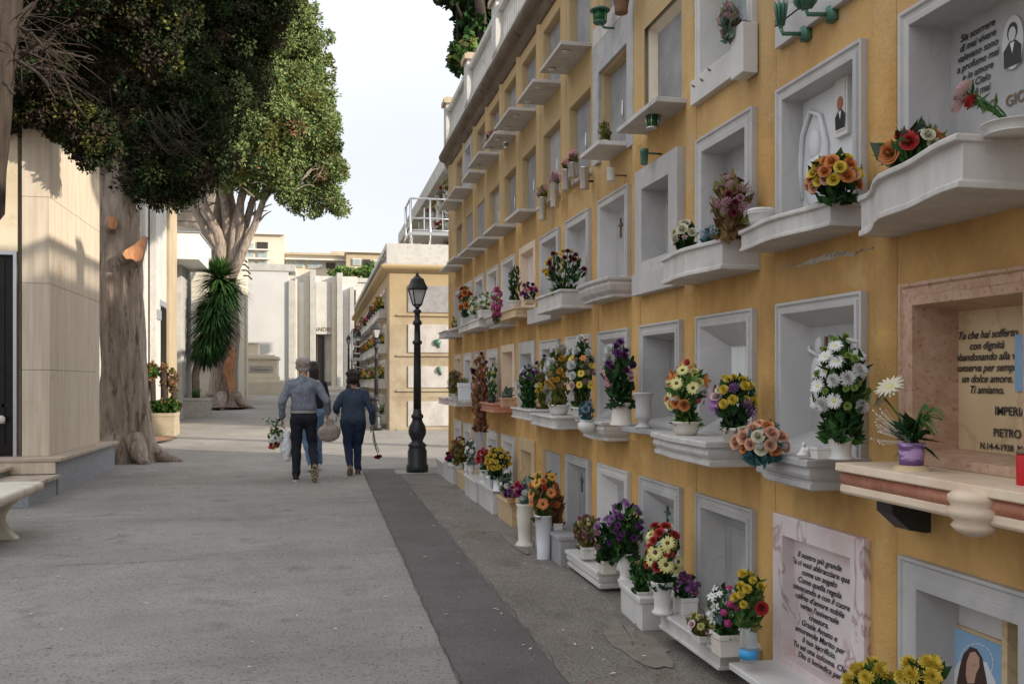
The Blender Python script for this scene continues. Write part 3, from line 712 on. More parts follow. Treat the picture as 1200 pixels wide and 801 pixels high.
# terracotta console shelf with scroll end
nd = NI[(0, 1)]
b = MB()
ya, yb = 1.9, Yf(0) + .02
b.rings([[(x, y, z) for x, y in ((XW + .26, ya), (XW - .26 * f, ya), (XW - .26 * f, yb - (1 - f) * .1), (XW + .0, yb), (XW + .26, yb - .06))] for z, f in ((1.12, 1), (1.095, 1.01), (1.09, 1.0))], 0)
b.rings([[(x, y, z) for x, y in ((XW, ya), (XW - .26 * f, ya), (XW - .26 * f, yb - (1 - f) * .2), (XW, yb - .02))] for z, f in ((1.045, .95), (1.022, .96), (1.012, .93))], 0)
sh = b.build('shelf', M['marble_cream'], nd, shear=True, bevel=.003)
b = MB(); b.rings([[(x, y, z) for x, y in ((XW, ya), (XW - .26 * f, ya), (XW - .26 * f, yb - (1 - f) * .2), (XW, yb - .02))] for z, f in ((1.09, .93), (1.067, .96), (1.045, .93))], 0, True)
b.build('red_band', M['marble_red'], sh, shear=True)
yy, zz = P3(1180, 578, XW - .27)
b = MB(); b.lathe([(.02, -.085), (.05, -.07), (.062, -.055), (.052, -.042), (.068, -.03), (.075, -.01), (.06, .002), (.07, .015), (.07, .03), (.05, .045), (.01, .05)], (XW - .25, 2.3, 1.06), 24)
b.build('scroll_boss', M['marble_cream'], sh, shear=True)
yy, zz = P3(1065, 596, XW - .05)
b = MB(); b.rings([[(XW + .01, yy - .05, z1), (XW - w, yy - .05, z1), (XW - w, yy + .04, z1), (XW + .01, yy + .04, z1)] for z1, w in ((1.012, .15), (.96, .15), (.90, .08), (.89, .02))], 0)
b.build('bracket', M['black_iron'], sh, shear=True, bevel=.004)

# (1,0) pink marble with long dedication
d = .025; X = XW + d
y, z = P3(958, 664, X)
ntext(1, 0, "Il nostro più grande\nTu ci vuoi abbracciare qua\ncome un angelo\nCome quella regola\nconoscendo e con il cuore\ncolmo d'amore nobile\nverso l'universale\ncreatura.\nGrazie Amato e\namorevole Marito per\nil tuo sacrificio.\nTu sei una colonna. Che\nDio ti benedica per\nl'eternità. Amore! Con\ngratitudine tua moglie\nMichel, Michael\ne i compagni di viaggio\nMohamed Ali", .0365, y - .012, z + .018, d, shear=.35, bold=.0002).scale.x = 1.2
# (0,0) picture of a praying woman
d = .12; X = XW + d
y0_, z1_ = P3(1092, 722, X); y1_, z0_ = P3(1182, 850, X)
fr = npanel(0, 0, y1_ - .012, y0_ + .012, z0_, z1_ + .012, d, 'marble_tan', 'picture_frame', .012)
o = npanel(0, 0, y1_, y0_, z0_ + .012, z1_, d - .012, 'photo_blue', 'picture', .004)
b = MB(); x = XW + d - .0165
def poly(pts, mi, k=0):
    vs = []
    for a, c in pts:
        yy, zz = P3(a, c, X - .02); vs.append((x - k * .0006, yy, zz))
    b.add(vs, [tuple(range(len(vs)))], mi)
poly([(1110, 830), (1112, 795), (1122, 775), (1155, 775), (1166, 800), (1168, 840)], 3)
poly([(1120, 800), (1124, 780), (1128, 766), (1136, 757), (1144, 760), (1150, 770), (1154, 790), (1158, 812), (1140, 815)], 0, 1)
poly([(1131, 790), (1132, 775), (1136, 764), (1142, 763), (1147, 770), (1147, 781), (1143, 789), (1141, 800), (1133, 800)], 1, 2)
poly([(1139, 778.5), (1143, 777.5), (1141, 780)], 2, 3)
for k in range(20):
    a0, a1 = 2 * math.pi * k / 20, 2 * math.pi * (k + .8) / 20
    poly([(1143 + 19 * math.cos(a0), 776 + 22 * math.sin(a0)), (1143 + 20 * math.cos(a0), 776 + 23 * math.sin(a0)), (1143 + 20 * math.cos(a1), 776 + 23 * math.sin(a1)), (1143 + 19 * math.cos(a1), 776 + 22 * math.sin(a1))], 3, .5)
b.build('painted_woman', [M['photo_hair'], M['photo_skin'], M['photo_red'], M['photo_white']], o, shear=True)
b = MB(); yv, _ = P3(1188, 760, X); b.box(XW + .08, XW + .12, yv - .02, yv + .005, zb(0) + .1, zt(0) - .12)
b.build('divider', M['marble_tan'], NI[(0, 0)], shear=True)
# (1,2) relief and framed photograph
d = .07; X = XW + d
yc, zc = P3(991, 122, X)
fr = npanel(1, 2, yc - .045, yc + .05, zc - .13, zc + .13, d - .0, 'marble_white', 'photo_frame', .02)
o = npanel(1, 2, yc - .032, yc + .037, zc - .11, zc + .11, d - .02, 'photo_pale', 'photo', .003, parent=fr)
figure(o, d - .0245, yc + .002, zc + shz(yc) - .03, .95, 'photo_dark', 'photo_red', 'photo_red')
yc, zc = P3(955, 175, X); b = MB()
b.tube([(X, yc - .10, zc - .2), (X - .01, yc - .11, zc), (X - .01, yc - .06, zc + .13), (X - .01, yc + .02, zc + .17), (X - .01, yc + .09, zc + .08), (X - .01, yc + .11, zc - .08), (X, yc + .1, zc - .2)], .012, 8)
b.ball((X, yc, zc + .02), (.02, .05, .07), 12); b.ball((X, yc, zc - .14), (.02, .085, .12), 12)
b.build('relief', M['relief'], NI[(1, 2)], shear=True)
# small portraits and letters in others
for (i, r, d) in ((2, 2, .11), (3, 1, .14), (2, 0, .10), (4, 0, .08), (6, 2, .055), (8, 1, .12), (5, 1, .055), (5, 2, .055), (6, 1, .055), (3, 0, .08), (10, 2, .055), (9, 2, .055), (11, 1, .055)):
    yc = Yn(i) + .2; zc = zb(r) + .42
    o = npanel(i, r, yc - .04, yc + .04, zc - .06, zc + .06, d, 'photo_dark' if r == 2 else 'photo_pale', 'portrait', .006, 'oval' if r != 2 else 'rect')
    figure(o, d - .0065, yc, zc + shz(yc), .7, 'photo_dark', 'photo_hair')
for (i, r, d) in ((1, 1, .09),):
    yc, zc = P3(960, 405, XW + d); b = MB(); b.ball((XW + d, yc, zc), (.012, .03, .04), 12); b.ball((XW + d, yc + .01, zc - .12), (.014, .06, .08), 12); b.tube([(XW + d, yc - .02, zc - .05), (XW + d - .01, yc + .06, zc - .02), (XW + d, yc + .1, zc + .03)], .01, 6)
    b.build('relief', M['relief'], NI[(i, r)], shear=True)
for (i, r, d) in ((3, 2, .10), (4, 2, .08), (5, 1, .055), (5, 0, .055), (3, 0, .08), (7, 1, .055), (8, 2, .055), (6, 2, .055), (9, 1, .055), (4, 1, .08), (1, 1, .09)):
    yc = Yf(i) - .24; zc = zb(r) + .45; b = MB(); x = XW + d - .012
    b.box(x, x + .010, yc - .006, yc + .006, zc - .07, zc + .07); b.box(x - .001, x + .009, yc - .04, yc - .0065, zc + .015, zc + .027); b.box(x - .001, x + .009, yc + .0065, yc + .04, zc + .015, zc + .027)
    b.build('cross', M['bronze'] if (i + r) % 2 else M['gold'], NI[(i, r)], shear=True)
# curtain folds behind glass (2,1)
b = MB(); rows = []
for zz in (zb(1) + .12, zt(1) - .12): rows.append([(XW + .108 + .006 * math.sin(k * 1.1), Yn(2) + .19 + (.32) * k / 40, zz) for k in range(41)])
b.rings(rows, 0, True, False, closed=False); b.build('curtain', M['curtain'], NI[(2, 1)], shear=True)
# engraved words in (3,1) right side
ntext(3, 1, 'CARO\nPADRE', .03, Yn(3) + .2, zb(1) + .33, .14, 'lead', 0)
# slab ring handles / bronze slots on the old slabs
for (i, r) in [(5, 3), (4, 3), (6, 3), (7, 3), (8, 4), (7, 4), (9, 4), (6, 4), (8, 3), (9, 3)]:
    b = MB(); y = (Yn(i) + Yf(i)) / 2 + .02; zc = (zb(r) + zt(r)) / 2 - .02; dd = .065
    b.rings([[(x, y + .012 * s * math.cos(a), zc + .07 * s * math.sin(a)) for a in [2 * math.pi * k / 16 for k in range(16)]] for x, s in ((XW + dd + .001, 1), (XW + dd - .01, .9), (XW + dd - .01, .6), (XW + dd - .004, .5))], 0, True)
    b.build('ring_handle', M['steel'], NI[(i, r)], shear=True)
# undersides: small corbels under upper shelves
for i in (5, 6, 7, 8, 9, 10, 11):
    for r, mm in ((4, 'steel'),):
        if i in (5, 6, 7, 8):
            b = MB()
            for q in (.12, .55): b.lathe([(.03, -.045), (.032, -.05), (.02, -.056), (.002, -.058)], (XW - .17, Yn(i) + q, zs(r) - .03), 14)
            b.build('light_fitting', M['ceramic'], NI[(i, r)], shear=True)
# ================================================================= other buildings
def roofed(b, x0, x1, y0, y1, z0, z1, mi=0): b.box(x0, x1, y0, y1, z0, z1, mi)

# ---- left near mausoleum ---------------------------------------------------
t = thing('travertine_mausoleum', 'tall travertine mausoleum with a dark door and raised steps behind the stone bench', 'mausoleum', (-4.6, 13.8, 0))
b = MB(); b.box(-8.2, -3.52, 12.52, 15.1, .49, 4.52)
b.build('wall', M['pale_wall'], t, bevel=.01)
b = MB()
yy = [12.4, 13.08, 13.76, 14.44, 15.12]
for k in range(4):
    for zc in range(4):
        z0 = .50 + zc * 1.055
        b.box(-3.50, -3.19, yy[k] + (0 if k == 0 else .0025), yy[k+1], z0 + .0015, z0 + 1.052)
b.build('corner_pilaster', M['travertine'], t, bevel=.002)
b = MB(); b.box(-3.53, -3.495, 12.47, 15.05, .5, 4.5); b.build('joint', M['door_dark'], t)
# door wall panels
b = MB()
b.box(-8.2, -3.56, 12.44, 12.517, 2.99, 4.5)
b.box(-8.2, -5.2, 12.44, 12.517, .5, 2.99)
b.build('front_panel', M['pale_wall'], t, bevel=.004)
b = MB(); b.box(-3.60, -3.56, 12.40, 12.5, .5, 2.99); b.box(-5.2, -3.6, 12.40, 12.5, 2.95, 2.99); b.box(-5.2, -5.16, 12.40, 12.5, .5, 2.95)
b.build('door_frame', M['alu'], t, bevel=.002)
b = MB(); b.box(-5.16, -3.6, 12.47, 12.512, .5, 2.95)
for k in range(9):
    x = -5.1 + k * .17; b.box(x, x + .03, 12.455, 12.47, .62, 2.9)
b.box(-5.16, -3.6, 12.455, 12.47, .55, .62); b.box(-5.16, -3.6, 12.455, 12.47, 1.1, 1.14)
dr = b.build('door', M['door_dark'], t)
hx, hz, _ = aty(2, 12.42, 493); b = MB(); b.box(-4.25, hx + .03, 12.40, 12.45, hz - .03, hz + .03); b.ball((hx, 12.40, hz + .02), (.05, .03, .05), 10)
b.build('letter_tray', M['ceramic'], dr)
# platform and steps
b = MB(); b.box(-8.3, -3.02, 12.12, 15.35, -.1, .455)
b.build('plinth', M['grey_granite'], t, bevel=.004)
b = MB(); b.box(-8.3, -2.97, 12.06, 15.4, .458, .50); b.build('plinth_top', M['step_stone'], t, bevel=.006)
b = MB(); b.box(-3.75, -3.04, 12.075, 12.118, .315, .455); b.build('riser_panel', M['travertine'], t)
b = MB(); b.box(-8.3, -3.04, 11.0, 12.11, -.1, .26); b.build('step_base', M['grey_granite'], t, bevel=.004)
b = MB(); b.box(-8.3, -2.99, 10.95, 12.07, .263, .305); b.build('step_top', M['step_stone'], t, bevel=.006)
b = MB(); b.box(-8.3, -3.55, 11.35, 12.06, .30, .37, 0); b.box(-8.3, -3.5, 11.3, 12.06, .373, .41, 1)
b.build('upper_step', [M['grey_granite'], M['step_stone']], t, bevel=.005)

# ---- white mausoleum behind the near tree ----------------------------------
t = thing('white_stone_mausoleum', 'white stone clad mausoleum with two small dark plaques behind the big near trunk', 'mausoleum', (-5.5, 20, 0))
b = MB()
for k in range(5):
    y0 = 17.6 + k * 1.9
    for q in range(4):
        b.box(-7.5, -4.22 - .0 * k, y0 + .005, y0 + 1.895, G(22) - .2 + q * 1.62, G(22) - .2 + (q + 1) * 1.62 - .006)
b.build('wall', M['stone_white'], t, bevel=.003)
b = MB(); b.box(-4.16, -4.0, 25.4, 27.1, .0, 6.4); b.box(-4.2, -4.06, 24.2, 24.6, .0, 6.3); b.build('pilaster', M['stone_white'], t, bevel=.01)
for q, (py0, py1) in enumerate(((349, 359), (362, 376))):
    Ya, za, _ = atx(184, -3.99, py0); Yb, zb_, _ = atx(190.5, -3.99, py1)
    b = MB(); b.box(-4.0, -3.975, 25.45 + (.5 if q == 0 else 0), 26.95, zb_, za); p = b.build('plaque', M['grey_granite'], t)
b = MB(); b.box(-4.01, -3.97, 26.1, 26.9, .2, 3.4); b.build('doorway', M['door_dark'], t)

# ---- tan stone building with white canopy ----------------------------------
t = thing('tan_stone_chapel', 'tan stone chapel with a white box canopy over its door', 'chapel', (-5, 29, 0))
g0 = .1
b = MB(); b.box(-8, -3.93, 27.2, 28.6, g0, 6.3); b.build('wall', M['stone_tan'], t, bevel=.01)
b = MB(); b.box(-8, -4.15, 28.6, 30.2, g0, 5.4); b.box(-8, -4.02, 30.2, 32.5, g0, 5.6); b.build('recessed_wall', M['grey_pier'], t, bevel=.01)
b = MB(); b.box(-4.16, -4.10, 28.8, 29.5, g0, 3.5); b.build('door', M['door_dark'], t)
b = MB(); b.box(-4.4, -3.33, 28.62, 31.9, 4.98, 5.75); b.build('canopy', M['white_paint'], t, bevel=.01)
b = MB(); b.box(-4.4, -3.30, 28.58, 31.95, 5.752, 5.79); b.build('flashing', M['grey_granite'], t)
b = MB(); b.box(-8, -3.85, 27.1, 28.7, 6.3, 6.37); b.build('coping', M['grey_granite'], t)

# ---- boarded grey brown building -------------------------------------------
t = thing('boarded_upper_building', 'tall grey brown building with horizontal concrete bands rising behind the white canopy', 'building', (-6, 42, .5))
b = MB()
for k in range(6):
    b.box(-11, -4.05, 40, 46, 7.55 + k * .40, 7.55 + k * .40 + .375)
b.build('concrete_band', M['stone_slat'], t, bevel=.02)
b = MB(); b.box(-11, -4.2, 40.3, 46, .3, 9.9); b.build('wall', M['stone_tan'], t)
b = MB()
for k in range(9): b.box(-11 + k * .77, -11 + k * .77 + .68, 40.2, 40.28, 6.55, 7.4)
b.build('window', M['window_dark'], t)

# ---- cream chapel beyond the second tree -----------------------------------
t = thing('cream_tall_chapel', 'narrow tall cream chapel side beyond the yucca, lit by the sun', 'chapel', (-4.2, 40, .6))
b = MB(); b.box(-6.5, -2.95, 36.8, 42, .4, 7.0)
b.build('wall', M['cream_stone'], t, bevel=.01)
b = MB(); b.box(-2.95, -2.86, 36.8, 37.3, .4, 6.9); b.box(-2.95, -2.86, 41.2, 42.0, .4, 6.7); b.box(-6.5, -2.9, 36.7, 42.05, 7.0, 7.15); b.build('pilaster', M['cream_stone'], t, bevel=.01)
for k in range(4):
    b = MB(); y = 37.8 + k * .9; b.tube([(-2.95, y, 6.2 - k * .12), (-2.75, y, 6.2 - k * .12), (-2.6, y, 6.05 - k * .12)], .035, 6); b.build('iron_hook', M['black_iron'], t)

# ---- mausoleum closing the road --------------------------------------------
Y0 = 50.0; ZG = G(50)
def fx(px, Y=Y0): return aty(px, Y)[0]
def fz(py, Y=Y0, px=360): return aty(px, Y, py)[1]
t = thing('grey_and_white_mausoleum', 'large modern mausoleum closing the road with a blank grey wall and tall white piers', 'mausoleum', (fx(350), Y0, ZG))
b = MB(); b.box(fx(285), fx(338), Y0 + .1, Y0 + 8, ZG - .3, fz(318)); b.build('blank_wall', M['grey_render'], t)
b = MB(); b.box(fx(288), fx(346), Y0 + .05, Y0 + 8, fz(318) , fz(318) + .0 + .35); b.build('roof_edge', M['grey_pier'], t)
b = MB(); b.box(fx(336), fx(420), Y0 + .7, Y0 + 8, ZG - .3, fz(321)); b.build('back_wall', M['stone_white'], t)
b = MB(); b.box(fx(338), fx(345.5), Y0 - .05, Y0 + 1.1, ZG - .3, fz(329)); b.box(fx(363), fx(370), Y0 - .15, Y0 + 1.1, ZG - .3, fz(316)); b.box(fx(394.5), fx(401.5), Y0 - .15, Y0 + 1.1, ZG - .3, fz(319)); b.box(fx(409.5), fx(415), Y0 - .1, Y0 + 1.1, ZG - .3, fz(335))
b.build('pier', M['grey_pier'], t, bevel=.02)
b = MB(); b.box(fx(345.8), fx(350), Y0 + .3, Y0 + 1.1, ZG - .3, fz(326)); b.box(fx(357), fx(362.7), Y0 + .1, Y0 + 1.1, ZG - .3, fz(326)); b.box(fx(388.5), fx(394.2), Y0 + .1, Y0 + 1.1, ZG - .3, fz(328)); b.build('cream_strip', M['cream_stone'], t, bevel=.01)
b = MB(); b.box(fx(350.2), fx(356.8), Y0 + .35, Y0 + 1.1, ZG - .3, fz(330)); b.box(fx(401.8), fx(409.2), Y0 + .3, Y0 + 1.1, ZG - .3, fz(336)); b.build('white_infill', M['white_paint'], t)
b = MB(); b.box(fx(370.3), fx(388.2), Y0 + .2, Y0 + 1.1, fz(391), fz(329)); b.build('stone_panel', M['stone_white'], t, bevel=.01)
b = MB(); b.box(fx(372), fx(388.2), Y0 + .5, Y0 + 1.09, fz(447), fz(391.5)); dr = b.build('door_recess', M['grey_pier'], t)
b = MB(); b.box(fx(372.3), fx(380), Y0 + .42, Y0 + .49, fz(447), fz(392.5)); 
for k in range(8): b.box(fx(372.8) + k * .045, fx(372.8) + k * .045 + .015, Y0 + .40, Y0 + .42, fz(446), fz(393))
b.build('bronze_door', M['window_dark'], t)
text(t, 'ANDREI', .30, (fx(380), Y0 + .19, fz(387.5)), (R(90), 0, 0), M['gold'], 'lettering', depth=.006)
b = MB(); b.box(fx(340), fx(418), Y0 - 1.2, Y0 + .6, ZG - .3, ZG + .12); b.box(fx(345), fx(415), Y0 - .8, Y0 + .6, ZG + .12, ZG + .26); b.build('step', M['stone_white'], t, bevel=.01)
# lower wall to the right of it
t = thing('pale_boundary_wall', 'pale plastered wall with a brown pilaster between the end mausoleum and the far burial wall', 'wall', (fx(425), 51, ZG))
b = MB(); b.box(fx(414), fx(450), 51, 51.6, ZG - .3, fz(327)); b.build('wall', M['stone_white'], t)
b = MB(); b.box(fx(413), fx(452), 50.9, 51.7, fz(327), fz(322)); b.build('coping', M['grey_pier'], t)
b = MB(); b.box(fx(414.8), fx(417.5), 50.7, 51, ZG - .3, fz(337)); b.build('pilaster', M['marble_brown'], t)

# ---- low monument on the left ----------------------------------------------
Y1 = 46.5
def mx_(px): return aty(px, Y1)[0]
def mz(py): return aty(310, Y1, py)[1]
t = thing('low_stone_monument', 'low cream stone tomb with stepped base and inscribed plate left of the grey wall', 'tomb', (mx_(308), Y1, G(46)))
b = MB(); b.box(mx_(284), mx_(325), Y1, Y1 + 2, G(46) - .2, mz(421)); b.build('body', M['cream_stone'], t, bevel=.02)
b = MB(); b.box(mx_(284), mx_(327), Y1 - .06, Y1 + 2.05, mz(421), mz(417.5)); b.box(mx_(286), mx_(322), Y1, Y1 + 2.0, mz(417.5), mz(415.5)); b.build('cornice', M['cream_stone'], t, bevel=.02)
b = MB(); b.box(mx_(284), mx_(301.5), Y1 + .8, Y1 + 2, mz(415.5), mz(402)); b.box(mx_(284), mx_(302), Y1 + .75, Y1 + 2.05, mz(402), mz(400.5)); b.build('block', M['cream_stone'], t, bevel=.02)
b = MB(); b.box(mx_(292.5), mx_(320), Y1 - .03, Y1, mz(436), mz(428.5)); pl = b.build('plate', M['marble'], t)
text(pl, '† LAPARA-MESSINA', .10, (mx_(306), Y1 - .034, mz(434)), (R(90), 0, 0), M['lead'], 'lettering', depth=.004)
b = MB()
for k, (xa, xb, zz) in enumerate(((282, 333, 447), (282, 328, 441), (282, 326, 437.5))):
    b.box(mx_(xa), mx_(xb), Y1 - .55 + k * .2, Y1 - .002 + (0), G(45) - .2, mz(zz))
b.build('step', M['cream_stone'], t, bevel=.01)

# ---- flats on the hill -------------------------------------------------------
YA = 86
def ax(px, Y=YA): return aty(px, Y)[0]
def az(py, Y=YA): return aty(350, Y, py)[1]
def windows(t, rects, Y, dark=(), shut=()):
    for q, (xa, xb, ya, yb) in enumerate(rects):
        b = MB(); b.box(ax(xa, Y), ax(xb, Y), Y - .12, Y - .02, az(yb, Y), az(ya, Y))
        w_ = b.build('window', M['window_dark'] if q in dark else M['apt_white'], t)
        if q not in dark:
            b = MB(); b.box(ax(xa + .6, Y), ax((xa + xb) / 2 - .3, Y), Y - .16, Y - .12, az(yb - .8, Y), az(ya + .8, Y)); b.box(ax((xa + xb) / 2 + .3, Y), ax(xb - .6, Y), Y - .16, Y - .12, az(yb - .8, Y), az(ya + .8, Y))
            b.build('pane', M['glass_pane'], w_)
t = thing('stepped_flats', 'sunlit block of flats with a tall flat roofed end above the blank grey wall', 'block of flats', (ax(310), YA, 1.1))
b = MB(); b.box(ax(270), ax(333), YA, YA + 12, 0, az(276)); b.build('tower_wall', M['apt_wall'], t)
b = MB(); b.box(ax(270), ax(333.4), YA - .3, YA + 12, az(276), az(273.6)); b.build('roof', M['apt_white'], t)
windows(t, [(301, 314, 285, 293), (288, 298, 286, 294), (287, 298, 296, 303), (287, 298, 306, 314), (301.5, 314, 296, 304), (302, 314, 307, 315)], YA, dark=(0,))
b = MB(); b.box(ax(283.5), ax(316), YA - .5, YA - .1, az(295), az(293.6)); b.box(ax(283.5), ax(316), YA - .5, YA - .1, az(305.5), az(304)); b.build('balcony_slab', M['apt_white'], t)
t = thing('long_low_flats', 'long lower row of flats with one open loggia in the middle of the skyline', 'block of flats', (ax(370), YA, 1.1))
b = MB(); b.box(ax(333.6), ax(405), YA + 1, YA + 11, 0, az(297)); b.build('wall', M['apt_wall'], t)
b = MB(); b.box(ax(333.6), ax(405.6), YA + .6, YA + 11, az(297), az(294.6)); b.build('roof', M['stone_tan'], t)
windows(t, [(382, 393, 307, 313.5), (346, 356, 304, 313), (360, 378, 305, 314), (395, 403, 306, 314), (335, 343, 304, 315)], YA + 1, dark=(0,))
b = MB(); b.box(ax(334), ax(405), YA + .3, YA + .95, az(303.4), az(302)); b.build('balcony_slab', M['apt_white'], t)
t = thing('end_flats', 'tan block of flats with a blank end wall just above the far parapet', 'block of flats', (ax(430), YA - 2, 1.1))
b = MB(); b.box(ax(406, YA - 3), ax(470, YA - 3), YA - 3, YA + 9, 0, az(294, YA - 3)); b.box(ax(388, YA + 4), ax(408, YA + 4), YA + 4, YA + 8, az(300, YA + 4), az(293.2, YA + 4)); b.build('wall', M['stone_tan'], t)
b = MB(); b.box(ax(404, YA - 3), ax(471, YA - 3), YA - 3.3, YA + 9, az(294, YA - 3), az(292, YA - 3)); b.build('roof', M['apt_white'], t)
windows(t, [(425, 434, 302, 309), (413, 423, 301, 309), (438, 449, 302, 309), (413, 423, 311, 318)], YA - 3, dark=(0,))

# ---- far burial wall (right) -------------------------------------------------
XB = 1.89; YB0, YB1 = 25.0, 46.0; ZB = G(25)
B2 = thing('far_columbarium', 'weathered cream burial wall beyond the gap, its end wall facing the first street lamp', 'burial wall', (XB, YB0, ZB))
b = MB()
b.box(XB, 7.0, YB0, YB1, -.1, 4.35)
b.build('wall', M['stucco_pale'], B2, bevel=.03)
b = MB(); prof = [(-.0, 4.32), (-.06, 4.33), (-.07, 4.38), (-.16, 4.40), (-.2, 4.46), (-.2, 4.5), (-.1, 4.53)]
b.rings([[(XB + x, YB0 + x, z) for x, z in prof], [(XB + x, YB1, z) for x, z in prof]], 0, True, False, closed=False)
b.rings([[(7.2, YB0 + x, z) for x, z in prof], [(XB + x, YB0 + x, z) for x, z in prof]], 0, True, False, closed=False)
b.build('cornice', M['plaster_old'], B2)
b = MB()
b.box(XB - .05, 7.1, YB0 - .05, YB0 + .14, 4.50, 5.08); b.build('front_parapet', M['apt_white'] if 0 else wp, B2)
# pierced parapet along the road
b = MB(); b.box(XB - .05, XB + .1, YB0 + .14, YB1, 4.5, 4.66); b.box(XB - .05, XB + .1, YB0 + .14, YB1, 5.0, 5.12)
n = 26
for k in range(n):
    y = YB0 + .14 + (YB1 - YB0 - .14) * k / n; dy = (YB1 - YB0 - .14) / n
    pts = []
    for q in range(9):
        a = -math.pi / 2 + math.pi * q / 8; pts.append((y + dy * .40 - .22 * math.cos(a) , 4.83 + .17 * math.sin(a)))
    pts2 = [(2 * (y + dy * .55) - p[0] + .12, p[1]) for p in pts]
    for pp, e in ((pts, y), (pts2, y + dy)):
        for (ya, za), (yb, zb_) in zip(pp, pp[1:]):
            vs = [(XB + s, yy_, zz_) for s in (-.05, .1) for yy_, zz_ in ((e, za), (e, zb_), (yb, zb_), (ya, za))]
            b.add(vs, [(0, 1, 2, 3), (4, 5, 6, 7), (2, 3, 7, 6)])
b.build('pierced_parapet', wp, B2)
# end wall slabs
for c, (xa, xb) in enumerate(((2.40, 4.5), (4.75, 6.85))):
    for q, (ya, yb) in enumerate(((335, 366), (380, 413), (429, 454), (470, 499))):
        z1 = aty(500, YB0, ya)[1]; z0 = aty(500, YB0, yb)[1]
        b = MB(); b.box(xa, xb, YB0 - .03, YB0 + .01, z0, z1); s_ = b.build('end_slab', M['marble_grey'] if q == 0 else M['marble_shelf'], B2, bevel=.006)
        if q in (1, 2):
            b = MB(); x_, z_, _ = aty(512 if q == 1 else 514, YB0, 401 if q == 1 else 433); b.ball((x_ + (c * 2.3), YB0 - .06, z_), (.10 if q == 1 else .05, .05, .09), 9); b.ball((x_ + .05 + c * 2.3, YB0 - .05, z_ - .1), (.04, .03, .05), 8)
            b.build('wreath', M['bronze'], s_)
        b = MB(); b.box(2.1, 6.95, YB0 - .05, YB0, z0 - .10, z0 - .06); 
        if c == 0: b.build('ledge', M['stucco_pale'], B2, bevel=.006)
# road side niches
FYP = []
for k in range(17):
    y0 = YB0 + .75 + k * 1.15; 
    for r in range(4):
        z0 = ZB + .25 + r * .96 + (G(y0) - ZB) * .0
        b = MB()
        rg = [[(x, y0 + i_, z0 + i_), (x, y0 + .8 - i_, z0 + i_), (x, y0 + .8 - i_, z0 + .68 - i_), (x, y0 + i_, z0 + .68 - i_)] for i_, x in ((0, XB + .0), (0, XB - .05), (.08, XB - .05), (.1, XB - .015))]
        b.rings(rg, 0, False, False); b.add([(XB - .012, y0 + .08, z0 + .08), (XB - .012, y0 + .72, z0 + .08), (XB - .012, y0 + .72, z0 + .60), (XB - .012, y0 + .08, z0 + .60)], [(0, 1, 2, 3)], 1)
        b.build('niche_front', [M['marble_white'] if (k + r) % 3 else M['marble'], M['marble_grey']], B2)
        if z0 - .1 > G(y0) - .05:
            b = MB(); b.box(XB - .22, XB, y0 - .02, y0 + .84, z0 - .12, z0 + .02); b.build('shelf', M['marble_white'] if (k * 2 + r) % 3 else M['marble_shelf'], B2, bevel=.01)
            FYP.append((k, r, y0 + .4, z0 + .02))
# upper gallery
t = thing('upper_gallery', 'white upper gallery of open niches with a grey roof beam above the far burial wall', 'building', (4, 30, 4.5))
XG = 4.0
b = MB(); b.box(XG + .35, 8, 27, 43, 4.4, 7.9); b.build('wall', M['apt_white'], t)
b = MB(); b.box(XG - .3, 8, 26.9, 43.2, 7.7, 8.2); b.build('roof_beam', M['grey_pier'], t, bevel=.02)
for k in range(9):
    y = 27.2 + k * 1.9
    b = MB(); b.box(XG - .05, XG + .36, y, y + .22, 4.4, 7.7); b.build('pillar', M['white_paint'], t, bevel=.01)
b = MB()
for q in range(3): b.box(XG + .0, XG + .35, 27, 43, 5.05 + q * .98, 5.1 + q * .98)
b.build('niche_shelf', M['marble'], t)
b = MB(); b.box(2.2, 8.0, 25.2, 26.9, 4.4, 4.95)
b.build('terrace_wall', wp, t)
UGP = [(XG + .02, 27.6 + k * .62, 5.10 + q * .98, k, q) for k in range(14) for q in range(3)]
# metal landing of the movable stair
t = thing('metal_railing', 'tall grey tubular railing standing on the roof terrace by the upper gallery', 'railing', (2.7, 26.8, 4.5))
b = MB(); Y = 26.6
xs = [aty(p, Y)[0] for p in (481, 504, 527, 545)]
zz = [aty(500, Y, p)[1] for p in (300, 270, 256, 233)]
for x in xs:
    for yy_ in (Y, Y + 1.4): b = MB(); b.tube([(x, yy_, 4.5), (x, yy_, zz[3])], .035, 8); b.build('post', M['steel'], t)
b = MB()
for z in zz[1:]: b.tube([(xs[0], Y, z), (xs[-1], Y, z)], .028, 8); b.tube([(xs[0], Y, z), (xs[0], Y + 1.4, z)], .028, 8)
b.build('rail', M['steel'], t)
b = MB(); b.box(xs[0] - .04, xs[-1], Y - .04, Y + 1.5, zz[1] - .14, zz[1] - .04); b.build('platform', M['alu'], t)
b = MB()
for s in (0, .5): b.tube([(xs[0] + .1 + s, Y, zz[1]), (xs[0] - .1 + s, Y - .05, 4.6)], .02, 6)
b.build('ladder', M['steel'], t)
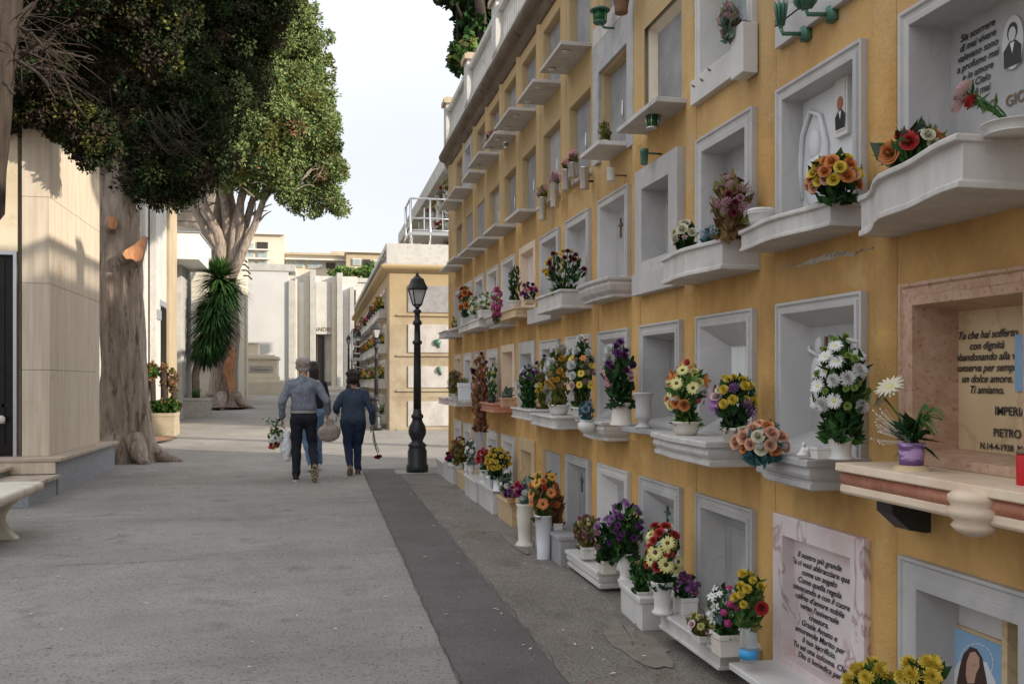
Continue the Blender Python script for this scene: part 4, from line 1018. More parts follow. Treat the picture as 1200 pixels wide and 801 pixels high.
# post and board by the far lamps
tp = gnd(414, 478)
t = thing('ladder_trolley', 'tall grey wheeled cemetery ladder parked below the far lamps', 'ladder', (1.35, 34.5, G(34.5)))
gx = 1.3; gy = 34.5; gz = G(34.5)
for dx in (0, .55):
    for dy in (0, 1.2): b = MB(); b.tube([(gx + dx, gy + dy, gz), (gx + dx, gy + dy, gz + 2.9)], .025, 6); b.build('post', M['steel'], t)
b = MB()
for k in range(10): b.tube([(gx, gy, gz + .25 + k * .25), (gx + .55, gy, gz + .25 + k * .25)], .018, 6)
b.build('rung', M['steel'], t)
b = MB(); b.box(gx - .05, gx + .9, gy - .05, gy + 1.25, gz + 1.75, gz + 1.85); b.build('platform', M['alu'], t)

# ---- street lamps ------------------------------------------------------------
LAMP0 = None
def make_lamp():
    t = thing('street_lamp', '', 'street lamp', (0, 0, 0))
    b = MB()
    b.lathe([(.17, 0), (.17, .12), (.15, .14), (.15, .34), (.135, .37), (.13, .40), (.15, .43), (.12, .46), (.085, .49), (.10, .53), (.135, .60), (.14, .66), (.12, .74), (.085, .80), (.075, .84), (.095, .86), (.095, .90), (.07, .92), (.06, 1.0)], n=20)
    b.build('base', M['black_iron'], t, local=True)
    b = MB(); b.lathe([(.062, 1.0), (.058, 1.6), (.053, 2.0), (.075, 2.01), (.075, 2.05), (.05, 2.07), (.045, 2.3), (.07, 2.31), (.07, 2.36), (.045, 2.38), (.04, 2.48), (.065, 2.50), (.065, 2.53), (.03, 2.55), (.03, 2.60)], n=18)
    b.build('pole', M['black_iron'], t, local=True)
    b = MB()   # lantern cage: four-sided, wider at the top
    for k in range(4):
        a = math.pi / 4 + k * math.pi / 2; a2 = a + math.pi / 2
        lo = lambda a: (.075 * math.cos(a), .075 * math.sin(a), 2.62); hi = lambda a: (.155 * math.cos(a), .155 * math.sin(a), 2.86)
        b.tube([lo(a), hi(a)], .010, 6); b.tube([lo(a), lo(a2)], .010, 6); b.tube([hi(a), hi(a2)], .012, 6)
        b.tube([lo(a), (.0, 0, 2.56)], .010, 6)
    cg = b.build('lantern_cage', M['black_iron'], t, local=True)
    b = MB(); b.rings([[(r * math.cos(math.pi / 4 + k * math.pi / 2), r * math.sin(math.pi / 4 + k * math.pi / 2), z) for k in range(4)] for r, z in ((.070, 2.625), (.148, 2.855))], 0)
    b.build('glass', M['milk_glass'], cg, local=True)
    b = MB(); b.rings([[(r * math.cos(math.pi / 4 + k * math.pi / 8) * (1.0 if k % 4 == 0 else .84 if k % 2 else .78), r * math.sin(math.pi / 4 + k * math.pi / 8) * (1.0 if k % 4 == 0 else .84 if k % 2 else .78), z) for k in range(16)] for r, z in ((.15, 2.86), (.190, 2.865), (.182, 2.88), (.14, 2.95), (.11, 3.02), (.06, 3.05), (.05, 3.07))], 0)
    b.lathe([(.03, 3.06), (.022, 3.08), (.03, 3.095), (.012, 3.11), (.004, 3.15)], n=10)
    b.build('hood', M['black_iron'], t, local=True)
    return t
def clone(root, loc, rz=0, label=None, group=None, scale=1):
    r = root.copy(); COL.objects.link(r); r.location = loc; r.rotation_euler.z = rz; r.scale = (scale,) * 3
    if label: r['label'] = label
    if group: r['group'] = group
    def rec(src, dst):
        for ch in list(src.children):
            c = ch.copy(); COL.objects.link(c); c.parent = dst; rec(ch, c)
    rec(root, r)
    return r
lamp = make_lamp()
lamp.scale = (.95, .95, .95); lamp.location = gnd(489, 553.5); lamp.rotation_euler.z = R(12)
lamp['label'] = 'black cast iron street lamp standing nearest, at the corner of the yellow wall'; lamp['group'] = 'black street lamps along the road'
GL = 'black street lamps along the road'
for px, Y, lab in ((441, 25.0, 'black street lamp just behind the woman in the blue sweater'), (419.5, 36.0, 'third black street lamp, between the one by the woman and the farthest one'), (408.6, 46.5, 'smallest and farthest black street lamp, by the end mausoleum')):
    x = aty(px, Y)[0]; clone(lamp, (x, Y, G(Y)), R(12), lab, GL, .93)
# iron mounting plate under the nearest lamp
b = MB(); p = gnd(489, 553.5); b.box(p.x - .32, p.x + .30, p.y - .28, p.y + .3, G(p.y) - .05, G(p.y) + .014); struct(b.build('concrete_footing', mat('pale_concrete', (.25, .24, .22), (.32, .31, .29), 8, .95)))

# ---- stone bench ---------------------------------------------------------------
t = thing('stone_bench', 'cream cast stone bench with curved legs at the left edge of the road', 'bench', (-2.9, 8.6, 0))
b = MB()
def rr(x0, x1, y0, y1, z, r=.06):
    pts = []
    for cx_, cy_, a0 in ((x1 - r, y1 - r, 0), (x0 + r, y1 - r, 90), (x0 + r, y0 + r, 180), (x1 - r, y0 + r, 270)):
        for q in range(5): a = R(a0 + q * 22.5); pts.append((cx_ + r * math.cos(a), cy_ + r * math.sin(a), z))
    return pts
x1b = gnd(52, 640).x
x0b, x1b = -3.25, -2.44
b.rings([rr(x0b + e, x1b - e, 7.95 + e, 9.35 - e, z) for z, e in ((.405, .05), (.41, .02), (.43, 0), (.475, 0), (.49, .01), (.495, .03))], 0, True)
b.build('seat', M['conc_bench'], t)
for yc in (8.15, 8.95):
    b = MB(); rows = []
    for q in range(13):
        s = q / 12; w_ = .17 + .16 * abs(2 * s - 1) ** 1.6; z = .0 + .405 * s
        rows.append([(-2.845 - w_, yc - .06, z), (-2.845 + w_, yc - .06, z), (-2.845 + w_, yc + .06, z), (-2.845 - w_, yc + .06, z)])
    b.rings(rows, 0, False); b.build('leg', M['conc_bench'], t, bevel=.006)
# ================================================================= trees
def pt(px, py, t):
    a, b, c = ray(px, py)
    return Vector((a * t, b * t, CAMH + c * t))

def foliage(name, lobes, mats, parent, cl_r=.28, leaf=.07, dens=1.0, per=46, seed=1, wmat=(.8, .12, .08), inner=.55, droop=0, wid=.42, bamp=.30, bsc=2.4):
    """lobes: (centre, radii). Leaf-sized faces on many small clumps spread through each lobe"""
    rg = np.random.default_rng(seed)
    cents = []; outs = []
    for c, r in lobes:
        r = np.array(r if hasattr(r, '__len__') else (r, r, r), float)
        area = 4 * math.pi * ((r[0]*r[1])**1.6/3 + (r[0]*r[2])**1.6/3 + (r[1]*r[2])**1.6/3) ** (1/1.6)
        n = int(dens * area / (cl_r * cl_r * 1.5)) + 3
        d = rg.normal(size=(n, 3)); d /= np.linalg.norm(d, axis=1)[:, None]
        rad = np.where(rg.random(n) < .8, rg.uniform(.82, 1.05, n), rg.uniform(inner, .85, n))
        # uneven lobe surface
        bump = np.array([mnoise.noise(Vector((x * bsc + c[0], y * bsc + c[1], z * bsc + c[2]))) for x, y, z in d])
        p = np.array(c) + d * r * (rad * (1 + bamp * bump))[:, None]
        cents.append(p); outs.append(d)
    cents = np.concatenate(cents); outs = np.concatenate(outs)
    n = len(cents)
    mi_c = rg.choice(len(wmat), size=n, p=np.array(wmat) / sum(wmat))
    crs = cl_r * rg.uniform(.6, 1.25, n)
    k = per
    d = rg.normal(size=(n, k, 3)); d += outs[:, None, :] * .55; d /= np.linalg.norm(d, axis=2)[..., None]
    pos = cents[:, None, :] + d * crs[:, None, None] * rg.uniform(.55, 1.05, (n, k, 1))
    if droop: d[..., 2] -= droop; d /= np.linalg.norm(d, axis=2)[..., None]
    pos = pos.reshape(-1, 3); d = d.reshape(-1, 3)
    N_ = len(pos)
    L_ = leaf * rg.uniform(.6, 1.5, (N_, 1))
    dr = d + rg.normal(scale=.5, size=(N_, 3)); dr /= np.linalg.norm(dr, axis=1)[:, None]
    sd = np.cross(dr, rg.normal(size=(N_, 3))); sd /= np.linalg.norm(sd, axis=1)[:, None] + 1e-9
    v0 = pos - dr * L_ * .5; v2 = pos + dr * L_ * .6
    v1 = pos + sd * L_ * wid; v3 = pos - sd * L_ * wid
    V = np.stack([v0, v1, v2, v3], 1).reshape(-1, 3).astype(np.float32)
    me = bpy.data.meshes.new(name)
    me.vertices.add(len(V)); me.vertices.foreach_set('co', V.ravel())
    me.loops.add(N_ * 4); me.loops.foreach_set('vertex_index', np.arange(N_ * 4, dtype=np.int32))
    me.polygons.add(N_); me.polygons.foreach_set('loop_start', np.arange(0, N_ * 4, 4, dtype=np.int32))
    mi = np.repeat(mi_c, k)
    flip = rg.random(N_) < .06; mi = np.where(flip, rg.integers(0, len(wmat), N_), mi)
    me.polygons.foreach_set('material_index', mi.astype(np.int32))
    for m in mats: me.materials.append(M[m])
    me.update(calc_edges=True); me.validate()
    return link(name, me, parent)

def trunk(path, rads, seed=0, flutes=5, amp=.18, n=40, sub=9):
    """fluted tapering stem; path list of Vectors"""
    b = MB(); pts = []; rr_ = []
    for k in range(len(path) - 1):
        for q in range(sub):
            t = q / sub; s = t * t * (3 - 2 * t) * .4 + t * .6
            pts.append(path[k].lerp(path[k + 1], t)); rr_.append(rads[k] + (rads[k + 1] - rads[k]) * s)
    pts.append(path[-1]); rr_.append(rads[-1])
    rows = []
    for k, (p, r) in enumerate(zip(pts, rr_)):
        h = k / len(pts)
        row = []
        for j in range(n):
            a = 2 * math.pi * j / n
            tw = a + h * 1.1
            f = 1 + amp * math.sin(tw * flutes + seed) * (.6 + .4 * math.sin(h * 7 + seed)) + amp * .7 * mnoise.noise(Vector((math.cos(tw) * 2.2, math.sin(tw) * 2.2, h * 5 + seed))) + .05 * mnoise.noise(Vector((math.cos(tw) * 9, math.sin(tw) * 9, h * 14 + seed)))
            row.append((p.x + r * f * math.cos(a), p.y + r * f * math.sin(a), p.z))
        rows.append(row)
    b.rings(rows, 0, True, True)
    return b

def branch(b, p0, p1, r0, r1, sag=.1, n=7, seed=0, sides=7):
    pts = []; rs = []
    for k in range(n + 1):
        t = k / n; p = p0.lerp(p1, t)
        w = math.sin(math.pi * t) * (p1 - p0).length * .06
        p = p + Vector((mnoise.noise(Vector((t * 2, seed, 0))), mnoise.noise(Vector((t * 2, seed, 5))), 0)) * w * 2 + Vector((0, 0, sag * math.sin(math.pi * t)))
        pts.append(p); rs.append(r0 + (r1 - r0) * t)
    b.tube(pts, rs, sides)
    return pts

# ---- big near cypress by the mausoleum ---------------------------------------
g = gnd(146, 541)
t = thing('cypress_tree', 'large shaded cypress with a fluted grey trunk and orange saw cuts beside the travertine mausoleum', 'tree', g)
D1 = g.y / (CT + (.417) * ST)
tt = (g.x ** 2 + g.y ** 2) ** .5 / ((ray(146)[0] ** 2 + ray(146)[1] ** 2) ** .5)
P_ = lambda px, py, dt=0: pt(px, py, tt + dt)
path = [Vector((g.x, g.y, -.1)), P_(146, 500), P_(146, 430), P_(143, 350), P_(141, 280), P_(136, 220), P_(132, 160), P_(140, 80)]
tr = trunk(path, [.47, .36, .34, .35, .35, .30, .25, .20], 2.0, 3, .26, 72, 12)
# roots
for a, l in ((-.1, 1.0), (-.9, .8), (-2.0, .7), (1.0, .8)):
    pts = [g + Vector((math.cos(a) * .28, math.sin(a) * .28, .42)), g + Vector((math.cos(a) * .46, math.sin(a) * .46, .16)), g + Vector((math.cos(a) * l * .75, math.sin(a) * l * .75, .04)), g + Vector((math.cos(a) * l, math.sin(a) * l, -.06))]
    tr.tube(pts, [.17, .15, .09, .04], 8)
trk = tr.build('trunk', M['bark'], t)
def knot(px, py, dx, w, h, par, m='cutwood', pts=None):
    """sawn stub: a short collar sticking out of the bark with a flat cut face towards the road"""
    c = P_(px, py, -.44)
    b = MB(); f = Vector((.35, -.92, .1)).normalized(); s = f.cross(Vector((0, 0, 1))).normalized(); u = s.cross(f)
    prof = pts or [(math.cos(2 * math.pi * k / 14) * w, math.sin(2 * math.pi * k / 14) * h) for k in range(14)]
    b.rings([[tuple(c + s * x * k_ + u * y * k_ + f * d_) for x, y in prof] for k_, d_ in ((1.5, -.14), (1.25, -.02), (1.12, .03))], 0, True, caps=False)
    b.add([tuple(c + s * x * 1.12 + u * y * 1.12 + f * .03) for x, y in prof], [tuple(range(len(prof)))], 1)
    b.build('saw_cut', [M['bark'], M[m]], par)
knot(131, 261, 0, .075, .10, trk)
knot(157, 291, 0, 1, 1, trk, pts=[(-.17, .16), (-.12, .17), (.0, .05), (.13, -.04), (.16, -.10), (.12, -.17), (.04, -.16), (-.02, -.2), (-.10, -.17), (-.13, -.03)])
b = MB()
ends = [(60, 60, -1.5), (20, 20, 0), (110, 20, 1.5), (200, 60, -.5), (250, 20, 1), (180, 130, 1), (230, 120, 0), (300, -10, 0), (100, 120, -1), (70, 120, .5), (150, -60, 0), (205, 180, 0)]
for k, (px, py, dt) in enumerate(ends):
    s = [P_(136, 215), P_(132, 165), P_(138, 100)][k % 3]
    pts = branch(b, s, P_(px, py, dt), .12, .03, .15, 8, k)
    for q in range(7):
        e = pts[3 + q % 5] + Vector((rnd.uniform(-1, 1), rnd.uniform(-1, 1), rnd.uniform(-.7, .5)))
        branch(b, pts[3 + q % 5], e, .022, .006, .05, 5, k * 9 + q, 5)
b.build('limbs', M['bark_dark'], t)
lob = []
for px, py, r, dt in ((150, 30, 75, 0), (215, 30, 78, .3), (270, -5, 55, 0), (175, 105, 55, .3), (235, 95, 52, 0), (265, 60, 50, .5), (125, 80, 52, 0), (160, 165, 38, .2), (200, 175, 40, 0), (222, 150, 38, .4), (205, 212, 22, .1), (170, 205, 22, -.2), (150, 195, 18, .2),
                       (100, 125, 40, .5), (75, 95, 55, 1), (310, 15, 28, .2), (75, 20, 75, 1.2), (180, -80, 120, 0), (60, -90, 120, 1), (280, -80, 75, .4), (128, 165, 26, .3), (330, -15, 20, 0), (235, 190, 26, 0), (215, 215, 18, .2), (245, 165, 26, .2), (120, 190, 18, .1), (85, 130, 26, 0), (45, 128, 26, .5), (20, 125, 24, .8), (5, 140, 16, .6), (30, 146, 12, 0), (60, 148, 13, .2), (88, 155, 12, .3), (105, 172, 13, .2), (112, 195, 9, 0), (150, 222, 13, 0), (185, 228, 10, 0)):
    rr2 = r * tt / FPX
    lob.append((P_(px, py, dt), (rr2, rr2 * 1.15, rr2)))
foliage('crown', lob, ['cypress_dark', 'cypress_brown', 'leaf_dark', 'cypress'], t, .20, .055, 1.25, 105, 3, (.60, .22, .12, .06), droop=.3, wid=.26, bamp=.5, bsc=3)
# bare twigs hanging below the crown
b = MB(); r_ = random.Random(4)
for k in range(60):
    px = r_.uniform(5, 130); py = r_.uniform(95, 150)
    p = P_(px, py, r_.uniform(-1.2, .6)); q = p + Vector((r_.uniform(-.2, .9), r_.uniform(-.4, .4), -r_.uniform(.1, .75)))
    pts = branch(b, p, q, .014, .005, -.1, 6, k, 4)
    for m_ in range(3):
        e = pts[2 + m_] + Vector((r_.uniform(-.2, .3), r_.uniform(-.2, .2), -r_.uniform(.0, .3))); branch(b, pts[2 + m_], e, .006, .003, .02, 4, k + m_, 4)
for k in range(18):
    px = r_.uniform(170, 215); py = r_.uniform(120, 165); p = P_(px, py, -.9); q = p + Vector((r_.uniform(.1, .9), 0, -r_.uniform(-.05, .5)))
    branch(b, p, q, .014, .006, -.25, 6, k, 4)
b.build('dead_twigs', M['twig'], t)
lob = [(P_(x, y, d), r) for x, y, r, d in ((10, 150, .16, 0), (45, 152, .14, -.3), (38, 160, .10, -.5), (70, 142, .17, .2), (95, 160, .16, 0), (110, 175, .18, .1), (98, 195, .05, 0), (120, 190, .16, 0), (30, 130, .22, 0), (60, 125, .2, 0))]
foliage('hanging_sprays', lob, ['leaf_dark', 'cypress_brown'], t, .08, .06, .9, 16, 5, (.8, .2))

# ---- nearer tree by the bench (only a limb and lower branches in view) --------
t = thing('leaning_cypress', 'brown leaning cypress stem and dead inner branches in the top left corner', 'tree', (-4.3, 8.6, 0))
path = [Vector((-4.3, 8.6, -.1)), Vector((-4.0, 8.7, 1.2)), pt(-22, 250, 9.2), pt(-12, 170, 9.2), pt(-4, 90, 9.2), pt(4, 0, 9.3), pt(22, -110, 9.5)]
trunk(path, [.30, .24, .20, .17, .16, .17, .12], 7, 5, .12, 28, 6).build('trunk', M['bark_dark'], t)
b = MB(); r_ = random.Random(9)
for k in range(16):
    s = pt(2, r_.uniform(-20, 90), 9.3); e = pt(r_.uniform(25, 110), r_.uniform(-20, 120), r_.uniform(9, 12))
    pts = branch(b, s, e, .028, .008, .1, 8, k, 6)
    for q in range(8):
        c = pts[2 + q % 6]; e2 = c + Vector((r_.uniform(-.4, .6), r_.uniform(-.4, .4), r_.uniform(-.4, .3))); p2 = branch(b, c, e2, .008, .003, .04, 5, k + q, 4)
branch(b, pt(62, 78, 10.2), pt(100, 137, 10.4), .022, .014, 0, 6, 1, 6); branch(b, pt(4, 97, 9.0), pt(17, 110, 8.9), .02, .012, 0, 5, 1, 6)
b.build('limbs', M['bark_dark'], t)
lob = []
for px, py, r, dt in ((30, 30, 60, 1.5), (80, 10, 60, 1.8), (10, 75, 40, 2.2), (60, 80, 45, 2.5), (100, 60, 45, 2.6), (20, 115, 30, 2.8), (0, -40, 70, .8), (80, -40, 50, .8), (-40, 40, 60, .8), (75, 115, 28, 3)):
    r2 = r * 10 / FPX; lob.append((pt(px, py, 9.3 + dt), r2))
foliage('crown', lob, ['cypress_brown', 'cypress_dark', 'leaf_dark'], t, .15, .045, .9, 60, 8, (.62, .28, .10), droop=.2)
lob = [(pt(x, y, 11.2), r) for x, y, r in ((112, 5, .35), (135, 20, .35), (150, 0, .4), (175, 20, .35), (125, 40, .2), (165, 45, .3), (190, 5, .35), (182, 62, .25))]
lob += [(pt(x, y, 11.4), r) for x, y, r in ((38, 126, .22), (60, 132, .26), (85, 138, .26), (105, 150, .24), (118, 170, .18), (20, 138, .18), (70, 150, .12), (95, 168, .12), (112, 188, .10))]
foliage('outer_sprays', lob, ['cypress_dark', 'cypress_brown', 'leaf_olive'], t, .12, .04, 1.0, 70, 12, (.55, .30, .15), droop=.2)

# ---- sunlit umbrella shaped cypress -------------------------------------------
g = gnd(261, 478)
tt = g.y / ray(261)[1]
P_ = lambda px, py, dt=0: pt(px, py, tt + dt)
t = thing('cypress_tree', 'sunlit green cypress with a broad crown on many fanning limbs beyond the yucca', 'tree', g)
tr = trunk([Vector((g.x, g.y, -.1 + g.z)), P_(262, 465), P_(262, 430), P_(263, 390), P_(262, 350), P_(262, 322)], [.75, .50, .44, .46, .42, .42], 4, 5, .2, 36, 7)
for a, l in ((-.4, 1.3), (-1.5, 1.2), (-2.6, 1.2)):
    tr.tube([g + Vector((math.cos(a) * .5, math.sin(a) * .5, .5)), g + Vector((math.cos(a) * .8, math.sin(a) * .8, .12)), g + Vector((math.cos(a) * l, math.sin(a) * l, -.06))], [.2, .14, .05], 7)
trk = tr.build('trunk', M['bark'], t)
b = MB(); zt_ = []
for k in range(12):
    a = k / 11; px = 269.5 + 2.2 * math.sin(k * .8); c = P_(px, 403 + 57 * a, -.62 + .03 * math.sin(k)); w_ = .14 * math.sin(math.pi * (.08 + .84 * a)) + .03
    zt_.append([(c.x - w_, c.y, c.z), (c.x, c.y - .05, c.z), (c.x + w_, c.y + .06, c.z)])
b.rings(zt_, 0, True, False, closed=False); b.build('bare_wood', M['cutwood'], trk)
b = MB()
L = [(222, 206, 0), (236, 190, -.8), (252, 170, .5), (268, 165, -.5), (284, 170, .8), (300, 178, -.3), (308, 190, .3), (318, 205, -.4), (258, 120, .3), (300, 110, 0)]
for k, (px, py, dt) in enumerate(L):
    s = P_(256 + k * 1.3, 335, dt * .2)
    pts = branch(b, s, P_(px, py, dt), .24 - .008 * k, .09, -.25 if k > 5 else .2, 10, k, 9)
    for q in range(5): branch(b, pts[6 + q % 4], pts[6 + q % 4] + Vector((rnd.uniform(-.6, .9), rnd.uniform(-.6, .6), rnd.uniform(.2, 1.0))), .05, .015, .05, 5, k * 5 + q, 5)
branch(b, P_(292, 240), P_(350, 212, .3), .09, .04, .3, 8, 3, 7); branch(b, P_(300, 232), P_(372, 228, -.3), .06, .02, .3, 8, 5, 7)
for k in range(46):
    px = rnd.uniform(290, 375); s = P_(px, rnd.uniform(205, 235), rnd.uniform(-1.5, 1)); branch(b, s, s + Vector((rnd.uniform(-.8, .8), rnd.uniform(-.4, .4), rnd.uniform(-.1, .9))), .03, .01, .1, 5, k, 4)
b.build('limbs', M['bark'], t)
lob = []
for px, py, r, dt in ((330, 0, 36, 0), (345, 45, 36, 0), (312, 60, 50, .4), (352, 95, 38, .2), (300, 115, 55, -.3), (340, 140, 48, -.2), (368, 133, 27, .3), (376, 165, 23, 0), (265, 110, 48, 0), (250, 150, 42, -.6), (290, 170, 40, -.8), (325, 182, 36, -.3), (228, 165, 38, 0), (215, 130, 36, .5), (362, 190, 30, .2), (388, 200, 18, 0), (398, 238, 9, 0), (380, 232, 16, .2), (360, 238, 14, 0), (342, 228, 13, -.2),
                       (240, 190, 24, -.4), (268, 195, 22, -.8), (298, 205, 20, -.5), (210, 185, 20, .2), (330, 215, 16, -.6), (270, 40, 45, .5), (240, 80, 45, .5), (318, -40, 34, 0), (362, 155, 34, .6)):
    r2 = .94 * r * tt / FPX; lob.append((P_(px, py, dt * 1.5), (r2, r2 * 1.1, r2)))
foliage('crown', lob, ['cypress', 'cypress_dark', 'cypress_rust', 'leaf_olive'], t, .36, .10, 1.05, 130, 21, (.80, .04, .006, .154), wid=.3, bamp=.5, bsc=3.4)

# ---- tree behind the yellow wall ----------------------------------------------
t = thing('broadleaf_tree', 'dark leafy tree rising behind the balustrade of the yellow burial wall', 'tree', (3.9, 18.4, .07))
b = trunk([Vector((3.9, 18.4, -.1)), Vector((3.8, 18.4, 3)), Vector((3.4, 18.2, 6)), Vector((3.1, 18, 9))], [.3, .25, .18, .1], 3, 4, .08, 16, 5)
for k, (px, py) in enumerate(((535, 10), (545, 50), (560, 20), (525, -20), (550, 75))): branch(b, Vector((3.5, 18.2, 5 + k * .6)), pt(px, py, 18.4), .07, .02, .1, 7, k, 6)
b.build('trunk', M['bark_dark'], t)
lob = [(pt(x, y, 18.4 + d), r * 18.4 / FPX) for x, y, r, d in ((528, -5, 12, 0), (545, 15, 13, .2), (560, 5, 22, .5), (556, 35, 14, 0), (545, 40, 10, .2), (562, 60, 14, .3), (540, 75, 7, 0), (528, 70, 5, 0), (550, 88, 8, .1), (575, 30, 30, 1), (600, -30, 60, 1.5), (545, -40, 36, .5), (538, 55, 6, 0), (640, -60, 70, 2))]
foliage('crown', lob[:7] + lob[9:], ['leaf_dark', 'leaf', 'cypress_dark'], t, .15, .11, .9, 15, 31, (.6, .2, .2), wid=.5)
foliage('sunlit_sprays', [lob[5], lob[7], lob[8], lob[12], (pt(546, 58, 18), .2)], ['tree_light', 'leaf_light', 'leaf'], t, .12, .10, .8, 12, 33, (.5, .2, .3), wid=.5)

# ---- blade-leaved plants --------------------------------------------------------
def blades(b, c, n, length, w, up=(-.9, 1), seed=0, mi=0, droop=.6, out=None):
    r_ = random.Random(seed)
    for k in range(n):
        a = r_.uniform(0, 6.283); el = r_.uniform(*up)
        d = Vector((math.cos(a) * math.cos(el), math.sin(a) * math.cos(el), math.sin(el)))
        s = d.cross(Vector((0, 0, 1))); s = s.normalized() if s.length > .01 else Vector((1, 0, 0))
        L_ = length * r_.uniform(.7, 1.1); vs = []
        for q in range(5):
            u = q / 4; p = c + d * L_ * u + Vector((0, 0, -droop * L_ * u * u)); ww = w * (.6 + .8 * u if u < .5 else 2 * (1 - u) + .02)
            vs += [tuple(p - s * ww), tuple(p + s * ww)]
        b.add(vs, [(2*q, 2*q+1, 2*q+3, 2*q+2) for q in range(4)], mi, False)
g = gnd(226, 489.5)
t = thing('square_planter', 'grey concrete trough with a grassy tuft below the yucca', 'planter', g)
def trough(t, c, sx, sy, h, m, rim=.05, taper=.88):
    b = MB(); b.rings([[(c.x + x * sx / 2 * k, c.y + y * sy / 2 * k, c.z + z) for x, y in ((-1, -1), (1, -1), (1, 1), (-1, 1))] for k, z in ((taper, -.05), (.97, h * .85), (1.0, h * .86), (1.0, h), (.90, h), (.88, h - .06))], 0, caps=True)
    o = b.build('box', M[m], t, bevel=.008)
    b = MB(); b.box(c.x - sx * .44, c.x + sx * .44, c.y - sy * .44, c.y + sy * .44, c.z + h - .10, c.z + h - .04); b.build('soil', M['soil'], t)
trough(t, g + Vector((0, .5, 0)), 1.0, 1.0, .62, 'conc')
b = MB(); blades(b, g + Vector((.05, .5, .62)), 90, .62, .014, (.3, 1.4), 3, 0, .5); b.build('grass_tuft', M['leaf_light'], t)
yc = g.y + .9; 
A = lambda px, py: Vector((aty(px, yc)[0], yc, aty(px, yc, py)[1]))
t = thing('yucca', 'tall yucca with drooping sword leaves in front of the second tree', 'yucca', (A(232, 470).x, yc, g.z))
b = MB(); b.tube([A(230, 480), A(229, 440), A(236, 400), A(250, 350), A(256, 315)], [.13, .12, .11, .10, .08], 10); b.tube([A(236, 400), A(240, 380), A(246, 372)], [.09, .07, .06], 8)
b.build('trunk', M['bark'], t)
b = MB(); blades(b, A(262, 336), 300, 1.05, .034, (-.9, .6), 25, 1, .3); blades(b, A(250, 364), 300, 1.15, .034, (-1.2, .2), 26, 1, .3); blades(b, A(243, 385), 260, 1.15, .034, (-1.45, -.6), 27, 1, .15); blades(b, A(257, 326), 420, 1.0, .034, (-.5, 1.4), 5, 0, .2); blades(b, A(253, 350), 380, 1.05, .034, (-1.1, .5), 6, 1, .3); blades(b, A(250, 378), 320, 1.0, .034, (-1.3, -.1), 7, 1, .3); blades(b, A(240, 392), 260, 1.1, .034, (-1.52, -.9), 8, 1, .1); blades(b, A(246, 395), 160, .9, .03, (-1.3, -.3), 18, 1, .2)
b.build('sword_leaves', [M['leaf'], M['leaf_dark']], t)
# ---- tan planter with pruned stems ---------------------------------------------
g = gnd(187, 511)
t = thing('square_planter', 'tan concrete planter box with sprouting leafy stumps behind the near trunk', 'planter', g)
c = g + Vector((-.02, .45, 0)); trough(t, c, .72, .9, .55, 'planter_tan', taper=1.0)
b = MB(); st = []
yy_ = c.y
for px, top, w_ in ((178, 430, .075), (192, 435, .085), (203, 440, .075)):
    X_ = aty(px, yy_)[0]; z_ = aty(px, yy_, top)[1]; b.tube([(X_, yy_, c.z + .45), (X_ + .03, yy_, (c.z + z_) / 2), (X_, yy_, z_)], [w_, w_ * .9, w_], 9); st.append(Vector((X_, yy_, z_)))
b.build('stump', M['bark_dark'], t)
lob = [(s + Vector((0, 0, -.08)), (.12, .12, .12)) for s in st[:1]] + [(Vector((c.x + dx, c.y, c.z + .64 + dz)), .14) for dx, dz in ((-.27, .0), (-.1, .03), (.1, .06), (.26, .1))]
foliage('leaves', lob, ['leaf', 'leaf_olive', 'leaf_dry'], t, .07, .075, .9, 14, 41, (.7, .25, .05), wid=.5)
foliage('dry_sprays', [(s + Vector((0, 0, -.25 * k)), (.085, .085, .15)) for s in st for k in (0, 1)] , ['leaf_dry', 'leaf_rust', 'leaf_olive'], t, .06, .06, .6, 12, 43, (.6, .2, .2))
# low roadside tufts
for k, (px, py, lab) in enumerate(((274, 468, 'small green weed tuft at the foot of the sunlit tree trunk'), (303, 455, 'dry weeds at the left end of the tomb steps'), (322, 455, 'dry weeds before the middle of the tomb steps'))):
    g = gnd(px, py); b = MB(); blades(b, g, 40, .45 if k == 0 else .3, .02, (.6, 1.5), 60 + k, 0, .3)
    tag(b.build('weed_tuft', M['leaf'] if k == 0 else M['leaf_olive'], None), lab, 'weeds')
# rooftop shrubs by the flats
for k, (px, py, r, lab) in enumerate(((316, 317, .35, 'flat green creeper on top of the blank grey wall'), (404, 322, .5, 'green shrub on the skyline right of the end mausoleum roof'), (438, 318, .5, 'young leafy shrub just left of the pierced parapet top'))):
    t = thing('shrub', lab, 'shrub', pt(px, py + 2, 58)); b = MB(); b.tube([pt(px, py + 6, 58), pt(px, py, 58)], .06, 6); b.build('stem', M['bark_dark'], t)
    foliage('leaves', [(pt(px + dx, py + abs(dx) * .1, 58), (r * 1.3, r, r * (.35 if k == 0 else .8))) for dx in ((-12, 0, 12) if k == 0 else (-5, 0, 5))], ['leaf_light', 'leaf', 'tree_light'], t, .2, .16, .7, 14, 50 + k, (.4, .4, .2), wid=.5)

